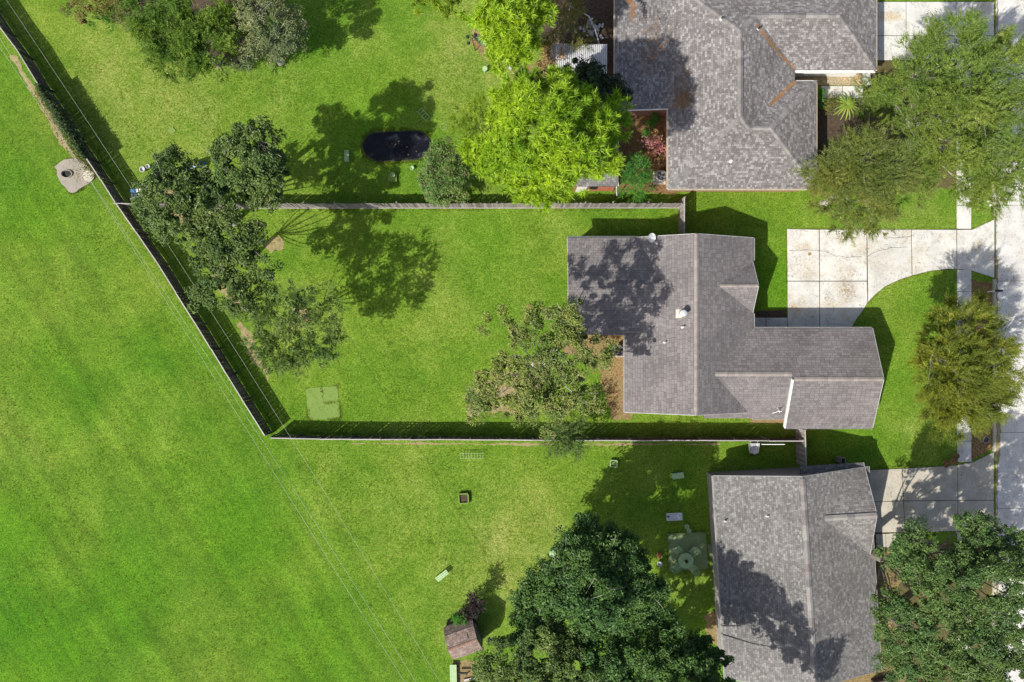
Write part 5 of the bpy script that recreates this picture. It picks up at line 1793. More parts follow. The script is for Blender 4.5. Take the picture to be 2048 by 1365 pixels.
# sago palm: arching fronds with leaflets
def palm():
    c = P(1693, 210, 0.9)
    root = empty('sago_palm', (c.x, c.y, 0), 'sago palm with a radiating rosette of yellow-green fronds by the upper house path', 'palm')
    t = MB(); t.lathe((c.x, c.y, 0), [(0.16, 0), (0.19, 0.3), (0.15, 0.75), (0.08, 0.95)], 10); t.build('trunk', M['bark'], root)
    rs = np.random.RandomState(5)
    for k in range(20):
        az = 2 * math.pi * k / 20 + rs.normal(0, 0.06)
        L = rs.uniform(0.95, 1.2)
        rise = rs.uniform(0.25, 0.75) if k % 2 else rs.uniform(0.05, 0.35)
        mb = MB()
        K = 26
        vs_ = []
        for j in range(K + 1):
            s = 0.05 + 0.95 * j / K
            r = L * s
            z = 0.95 + rise * s * 1.1 - (rise + 0.35) * s * s
            hw = 0.085 * math.sin(0.25 + s * 2.75) ** 0.6 * (1.0 if j % 2 else 0.35) + 0.004
            ca, sa = math.cos(az), math.sin(az)
            fx = 0.05 if j % 2 else 0.0
            px, py = c.x + r * ca, c.y + r * sa
            vs_ += [(px - sa * hw + ca * fx, py + ca * hw + sa * fx, z + hw * 0.35), (px, py, z), (px + sa * hw + ca * fx, py - ca * hw + sa * fx, z + hw * 0.35)]
        fs = []
        for j in range(K):
            a = 3 * j
            fs += [(a, a + 1, a + 4, a + 3), (a + 1, a + 2, a + 5, a + 4)]
        mb.add(vs_, fs)
        mb.build('frond', M['lf_palm'], root)


palm()


# ================================================================ COARSE GRASS: weeds along edges, tufts in the lawns
M['lf_tuft'] = mat_leaf('coarse_grass', [(0.10, 0.19, 0.012), (0.16, 0.25, 0.02), (0.24, 0.3, 0.045), (0.34, 0.33, 0.10)], 0.3, 0.7, 0.6, 0.2)


def tufts(name, centers, size, seed, blades=4):
    rs = np.random.RandomState(seed)
    C0 = np.repeat(np.array(centers), blades, 0)
    n = len(C0)
    a = rs.uniform(0, 6.283, n)
    D = np.stack([np.cos(a), np.sin(a), rs.uniform(0.35, 1.2, n)], 1)
    s = size * rs.uniform(0.5, 1.35, n)
    C = C0 + norm(D) * (s * 0.45)[:, None]
    N = norm(np.stack([-np.cos(a) * 0.4, -np.sin(a) * 0.4, np.ones(n)], 1) + rs.normal(0, 0.2, (n, 3)))
    me = leaves_mesh(name, C, D, N, s, s * 0.2, M['lf_tuft'])
    o = link(name, me)
    o['kind'] = 'stuff'


def line_pts(lines, per_m, wd, seed):
    rs = np.random.RandomState(seed)
    out = []
    for pts in lines:
        for (x0, y0), (x1, y1) in zip(pts[:-1], pts[1:]):
            a, b = P(x0, y0), P(x1, y1)
            L = (b - a).length
            for _ in range(int(L * per_m)):
                t = rs.rand()
                if math.sin(t * L * 1.7 + x0) + math.sin(t * L * 0.6 + y0) < -0.6: continue
                q = a.lerp(b, t)
                out.append((q.x + rs.normal(0, wd), q.y + rs.normal(0, wd), 0.0))
    return out


tufts('weeds', line_pts([[(268, 420), (1357, 420)], [(265, 414), (1350, 414)]], 9, 0.07, 1), 0.2, 2)
tufts('weeds', line_pts([[(558, 871), (1590, 876)], [(560, 867), (1590, 872)]], 7, 0.06, 3), 0.18, 4)
F1g = [((f.x * F / H) + 1024, 682.5 - f.y * F / H) for f in F1]
tufts('weeds', line_pts([[(x - 5, y + 2) for x, y in F1g]], 9, 0.08, 5), 0.2, 6)
tufts('weeds', line_pts([[(1573, 460), (1573.5, 635)], [(1574, 458), (1912, 459)], [(1735, 606), (1770, 575), (1800, 561), (1860, 544), (1912, 540)], [(1943, 345), (1943, 458)], [(1912, 385), (1912, 458)],
                         [(1945, 458), (1984, 441)], [(1913, 545), (1913, 600)], [(1913, 870), (1913, 918)], [(1742, 936), (1912, 929)], [(1984, 385), (1984, 438)]], 26, 0.03, 7), 0.11, 8)


ring = [(724, 292), (730, 272), (748, 262), (800, 260), (842, 262), (858, 276), (862, 294), (856, 312), (838, 322), (780, 325), (745, 322), (728, 310), (724, 292)]
tufts('weeds', line_pts([ring], 90, 0.07, 31), 0.17, 32)
tufts('weeds', line_pts([[(612, 777), (675, 772), (681, 838), (617, 840), (612, 777)], [(1334, 1068), (1411, 1063)], [(1334, 1068), (1338, 1143), (1417, 1138)], [(643, 776), (648, 838)], [(614, 808), (678, 805)],
                         [(113, 334), (130, 321), (152, 317)], [(113, 334), (120, 358), (132, 376), (146, 389), (170, 376)]], 45, 0.06, 33), 0.13, 34)


def lawn_tufts(polys, nclus, seed):
    rs = np.random.RandomState(seed)
    out = []
    for poly, k in polys:
        xs = [p[0] for p in poly]; ys = [p[1] for p in poly]
        done = 0
        while done < k:
            x, y = rs.uniform(min(xs), max(xs)), rs.uniform(min(ys), max(ys))
            ins = False
            j = len(poly) - 1
            for i in range(len(poly)):
                if ((ys[i] > y) != (ys[j] > y)) and (x < (xs[j] - xs[i]) * (y - ys[i]) / (ys[j] - ys[i] + 1e-9) + xs[i]): ins = not ins
                j = i
            if not ins: continue
            done += 1
            q = P(x, y)
            r = rs.uniform(0.12, 0.9)
            m = int(rs.uniform(4, 34) * r * r + 3)
            for _ in range(m):
                out.append((q.x + rs.normal(0, r), q.y + rs.normal(0, r * 0.8), 0.0))
    return out


LAWNS = [([(0, 110), (60, 215), (225, 430), (500, 880), (760, 1365), (0, 1365)], 650),
         ([(80, 110), (250, 120), (560, 150), (900, 100), (1000, 160), (900, 330), (700, 390), (320, 300), (230, 330)], 420),
         ([(320, 440), (700, 440), (1110, 440), (1110, 640), (940, 820), (600, 850), (420, 640)], 480),
         ([(560, 900), (1400, 905), (1400, 1000), (1120, 1040), (960, 1200), (880, 1340), (780, 1340)], 420),
         ([(1380, 390), (1900, 400), (1900, 450), (1400, 460)], 60), ([(1750, 620), (1900, 560), (1900, 900), (1760, 930)], 80)]
tufts('grass_tufts', lawn_tufts(LAWNS, 0, 21), 0.11, 22, 4)

# ================================================================ GARDEN BUILDINGS
# gambrel playhouse
def playhouse():
    u = Vector((0.938, 0.346, 0)).normalized()       # along the ridge
    v = Vector((-u.y, u.x, 0))                       # to the north-west side
    c = P(925, 1290, 2.8); c.z = 0
    root = empty('playhouse', (c.x, c.y, 0), 'small wooden playhouse with a brown gambrel roof at the bottom of the lower yard', 'playhouse')

    def w3(a, b, z): return c + u * a + v * b + Vector((0, 0, z))
    a0, a1 = -1.17, 1.17
    prof = [(1.32, 1.62), (0.88, 2.35), (0.0, 2.86), (-0.88, 2.35), (-1.32, 1.62)]
    planes = []
    for i in range(4):
        (b0, z0), (b1, z1) = prof[i], prof[i + 1]
        planes.append([w3(a0, b0, z0), w3(a1, b0, z0), w3(a1, b1, z1), w3(a0, b1, z1)])
    mb = MB()
    for pl in planes: mb.slab3(ccw(pl), 0.05)
    roof = mb.build('roof', M['deckA'], root)
    for i, pl in enumerate(planes):
        pass
    sh = Shingles()
    for i, pl in enumerate(planes): sh.plane(pl, 0.15, (0.22, 0.32), 0.012, 0.016, 0.4, 60 + i)
    sh.build(M['roofS'], roof)
    ridge_caps(roof, w3(a0, 0, 2.87), w3(a1, 0, 2.87), 0.55, 0.2, M['rust'], 0.02, 0.22)
    w = MB()
    inner = [(1.2, 0.0), (1.2, 1.6), (0.83, 2.26), (0, 2.76), (-0.83, 2.26), (-1.2, 1.6), (-1.2, 0.0)]
    va = [w3(-1.05, b, z) for b, z in inner]; vb = [w3(1.05, b, z) for b, z in inner]
    n = len(inner)
    w.add(va + vb, [tuple(range(n)), tuple(range(2 * n - 1, n - 1, -1))] + [(i, n + i, n + (i + 1) % n, (i + 1) % n) for i in range(n)])
    w.build('wall', M['fence_dark'], root)
    # the east gable: boards, trim and a double door with windows
    for k in range(9):
        b = -1.12 + 0.28 * k
        top = 1.55 + max(0.0, (1.2 - abs(b)) * 1.0)
        top = min(top, 2.65)
        p = MB(); p.bar(w3(1.065, b, 0.05), w3(1.065, b, top), 0.255, 0.02, up=u); p.build('wall_board', M['fence_dark'], root)
    for i in range(4):
        (b0, z0), (b1, z1) = prof[i], prof[i + 1]
        t = MB(); t.bar(w3(1.18, b0, z0 - 0.06), w3(1.18, b1, z1 - 0.06), 0.03, 0.1); t.build('gable_trim', M['grey'], root)
    for s in (-0.42, 0.42):
        fr = MB()
        for z in (1.05, 1.75): fr.bar(w3(1.1, s - 0.3, z), w3(1.1, s + 0.3, z), 0.05, 0.07)
        for b in (s - 0.3, s + 0.3, s): fr.bar(w3(1.1, b, 1.05), w3(1.1, b, 1.75), 0.05, 0.06, up=u)
        f = fr.build('window', M['grey'], root)
        g = MB(); g.bar(w3(1.085, s, 1.06), w3(1.085, s, 1.74), 0.58, 0.01, up=u); g.build('pane', M['black'], f)
    d = MB(); d.bar(w3(1.085, 0, 0.05), w3(1.085, 0, 0.98), 1.0, 0.02, up=u); d.build('door', M['fence_dark'], root)
    fl = MB(); fl.tube([w3(0.55, 0.9, 2.3), w3(0.55, 0.3, 2.75)], 0.02, 5); fl.build('roof_strip', M['darkmetal'], root)


playhouse()
# green plank walk below the playhouse, with a dark pipe and a beam
pw = empty('plank_walk', (P(908, 1345).x, P(908, 1345).y, 0), 'pale green plank ramp running down from the playhouse at the bottom edge', 'ramp')
for k in range(4):
    mb = MB(); mb.bar(P(901 + 3.4 * k, 1330, 0.35), P(903 + 3.4 * k, 1420, 0.3), 0.125, 0.03); mb.build('plank', M['palegreen'], pw)
for y in (1336, 1366, 1400):
    mb = MB(); mb.bar(P(899, y, 0.3), P(915, y, 0.3), 0.06, 0.08); mb.build('cross_bar', M['fence_dark'], pw)
    for x in (900, 914):
        mb = MB(); q = P(x, y, 0.15); mb.box((q.x, q.y, 0.15), (0.07, 0.07, 0.3)); mb.build('leg', M['fence_dark'], pw)
mb = MB(); mb.tube([P(917, 1347, 0.4), P(935, 1347, 0.4)], 0.09, 10); mb.lathe(P(934, 1347, 0.0), [(0.05, 0), (0.05, 0.36)], 8)
tag(mb.build('pipe', M['darkmetal']), 'dark fat pipe lying beside the pale green ramp', 'pipe')
mb = MB(); mb.bar(P(928, 1361, 0.1), P(955, 1355, 0.1), 0.16, 0.12)
tag(mb.build('timber_beam', M['fence_cap']), 'bleached timber beam on the ground at the bottom edge by the ramp', 'beam')


# small brick shed under the pine
def brick_shed():
    x0, x1 = P(1136, 0, 2.2).x, P(1236, 0, 2.2).x
    y0, y1 = P(0, 373, 2.2).y, P(0, 283, 2.2).y
    root = empty('brick_shed', ((x0 + x1) / 2, (y0 + y1) / 2, 0), 'small red brick shed with a grey shingle roof under the big pine', 'shed')
    zr = 2.2 + 0.3 * (y1 - y0) / 2
    ym = (y0 + y1) / 2
    planes = [[Vector((x0, y0, 2.2)), Vector((x1, y0, 2.2)), Vector((x1, ym, zr)), Vector((x0, ym, zr))],
              [Vector((x0, y1, 2.2)), Vector((x1, y1, 2.2)), Vector((x1, ym, zr)), Vector((x0, ym, zr))]]
    build_roof(root, planes, 'deckA', 'roofC', [(Vector((x0, ym, zr)), Vector((x1, ym, zr)), 0.3, 0.28, 0.02)], 'capB', 71, tab=(0.16, 0.3), jit=0.6, exposure=0.15)
    w = MB()
    w.prism([(x0 + 0.12, y0 + 0.12), (x1 - 0.12, y0 + 0.12), (x1 - 0.12, y1 - 0.12), (x0 + 0.12, y1 - 0.12)], 0, 2.12)
    w.build('wall', M['redbrick'], root)
    # courses of bricks on the sunny south wall
    rs = np.random.RandomState(3)
    bme = None
    k = MB()
    for r in range(26):
        z = 0.06 + r * 0.08
        for i in range(17):
            xx = x0 + 0.18 + (i + 0.5 * (r % 2)) * 0.215
            if xx > x1 - 0.2: continue
            k.box((xx, y0 + 0.115, z), (0.2, 0.022, 0.068))
    k.build('bricks', M['redbrick'], root, kind='stuff')
    d = MB(); q = P(1163, 380, 1.0); d.box((q.x, y0 + 0.07, 1.0), (0.78, 0.05, 1.95)); d.build('door', M['white'], root)
    d = MB(); q = P(1186, 380, 1.2); d.box((q.x, y0 + 0.075, 1.3), (0.62, 0.05, 0.9)); wn = d.build('window', M['darkmetal'], root)
    d = MB(); d.box((q.x + 0.02, y0 + 0.048, 1.3), (0.5, 0.01, 0.78)); d.build('pane', M['black'], wn)
    g = MB(); q = P(1233, 374, 2.1); g.bar((x1 - 0.1, y0 - 0.03, 2.1), (x1 + 0.25, y0 - 0.35, 0.12), 0.07, 0.07); g.build('downpipe', M['white'], root)
    t = MB(); t.bar((x1 + 0.02, y0, 2.2), (x1 + 0.02, y1, 2.2), 0.03, 0.14); t.build('fascia_board', M['white'], root)


brick_shed()


# corrugated lean-to by the upper house
def lean_to():
    z = 2.5
    x0, x1 = P(1105, 0, z).x, P(1214, 0, z).x
    y0, y1 = P(0, 148, z).y, P(0, 90, z).y
    root = empty('lean_to_shelter', ((x0 + x1) / 2, (y0 + y1) / 2, 0), 'lean-to with a silver corrugated metal roof close to the upper house', 'shelter')
    mb = MB()
    n = int((x1 - x0) / 0.038)
    vs_, fs = [], []
    for i in range(n + 1):
        x = x0 + (x1 - x0) * i / n
        dz = 0.028 * math.sin(2 * math.pi * (x - x0) / 0.152)
        vs_ += [(x, y0, z - 0.1 + dz), (x, y1, z + 0.1 + dz), (x, y0, z - 0.104 + dz), (x, y1, z + 0.096 + dz)]
    for i in range(n):
        a = 4 * i
        fs += [(a, a + 4, a + 5, a + 1), (a + 2, a + 3, a + 7, a + 6)]
    mb.add(vs_, fs)
    mb.build('roof', M['steel'], root)
    for x in (x0 + 0.15, x1 - 0.15):
        for y in (y0 + 0.1, y1 - 0.1):
            p = MB(); p.box((x, y, 1.17), (0.09, 0.09, 2.34)); p.build('post', M['fence_dark'], root)
    for y in (y0 + 0.1, y1 - 0.1):
        p = MB(); p.bar((x0, y, 2.3 + (0.1 if y > y0 + 0.2 else 0) - 0.02), (x1, y, 2.3 + (0.1 if y > y0 + 0.2 else 0) - 0.02), 0.05, 0.1); p.build('beam', M['fence_dark'], root)


lean_to()
# pale bent pipe rail and the heap of pale scrap next to it
pr = empty('pipe_rail', (P(1165, 40).x, P(1165, 40).y, 0), 'pale bent pipe rail running from the top edge to the metal lean-to', 'rail')
pts = [P(x, y, 1.4) for x, y in ((1140, 12), (1158, 22), (1178, 33), (1190, 58), (1199, 90))]
mb = MB(); mb.tube(pts, 0.05, 8); mb.build('rail', M['lightgrey'], pr)
for p in pts:
    mb = MB(); mb.tube([(p.x, p.y, 0), (p.x, p.y, 1.4)], 0.04, 6); mb.build('post', M['grey'], pr)
mb = MB(); mb.slab3([P(1186, 72, 0.9), P(1198, 88, 0.9), P(1188, 78, 1.2)], 0.03); mb.build('brace', M['grey'], pr)
rs = np.random.RandomState(8)
jp = MB()
for k in range(34):
    q = P(1180 + rs.normal(0, 9), 62 + rs.normal(0, 8), 0.1)
    jp.box((q.x, q.y, 0.1 + rs.rand() * 0.35), (rs.uniform(0.1, 0.4), rs.uniform(0.06, 0.2), rs.uniform(0.03, 0.15)), rs.uniform(0, 3))
tag(jp.build('scrap_heap', M['lightgrey']), kind='stuff')


# ================================================================ GARDEN THINGS
def pool():
    c = P(793, 292)
    root = empty('garden_pool', (c.x, c.y, 0), 'dark oval pool with black water lying on the upper lawn', 'pool')
    hl, hw = 1.5, 1.17
    tilt = R(2.5)

    def oval(off, z, n=18):
        out = []
        for s, a0 in ((1, -math.pi / 2), (-1, math.pi / 2)):
            for k in range(n + 1):
                t = a0 + math.pi * k / n
                wv = 1 + 0.035 * math.sin(3 * t + s) + 0.02 * math.sin(7 * t)
                x = s * hl + (hw * wv + off) * math.cos(t); y = (hw * wv + off) * math.sin(t)
                out.append((c.x + x * math.cos(tilt) - y * math.sin(tilt), c.y + x * math.sin(tilt) + y * math.cos(tilt), z))
        return out
    w = MB()
    r = [oval(0.03, 0.0), oval(0.0, 0.11), oval(-0.05, 0.115), oval(-0.09, 0.02)]
    n = len(r[0])
    w.add(sum(r, []), [(j * n + i, j * n + (i + 1) % n, (j + 1) * n + (i + 1) % n, (j + 1) * n + i) for j in range(3) for i in range(n)])
    w.build('pool_wall', M['black'], root)
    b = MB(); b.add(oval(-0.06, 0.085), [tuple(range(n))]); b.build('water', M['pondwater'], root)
    rs = np.random.RandomState(4)
    lf = MB()
    for _ in range(16):
        x, y = c.x + rs.normal(0.4, 0.7), c.y + rs.normal(-0.1, 0.35)
        a = rs.uniform(0, 3.1); s = rs.uniform(0.03, 0.07)
        lf.add([(x + s * math.cos(a), y + s * math.sin(a), 0.092), (x - s * 0.5 * math.sin(a), y + s * 0.5 * math.cos(a), 0.097),
                (x - s * math.cos(a), y - s * math.sin(a), 0.092), (x + s * 0.5 * math.sin(a), y - s * 0.5 * math.cos(a), 0.097)], [(0, 1, 2, 3)])
    lf.build('floating_leaves', M['deadleaf'], root, kind='stuff')


pool()


def bench(x, y, rot, label, mat, L=0.9, W=0.36, hgt=0.42, cat='bench', slats=3):
    q = P(x, y, hgt)
    root = empty('garden_bench', (q.x, q.y, 0), label, cat)
    ca, sa = math.cos(rot), math.sin(rot)
    for k in range(slats):
        o = (k - (slats - 1) / 2) * W / slats
        mb = MB(); mb.box((q.x - o * sa, q.y + o * ca, hgt), (L, W / slats - 0.02, 0.04), rot); mb.build('slat', M[mat], root)
    for sx in (-1, 1):
        for sy in (-1, 1):
            dx, dy = sx * (L / 2 - 0.06), sy * (W / 2 - 0.05)
            mb = MB(); mb.box((q.x + dx * ca - dy * sa, q.y + dx * sa + dy * ca, hgt / 2 - 0.01), (0.05, 0.05, hgt - 0.02), rot); mb.build('leg', M[mat], root)
    return root


bench(693, 312, R(92), 'pale green slatted bench standing on the lawn left of the dark pool', 'palegreen')
bench(884, 1152, R(38), 'pale green slatted bench in dappled shade on the lower lawn', 'palegreen', 1.1, 0.42)
# low pale stand with a pot south of the pool
st_ = empty('plant_stand', (P(785, 355).x, P(785, 355).y, 0), 'pale green square stand with a pot below the dark pool', 'stand')
q = P(785, 356, 0.2); mb = MB(); mb.box((q.x, q.y, 0.1), (0.68, 0.6, 0.2)); mb.build('base', M['mossy'], st_)
mb = MB(); mb.lathe((q.x + 0.05, q.y + 0.18, 0.2), [(0.12, 0), (0.17, 0.26), (0.19, 0.28), (0.15, 0.28), (0.13, 0.2)], 14); mb.build('pot', M['palegreen'], st_)
q = P(825, 338, 0); mb = MB(); mb.lathe((q.x, q.y, 0), [(0.12, 0), (0.15, 0.3), (0.17, 0.31), (0.13, 0.31), (0.12, 0.24)], 14)
tag(mb.build('flower_pot', M['palegreen']), 'small round pale pot at the lower right end of the dark pool', 'pot')
# wire hoop and small ladder frame
q = P(888, 254, 0.05); mb = MB()
mb.tube([(q.x + 0.25 * math.cos(t), q.y + 0.25 * math.sin(t), 0.05) for t in np.linspace(0, 2 * math.pi, 25)], 0.014, 6, False)
tag(mb.build('garden_hoop', M['palegreen']), 'thin pale wire hoop lying on the grass by the pool end', 'hoop')
lf = empty('ladder', (P(843, 226).x, P(843, 226).y, 0), 'thin pale ladder frame lying on the shaded lawn above the pool', 'ladder')
u = Vector((0.68, -0.73, 0)); v = Vector((-0.73, -0.68, 0))
o = P(842, 216, 0.06)
for k in (0, 1):
    mb = MB(); mb.bar(o + v * 0.42 * k, o + v * 0.42 * k + u * 1.1, 0.03, 0.03); mb.build('stile', M['palegreen'], lf)
for k in range(5):
    mb = MB(); mb.bar(o + u * (0.05 + 0.24 * k), o + u * (0.05 + 0.24 * k) + v * 0.42, 0.025, 0.025); mb.build('rung', M['palegreen'], lf)
# small square stone left of the hedge group
q = P(344, 262, 0); mb = MB(); mb.box((q.x, q.y, 0.025), (0.5, 0.45, 0.05), R(35))
tag(mb.build('stepping_stone', M['mossy']), 'single mossy green square stone on the upper left lawn', 'stone')

# green slab in the middle yard
mb = MB(); mb.prism(ccw([(P(x, y).x, P(x, y).y) for x, y in ((612, 777), (675, 772), (681, 838), (617, 840))]), 0, 0.03)
tag(mb.build('ground_slab', M['mossy']), 'faint mossy square slab sunk in the middle lawn near the fence corner', 'slab')


def frame_box(x, y, s, label, mat, hgt=0.25, rot=0.0, fill=None, wd=0.1, cat='planter'):
    q = P(x, y, hgt)
    root = empty('planter_frame', (q.x, q.y, 0), label, cat)
    ca, sa = math.cos(rot), math.sin(rot)
    for dx, dy, l, r in ((0, s / 2, s, 0), (0, -s / 2, s, 0), (s / 2, 0, s - wd, math.pi / 2), (-s / 2, 0, s - wd, math.pi / 2)):
        mb = MB(); mb.box((q.x + dx * ca - dy * sa, q.y + dx * sa + dy * ca, hgt / 2), (l, wd, hgt), rot + r); mb.build('side_board', M[mat], root)
    mb = MB(); mb.box((q.x, q.y, hgt * 0.3), (s - wd, s - wd, hgt * 0.5), rot); mb.build('soil', M[fill or 'mulch'], root)


frame_box(927, 998, 0.75, 'dark wooden planter frame alone on the lower lawn', 'mossy', 0.3, R(3), 'darkmulch')
frame_box(1228, 928, 0.52, 'small pale square frame planter near the south yard fence', 'palegreen', 0.3, R(-4), 'mossy', 0.06)
# pale slatted crate by the fence
cr_ = empty('wire_crate', (P(945, 912).x, P(945, 912).y, 0), 'faint pale green wire crate on the grass below the south yard fence', 'crate')
for k in range(9):
    x = 921 + 5.6 * k
    mb = MB(); mb.tube([P(x, 918, 0.05), P(x, 917, 0.4), P(x, 907, 0.4), P(x, 906, 0.05)], 0.012, 5); mb.build('wire', M['palegreen'], cr_)
for y in (907, 917):
    mb = MB(); mb.tube([P(920, y, 0.41), P(968, y, 0.41)], 0.014, 5); mb.build('rail', M['palegreen'], cr_)
# green storage chest
ch = empty('storage_chest', (P(1356, 952).x, P(1356, 952).y, 0), 'pale green low chest on the lawn near the corner of the lower house', 'chest')
q = P(1356, 952, 0.3); mb = MB(); mb.box((q.x, q.y, 0.16), (0.84, 0.42, 0.3), R(8)); mb.build('body', M['teal'], ch)
mb = MB(); mb.box((q.x, q.y, 0.33), (0.9, 0.47, 0.05), R(8)); mb.build('lid', M['palegreen'], ch)


# patio of the lower house
pt = empty('patio', (0, 0, 0), kind='structure')
mb = MB(); mb.prism(ccw([(P(x, y).x, P(x, y).y) for x, y in ((1334, 1068), (1411, 1063), (1417, 1138), (1338, 1143))]), 0, 0.04); mb.build('slab', M['mossy_dark'], pt)
mb = MB(); mb.prism(ccw([(P(x, y).x, P(x, y).y) for x, y in ((1415, 1088), (1440, 1086), (1443, 1112), (1418, 1114))]), 0, 0.12); mb.build('step', M['mossy_dark'], pt)


def round_table():
    q = P(1372, 1122, 0.75)
    root = empty('patio_table', (q.x, q.y, 0), 'round pale green table on the mossy patio', 'table')
    mb = MB(); mb.lathe((q.x, q.y, 0.72), [(0.58, 0.0), (0.61, 0.015), (0.58, 0.03)], 32); mb.build('tabletop', M['palegreen'], root)
    for t in np.linspace(0, 2 * math.pi, 4, endpoint=False):
        mb = MB(); mb.tube([(q.x + 0.5 * math.cos(t + 0.4), q.y + 0.5 * math.sin(t + 0.4), 0.04), (q.x + 0.42 * math.cos(t + 0.4), q.y + 0.42 * math.sin(t + 0.4), 0.72)], 0.02, 6); mb.build('leg', M['palegreen'], root)
    fl_ = empty('table_plant', (q.x, q.y, 0.75), 'dark little plant pot in the middle of the round patio table', 'plant pot')
    mb = MB(); mb.lathe((q.x, q.y, 0.751), [(0.07, 0), (0.1, 0.14), (0.08, 0.14)], 12); mb.build('pot', M['darkmetal'], fl_)
    rs = np.random.RandomState(2); n = 60
    d = norm(rs.normal(0, 1, (n, 3)) * np.array([1, 1, 0.6]) + np.array([0, 0, 0.5]))
    me = leaves_mesh('foliage', d * 0.13 + np.array([0, 0, 0.16]), d, norm(rs.normal(0, 1, (n, 3))), np.full(n, 0.12), np.full(n, 0.05), M['lf_oak'])
    link('foliage', me, fl_, (q.x, q.y, 0.75))


round_table()


def make_chair():
    root = empty('patio_chair', (0, 0, 0))
    mt = M['palegreen']
    for k in range(6):
        mb = MB(); mb.box((-0.21 + 0.084 * k, 0.0, 0.43), (0.07, 0.46, 0.018)); mb.build('seat_slat', mt, root)
    for k in range(5):
        mb = MB(); mb.bar((-0.19 + 0.095 * k, 0.24, 0.45), (-0.19 + 0.095 * k, 0.40, 0.92), 0.05, 0.014, up=Vector((0, 1, 0))); mb.build('back_slat', mt, root)
    mb = MB(); mb.tube([(-0.25, 0.24, 0.43), (-0.25, 0.42, 0.93), (0, 0.46, 0.98), (0.25, 0.42, 0.93), (0.25, 0.24, 0.43)], 0.02, 6); mb.build('back_frame', mt, root)
    for s in (-1, 1):
        mb = MB(); mb.tube([(s * 0.27, -0.24, 0.64), (s * 0.28, 0.1, 0.66), (s * 0.26, 0.33, 0.66)], 0.022, 6); mb.build('armrest', mt, root)
        for y, ty in ((-0.24, -0.24), (0.24, 0.34)):
            mb = MB(); mb.tube([(s * 0.25, ty, 0.04), (s * 0.25, y, 0.43 if y > 0 else 0.64)], 0.018, 6); mb.build('leg', mt, root)
    return root


tb_ = P(1372, 1122, 0.75)
proto = make_chair()
for i, (ang, dist, lab) in enumerate(((128, 0.92, 'pale green patio chair on the upper left side of the round table'),
                                      (45, 0.92, 'pale green patio chair on the upper right side of the round table'),
                                      (222, 0.9, 'pale green patio chair on the lower left side of the round table'),
                                      (312, 0.95, 'pale green patio chair on the lower right side of the round table'))):
    o = proto if i == 0 else copy_tree(proto)
    a = R(ang)
    o.location = (tb_.x + dist * math.cos(a), tb_.y + dist * math.sin(a), 0)
    o.rotation_euler = (0, 0, a - math.pi / 2)
    tag(o, lab, 'chair', 'chairs round the patio table')
for i, (x, y, lab) in enumerate(((1372, 1052, 'upper of two pale round pots beside the mossy patio'), (1376, 1060, 'lower of two pale round pots beside the mossy patio'))):
    q = P(x, y, 0)
    root = empty('plant_pot', (q.x, q.y, 0), lab, 'pot', 'round pots by the patio')
    mb = MB(); mb.lathe((q.x, q.y, 0), [(0.11, 0), (0.17, 0.3), (0.19, 0.31), (0.15, 0.31), (0.14, 0.24)], 16); mb.build('pot', M['palegreen'], root)
    mb = MB(); mb.lathe((q.x, q.y, 0.2), [(0.14, 0.0), (0.01, 0.05)], 12); mb.build('soil', M['mossy'], root)

# folding table with white spills
ft = empty('folding_table', (P(1349, 1034).x, P(1349, 1034).y, 0), 'grey rectangular folding table with white scraps on the shaded lower lawn', 'table')
q = P(1349, 1034, 0.72)
ra = R(3)
ca, sa = math.cos(ra), math.sin(ra)
mb = MB(); mb.box((q.x, q.y, 0.70), (1.18, 0.56, 0.03), ra); mb.build('tabletop', M['lightgrey'], ft)
for dx, dy, l, wv in ((0, 0.275, 1.2, 0.03), (0, -0.275, 1.2, 0.03), (0.6, 0, 0.03, 0.56), (-0.6, 0, 0.03, 0.56)):
    mb = MB(); mb.box((q.x + dx * ca - dy * sa, q.y + dx * sa + dy * ca, 0.722), (l, wv, 0.03), ra); mb.build('rim', M['white'], ft)
for sx in (-1, 1):
    for sy in (-1, 1):
        mb = MB(); dx, dy = sx * 0.5, sy * 0.22
        mb.tube([(q.x + dx * ca - dy * sa, q.y + dx * sa + dy * ca, 0.0), (q.x + dx * ca - dy * sa, q.y + dx * sa + dy * ca, 0.69)], 0.02, 6); mb.build('leg', M['grey'], ft)
rs = np.random.RandomState(6)
mb = MB()
for _ in range(9):
    dx, dy = rs.normal(0.2, 0.14), rs.normal(0, 0.1)
    mb.box((q.x + dx, q.y + dy, 0.727), (rs.uniform(0.06, 0.2), rs.uniform(0.03, 0.08), 0.012), rs.uniform(0, 3))
tag(mb.build('paper_scraps', M['white']), 'scatter of white scraps lying on the grey folding table', 'paper')
mb = MB(); mb.add([(q.x - 0.57, q.y + 0.1, 0.728), (q.x - 0.34, q.y + 0.02, 0.728), (q.x - 0.45, q.y - 0.05, 0.728), (q.x - 0.57, q.y - 0.12, 0.728), (q.x - 0.57, q.y + 0.1, 0.70), (q.x - 0.34, q.y + 0.02, 0.74), (q.x - 0.45, q.y - 0.05, 0.74), (q.x - 0.57, q.y - 0.12, 0.74)],
                  [(4, 7, 6, 5), (0, 1, 2, 3), (0, 4, 5, 1), (1, 5, 6, 2), (2, 6, 7, 3), (3, 7, 4, 0)])
tag(mb.build('black_cloth', M['black']), 'black rag at the left end of the grey folding table', 'cloth')

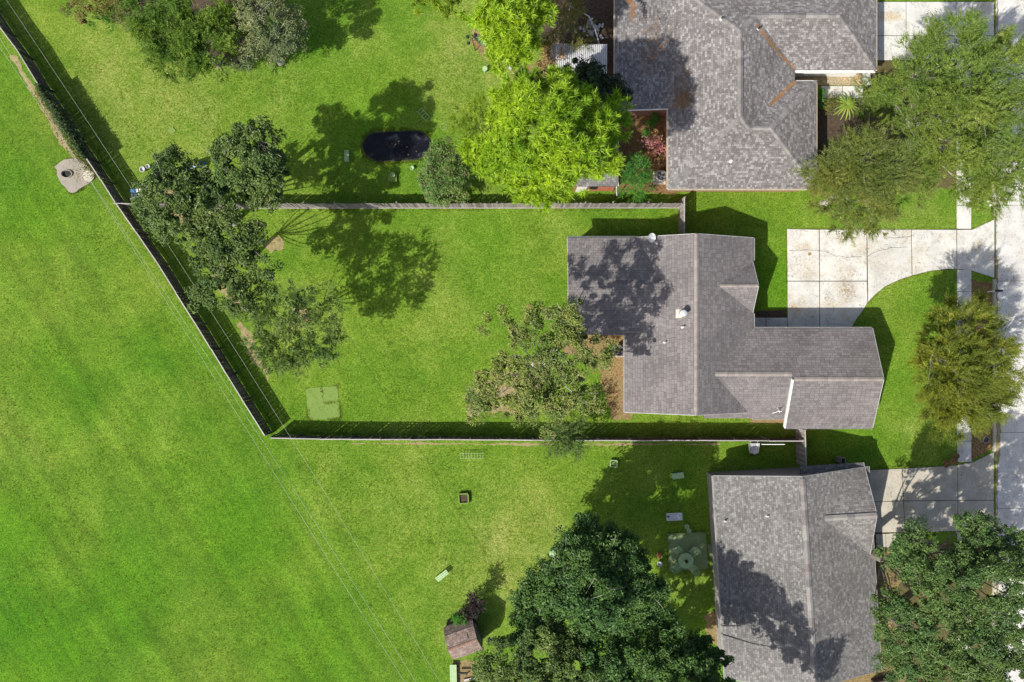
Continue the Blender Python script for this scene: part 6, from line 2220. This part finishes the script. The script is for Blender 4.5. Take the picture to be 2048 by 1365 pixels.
# red can and pale tub by the big oak
q = P(1319, 1112, 0.3); rc = empty('fuel_can', (q.x, q.y, 0), 'small red can on the grass between the big oak and the patio', 'can')
mb = MB(); mb.box((q.x, q.y, 0.17), (0.26, 0.42, 0.34)); mb.build('body', M['redbrick'], rc)
mb = MB(); mb.tube([(q.x, q.y - 0.12, 0.34), (q.x, q.y - 0.12, 0.42), (q.x, q.y + 0.12, 0.42), (q.x, q.y + 0.12, 0.34)], 0.02, 6); mb.build('handle', M['redbrick'], rc)
q = P(1319, 1128, 0.2); mb = MB(); mb.lathe((q.x, q.y, 0), [(0.14, 0), (0.18, 0.26), (0.2, 0.27), (0.16, 0.27), (0.14, 0.1)], 14)
tag(mb.build('tub', M['lightgrey']), 'pale grey tub just below the small red can', 'tub')
# teal bin by the oak
q = P(1105, 1106, 0.6); tbn = empty('teal_bin', (q.x, q.y, 0), 'teal upright bin at the left edge of the big dark oak', 'bin')
mb = MB(); mb.lathe((q.x, q.y, 0), [(0.2, 0), (0.24, 0.75), (0.25, 0.77)], 14); mb.build('body', M['teal'], tbn)
mb = MB(); mb.lathe((q.x, q.y, 0.77), [(0.27, 0), (0.26, 0.05), (0.1, 0.1)], 14); mb.build('lid', M['palegreen'], tbn)
# pale bucket on the dry upper lawn
q = P(970, 138, 0.4); bk = empty('bucket', (q.x, q.y, 0), 'pale green lidded bucket on the dry upper lawn', 'bucket')
mb = MB(); mb.lathe((q.x, q.y, 0), [(0.15, 0), (0.19, 0.42), (0.2, 0.43)], 16); mb.build('body', M['teal'], bk)
mb = MB(); mb.lathe((q.x, q.y, 0.43), [(0.21, 0), (0.2, 0.04), (0.02, 0.05)], 16); mb.build('lid', M['palegreen'], bk)

# feeder stand with three dark feeders, and the hammock
q0 = P(950, 102, 0)
fs_ = empty('feeder_stand', (q0.x, q0.y, 0), 'dark metal feeder stand with three round feeders on the dry upper lawn', 'bird feeder')
top = Vector((q0.x - 0.1, q0.y + 0.05, 2.1))
mb = MB(); mb.tube([(q0.x, q0.y, 0), top], 0.03, 7); mb.build('pole', M['darkmetal'], fs_)
for dx, dy in ((-0.36, 0.2), (0.25, 0.36), (-0.3, -0.28)):
    mb = MB(); mb.tube([top - Vector((0, 0, 0.1)), top + Vector((dx * 0.5, dy * 0.5, 0.14)), top + Vector((dx, dy, 0.0))], 0.018, 6); mb.build('arm', M['darkmetal'], fs_)
    mb = MB(); mb.lathe(top + Vector((dx, dy, -0.3)), [(0.03, 0), (0.12, 0.05), (0.14, 0.18), (0.05, 0.28)], 12); mb.build('feeder', M['black'], fs_)
hm = empty('hammock', (P(968, 74).x, P(968, 74).y, 0), 'hammock in a curved dark frame beside the top pine', 'hammock')
arc = []
A0, A1 = P(946, 84, 0.2), P(988, 64, 1.3)
for t in np.linspace(0, 1, 9):
    p = A0.lerp(A1, t); p.z = 0.12 + 1.25 * (2 * t - 1) ** 2; p += Vector((0.5, -0.9, 0)).normalized() * (0.5 * (1 - (2 * t - 1) ** 2))
    arc.append(p)
mb = MB(); mb.tube(arc, 0.04, 8); mb.build('frame', M['darkmetal'], hm)
mb = MB(); q = arc[4]; mb.bar(q + Vector((-0.3, 0.45, -0.06)), q + Vector((0.3, -0.45, -0.06)), 0.06, 0.06); mb.build('foot', M['darkmetal'], hm)
cl = MB(); rows = []
for t in np.linspace(0.08, 0.92, 14):
    p = arc[0].lerp(arc[-1], t); p.z = 0.55 + 0.75 * (2 * t - 1) ** 2
    wv = 0.36 * math.sin(math.pi * t) ** 0.4
    dperp = Vector((0.42, 0.9, 0)).normalized()
    dperp = Vector((-(A1 - A0).y, (A1 - A0).x, 0)).normalized()
    p += Vector((0.5, -0.9, 0)).normalized() * (0.35 * math.sin(math.pi * t))
    rows.append((p - dperp * wv + Vector((0, 0, 0.08)), p, p + dperp * wv + Vector((0, 0, 0.08))))
cl.add([v for r_ in rows for v in r_] + [v - Vector((0, 0, 0.012)) for r_ in rows for v in r_],
       [(3 * i + j, 3 * i + j + 1, 3 * i + j + 4, 3 * i + j + 3) for i in range(13) for j in range(2)] +
       [(42 + 3 * i + j, 42 + 3 * i + j + 3, 42 + 3 * i + j + 4, 42 + 3 * i + j + 1) for i in range(13) for j in range(2)])
cl.build('sling', M['palegreen'], hm)
q = P(1022, 132, 0.2); mb = MB(); mb.box((q.x, q.y, 0.12), (0.2, 0.5, 0.24), R(-12)); mb.box((q.x, q.y, 0.27), (0.24, 0.54, 0.05), R(-12))
tag(mb.build('white_crate', M['lightgrey']), 'small white lidded box under the lower tip of the top pine', 'box')

# blue bench and tubs in the fence corner
bb = empty('blue_bench', (P(283, 386).x, P(283, 386).y, 0), 'pale blue bench with a white backboard half under the corner oak', 'bench')
for k in range(4):
    mb = MB(); mb.bar(P(262, 389 + 4.5 * k, 0.45), P(305, 389 + 4.5 * k, 0.45), 0.15, 0.03); mb.build('seat_slat', M['blue'], bb)
mb = MB(); mb.bar(P(272, 381.5, 0.85), P(306, 381, 0.85), 0.26, 0.05); mb.build('backboard', M['white'], bb)
mb = MB(); mb.bar(P(261, 382.5, 0.75), P(273, 382, 0.75), 0.26, 0.05); mb.build('side_panel', M['blue_dark'], bb)
for x in (263, 303):
    for y in (381, 401):
        q = P(x, y, 0.22); mb = MB(); mb.box((q.x, q.y, 0.2), (0.07, 0.07, 0.42)); mb.build('leg', M['blue_dark'], bb)
for i, (x, y, s, lab) in enumerate(((288, 341, 0.2, 'larger whitish pot at the left edge of the corner oak'), (299, 335, 0.15, 'smaller whitish pot at the left edge of the corner oak'))):
    q = P(x, y, 0); mb = MB(); mb.lathe((q.x, q.y, 0), [(s * 0.7, 0), (s, 0.28), (s * 1.12, 0.3), (s * 0.9, 0.3), (s * 0.8, 0.15)], 16)
    tag(mb.build('plant_pot', M['lightgrey']), lab, 'pot', 'whitish pots in the corner')
bt = empty('blue_slide', (P(386, 336).x, P(386, 336).y, 0), 'bright blue toddler slide peeking out between the two dark oaks', 'slide')
q = P(388, 330, 0.6)
mb = MB()
prof = [(-0.8, 0.05), (-0.45, 0.12), (0.1, 0.62), (0.35, 0.85)]
for s in (-0.25, 0.25):
    for a, b in zip(prof[:-1], prof[1:]):
        mb.bar((q.x + a[0], q.y + s, a[1] + 0.06), (q.x + b[0], q.y + s, b[1] + 0.06), 0.05, 0.14)
for a, b in zip(prof[:-1], prof[1:]):
    mb.bar((q.x + a[0], q.y, a[1]), (q.x + b[0], q.y, b[1]), 0.46, 0.03)
mb.build('chute', M['blue'], bt)
for s in (-0.25, 0.25):
    mb = MB(); mb.bar((q.x + 0.75, q.y + s, 0.0), (q.x + 0.35, q.y + s, 0.9), 0.05, 0.05); mb.build('leg', M['blue_dark'], bt)
for k in range(3):
    mb = MB(); mb.bar((q.x + 0.65 - 0.1 * k, q.y - 0.25, 0.22 + 0.24 * k), (q.x + 0.65 - 0.1 * k, q.y + 0.25, 0.22 + 0.24 * k), 0.06, 0.03); mb.build('step', M['blue_dark'], bt)


# concrete chamber with an open hole, outside the fence
def chamber():
    poly = [(113, 334), (130, 321), (152, 317), (166, 324), (176, 333), (187, 346), (186, 362), (170, 376), (146, 389), (132, 376), (120, 358)]
    pts = ragged(poly, 0.05, 0.3, 0, 77)
    c = P(136, 349)
    root = empty('drain_chamber', (c.x, c.y, 0), 'old concrete drain chamber with an open black hole outside the diagonal fence', 'drain')
    hx, hy = 0.42, 0.30
    ring = [(c.x + hx * math.cos(t), c.y + hy * math.sin(t)) for t in np.linspace(0, 2 * math.pi, 28, endpoint=False)]
    from mathutils.geometry import tessellate_polygon
    top = 0.1
    outer = [Vector((x, y, top)) for x, y in pts]
    inner = [Vector((x, y, top)) for x, y in ring][::-1]
    tris = tessellate_polygon([outer, inner])
    mb = MB()
    allv = outer + inner
    no, ni = len(outer), len(inner)
    verts = [tuple(v) for v in allv] + [(v.x, v.y, -0.02) for v in outer] + [(v.x, v.y, -0.001) for v in inner]
    faces = [tuple(t) for t in tris]
    for i in range(no): faces.append((i, (i + 1) % no, no + ni + (i + 1) % no, no + ni + i))
    for i in range(ni): faces.append((no + i, no + (i + 1) % ni, 2 * no + ni + (i + 1) % ni, 2 * no + ni + i))
    mb.add(verts, faces)
    so = mb.build('slab', M['pad'], root)
    for p in so.data.polygons:
        if abs(p.normal.z) > 0.9 and p.normal.z < 0 and p.center.z > 0.05: p.flip()
    # standing collar around the opening, a black disc inside paints its dark depth
    k = MB()
    n = 28
    prof = [(1.12, 0.09), (1.1, 0.22), (0.98, 0.22), (0.95, 0.006)]
    base = 0
    for f, z in prof:
        for i in range(n):
            t = 2 * math.pi * i / n
            k.v.append((c.x + hx * f * math.cos(t), c.y + hy * f * math.sin(t), z))
    for j in range(3):
        for i in range(n):
            k.f.append((j * n + i, j * n + (i + 1) % n, (j + 1) * n + (i + 1) % n, (j + 1) * n + i))
    k.build('collar', M['pad'], root)
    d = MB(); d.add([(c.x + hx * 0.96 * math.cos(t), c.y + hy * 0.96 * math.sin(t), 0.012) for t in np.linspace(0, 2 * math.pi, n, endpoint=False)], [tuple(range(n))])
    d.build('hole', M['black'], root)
    q = P(178, 352, 0.1)
    l = empty('chamber_lid', (q.x, q.y, 0.1), 'round pale concrete lid lying next to the drain chamber hole', 'lid')
    mb = MB(); mb.lathe((q.x, q.y, 0.1), [(0.46, 0), (0.46, 0.06), (0.43, 0.08)], 24); mb.build('disc', M['concrete_old'], l)
    for s in (-0.22, 0.0, 0.22):
        mb = MB(); mb.bar((q.x - 0.4 + abs(s) * 0.4, q.y + s, 0.188), (q.x + 0.4 - abs(s) * 0.4, q.y + s, 0.188), 0.02, 0.012); mb.build('rib', M['pad'], l)
    mb = MB()
    rs = np.random.RandomState(3)
    for _ in range(60):
        x, y = c.x + rs.normal(0.75, 0.3), c.y + rs.normal(-0.1, 0.35)
        mb.box((x, y, 0.105), (rs.uniform(0.03, 0.1), rs.uniform(0.02, 0.06), 0.02), rs.uniform(0, 3))
    mb.build('dead_debris', M['litter'], kind='stuff')


chamber()


# air conditioners
def ac_unit(x, y, label, z=0.75, rad=0.45):
    q = P(x, y, z)
    root = empty('air_conditioner', (q.x, q.y, 0), label, 'air conditioner', 'air conditioning condensers')
    mb = MB(); mb.box((q.x, q.y, 0.05), (1.05, 1.05, 0.1)); mb.build('pad', M['concrete_old'], root)
    mb = MB(); mb.lathe((q.x, q.y, 0.1), [(rad, 0), (rad, z - 0.1), (rad * 0.92, z - 0.06), (rad * 0.78, z - 0.06), (rad * 0.76, z - 0.25), (rad * 0.1, z - 0.26)], 28, False); mb.build('housing', M['grey'], root)
    for k in range(3):
        r_ = rad * (0.3 + 0.22 * k)
        mb = MB(); mb.tube([(q.x + r_ * math.cos(t), q.y + r_ * math.sin(t), z + 0.05) for t in np.linspace(0, 2 * math.pi, 25)], 0.008, 5, False); mb.build('guard_ring', M['darkmetal'], root)
    for k in range(8):
        t = 2 * math.pi * k / 8
        mb = MB(); mb.tube([(q.x, q.y, z + 0.06), (q.x + rad * 0.8 * math.cos(t), q.y + rad * 0.8 * math.sin(t), z + 0.04)], 0.008, 5); mb.build('guard_wire', M['darkmetal'], root)
    for k in range(4):
        t = 2 * math.pi * k / 4 + 0.5
        d = Vector((math.cos(t), math.sin(t), 0)); e = Vector((-d.y, d.x, 0))
        mb = MB(); c_ = Vector((q.x, q.y, z - 0.1))
        mb.slab3([c_ + d * 0.06 - e * 0.05, c_ + d * rad * 0.7 - e * 0.12 + Vector((0, 0, -0.04)), c_ + d * rad * 0.72 + e * 0.08 + Vector((0, 0, 0.02)), c_ + d * 0.06 + e * 0.05], 0.006)
        mb.build('fan_blade', M['black'], root)
    mb = MB(); mb.lathe((q.x, q.y, z - 0.14), [(0.1, 0), (0.1, 0.12), (0.03, 0.14)], 14); mb.build('motor', M['grey'], root)
    return root


ac_unit(1323, 352, 'round grey air conditioner beside the vivid green bush and the upper house wall')
ac_unit(1238, 702, 'round grey air conditioner in the corner behind the middle house', 0.8)

# letterbox on its post by the street
q = P(1976, 584, 0)
mbx = empty('letterbox', (q.x, q.y, 0), 'black letterbox on a white post at the kerb by the golden tree', 'letterbox')
mb = MB(); mb.box((q.x, q.y, 0.5), (0.1, 0.1, 1.0)); mb.build('post', M['white'], mbx)
mb = MB(); mb.box((q.x + 0.1, q.y, 0.98), (0.42, 0.09, 0.06)); mb.build('arm', M['white'], mbx)
mb = MB()
prof = [(-0.09, 0), (0.09, 0), (0.09, 0.12), (0.06, 0.19), (0, 0.215), (-0.06, 0.19), (-0.09, 0.12)]
mb.add([(q.x - 0.14, q.y + a, 1.015 + b) for a, b in prof] + [(q.x + 0.36, q.y + a, 1.015 + b) for a, b in prof],
       [(0, 6, 5, 4, 3, 2, 1), (7, 8, 9, 10, 11, 12, 13)] + [(i, (i + 1) % 7, 7 + (i + 1) % 7, 7 + i) for i in range(7)])
bx = mb.build('box', M['black'], mbx)
mb = MB(); mb.box((q.x + 0.1, q.y - 0.1, 1.2), (0.03, 0.012, 0.14)); mb.build('flag', M['redbrick'], bx)

# covers and small lids
q = P(1619, 508.5, 0.046); mb = MB(); mb.lathe((q.x, q.y, 0.046), [(0.13, 0), (0.13, 0.012), (0.1, 0.016)], 18)
tag(mb.build('valve_cover', M['brass']), 'small round brass lid in the middle house driveway', 'lid')
q = P(1972, 880, 0.02); ml = empty('meter_cover', (q.x, q.y, 0), 'dark round meter cover in the brown verge by the street', 'cover')
mb = MB(); mb.lathe((q.x, q.y, 0.0), [(0.27, 0), (0.27, 0.03), (0.24, 0.035)], 22); mb.build('rim', M['grey'], ml)
mb = MB(); mb.lathe((q.x, q.y, 0.034), [(0.22, 0), (0.21, 0.012)], 22); mb.build('lid', M['darkmetal'], ml)
for x, y, s, lab in ((1977, 403, 0.085, 'upper of two pale stones on the verge above the middle driveway'), (1981, 411, 0.11, 'lower of two pale stones on the verge above the middle driveway')):
    q = P(x, y); mb = MB(); mb.lathe((q.x, q.y, 0), [(s, 0), (s * 0.95, 0.05), (s * 0.5, 0.08), (0.01, 0.085)], 9)
    tag(mb.build('stone', M['lightgrey']), lab, 'stone', 'stones on the verge')

# garden hose
mb = MB()
hp = [(1736, 228), (1738, 224), (1745, 221), (1752, 224), (1757, 228)]
hose = [(1757, 229), (1752, 224), (1745, 222), (1739, 226), (1738, 236), (1738, 248), (1742, 256), (1750, 261), (1760, 261), (1768, 257), (1774, 258), (1777, 264), (1773, 270), (1766, 276)]
mb.tube([P(x, y, 0.03) for x, y in hose], 0.02, 6)
tag(mb.build('garden_hose', M['lightgrey']), 'pale garden hose curling over the shaded ground beside the largest tree', 'hose')

# wheelbarrow and ladder by the south yard fence
wbw = empty('wheelbarrow', (P(1507, 896).x, P(1507, 896).y, 0), 'grey metal wheelbarrow parked against the south yard fence', 'wheelbarrow')
q = P(1507, 896, 0.5)
mb = MB()
o_ = [(-0.42, 0.38), (0.44, 0.38), (0.36, -0.36), (0.02, -0.5), (-0.36, -0.36)]
i_ = [(-0.24, 0.22), (0.26, 0.22), (0.2, -0.2), (0.0, -0.27), (-0.22, -0.2)]
V_ = [(q.x + a, q.y + b, 0.66) for a, b in o_] + [(q.x + a, q.y + b, 0.40) for a, b in i_] + [(q.x + a * 1.03, q.y + b * 1.03, 0.65) for a, b in o_] + [(q.x + a * 1.05, q.y + b * 1.05, 0.38) for a, b in i_]
n = 5
mb.add(V_, [tuple(range(n, 2 * n))[::-1], tuple(range(3 * n, 4 * n))] + [(i, (i + 1) % n, n + (i + 1) % n, n + i) for i in range(n)] +
       [(2 * n + i, 3 * n + i, 3 * n + (i + 1) % n, 2 * n + (i + 1) % n) for i in range(n)] + [(i, 2 * n + i, 2 * n + (i + 1) % n, (i + 1) % n) for i in range(n)])
mb.build('tray', M['steel'], wbw)
mb = MB(); mb.tube([(q.x - 0.3, q.y - 0.2, 0.36), (q.x - 0.28, q.y + 0.5, 0.55)], 0.022, 6); mb.build('handle', M['white'], wbw)
mb = MB(); mb.tube([(q.x + 0.3, q.y - 0.2, 0.36), (q.x + 0.3, q.y + 0.5, 0.55)], 0.022, 6); mb.build('handle', M['white'], wbw)
mb = MB(); mb.tube([(q.x - 0.03, q.y - 0.52, 0.19), (q.x + 0.05, q.y - 0.52, 0.19)], [0.19, 0.19], 18); mb.build('wheel', M['black'], wbw)
for s in (-0.25, 0.25):
    mb = MB(); mb.tube([(q.x + s, q.y + 0.15, 0.4), (q.x + s, q.y + 0.2, 0.0)], 0.02, 6); mb.build('leg', M['grey'], wbw)
ld = empty('ladder', (P(1545, 886).x, P(1545, 886).y, 0), 'pale aluminium ladder hung flat along the south yard fence by the wheelbarrow', 'ladder')
yb = P(0, 887.5, 1.3).y
xa, xb = P(1523, 0, 1.3).x, P(1566, 0, 1.3).x
for z, dy in ((1.3, 0.0), (1.62, 0.1)):
    mb = MB(); mb.bar((xa, yb - 0.06 + dy * 0.4, z), (xb, yb - 0.06 + dy * 0.4, z), 0.05, 0.07); mb.build('stile', M['white'], ld)
for k in range(6):
    x = xa + 0.12 + (xb - xa - 0.24) * k / 5
    mb = MB(); mb.bar((x, yb - 0.06, 1.3), (x, yb - 0.02, 1.62), 0.03, 0.03, up=Vector((1, 0, 0))); mb.build('rung', M['white'], ld)

# dark upright bin at the north wall of the lower house, and the dark box at the bottom edge
q = P(1686, 922, 0.9)
bn = empty('upright_bin', (q.x, q.y, 0), 'narrow dark open bin standing at the north wall of the lower house', 'bin')
for dx, dy, sx, sy in ((0, 0.22, 0.3, 0.03), (0, -0.22, 0.3, 0.03), (0.15, 0, 0.03, 0.44), (-0.15, 0, 0.03, 0.44)):
    mb = MB(); mb.box((q.x + dx, q.y + dy, 0.5), (sx, sy, 0.95)); mb.build('side_panel', M['grey'], bn)
mb = MB(); mb.box((q.x, q.y, 0.06), (0.28, 0.42, 0.06)); mb.build('floor_panel', M['black'], bn)
bx = empty('dark_box', (P(1768, 1375).x, P(1768, 1375).y, 0), 'dark brown box with a sloping lid at the bottom edge behind the lower house', 'box')
q = P(1766, 1376, 0.7)
mb = MB(); mb.box((q.x, q.y, 0.32), (1.1, 0.95, 0.64), R(12)); mb.build('body', M['fence_dark'], bx)
mb = MB(); mb.box((q.x, q.y, 0.67), (1.2, 1.05, 0.06), R(12)); mb.build('lid', M['fence_dark'], bx)


# overhead wires along the diagonal fence
def wire(px, z, label, rad=0.016):
    mb = MB()
    pts = []
    fit = np.polyfit([p[1] for p in px], [p[0] for p in px], 2)
    for y in np.linspace(px[0][1], px[-1][1], 40):
        pts.append(P(float(np.polyval(fit, y)), float(y), z))
    mb.tube(pts, rad, 6)
    tag(mb.build('overhead_wire', M['wire']), label, 'power line', 'overhead wires along the diagonal fence')


wire([(-60, -22), (0, 76), (145, 318), (252, 480), (440, 776), (545, 938), (637, 1079), (724, 1218), (806, 1365), (840, 1420)], 8.0, 'overhead wire farthest out over the green field at the lower end', 0.0075)
wire([(-60, 0), (0, 92), (120, 290), (188, 378), (341, 604), (535, 890), (640, 1052), (760, 1240), (829, 1365), (858, 1418)], 7.6, 'overhead wire close beside the outermost one over the green field', 0.007)
wire([(-30, -62), (7, 0), (116, 142), (155, 214), (260, 372), (341, 497), (524, 778), (577, 877), (669, 1026), (783, 1200), (875, 1355), (910, 1414)], 7.2, 'thin overhead wire running inside the yards right of the diagonal fence', 0.0065)
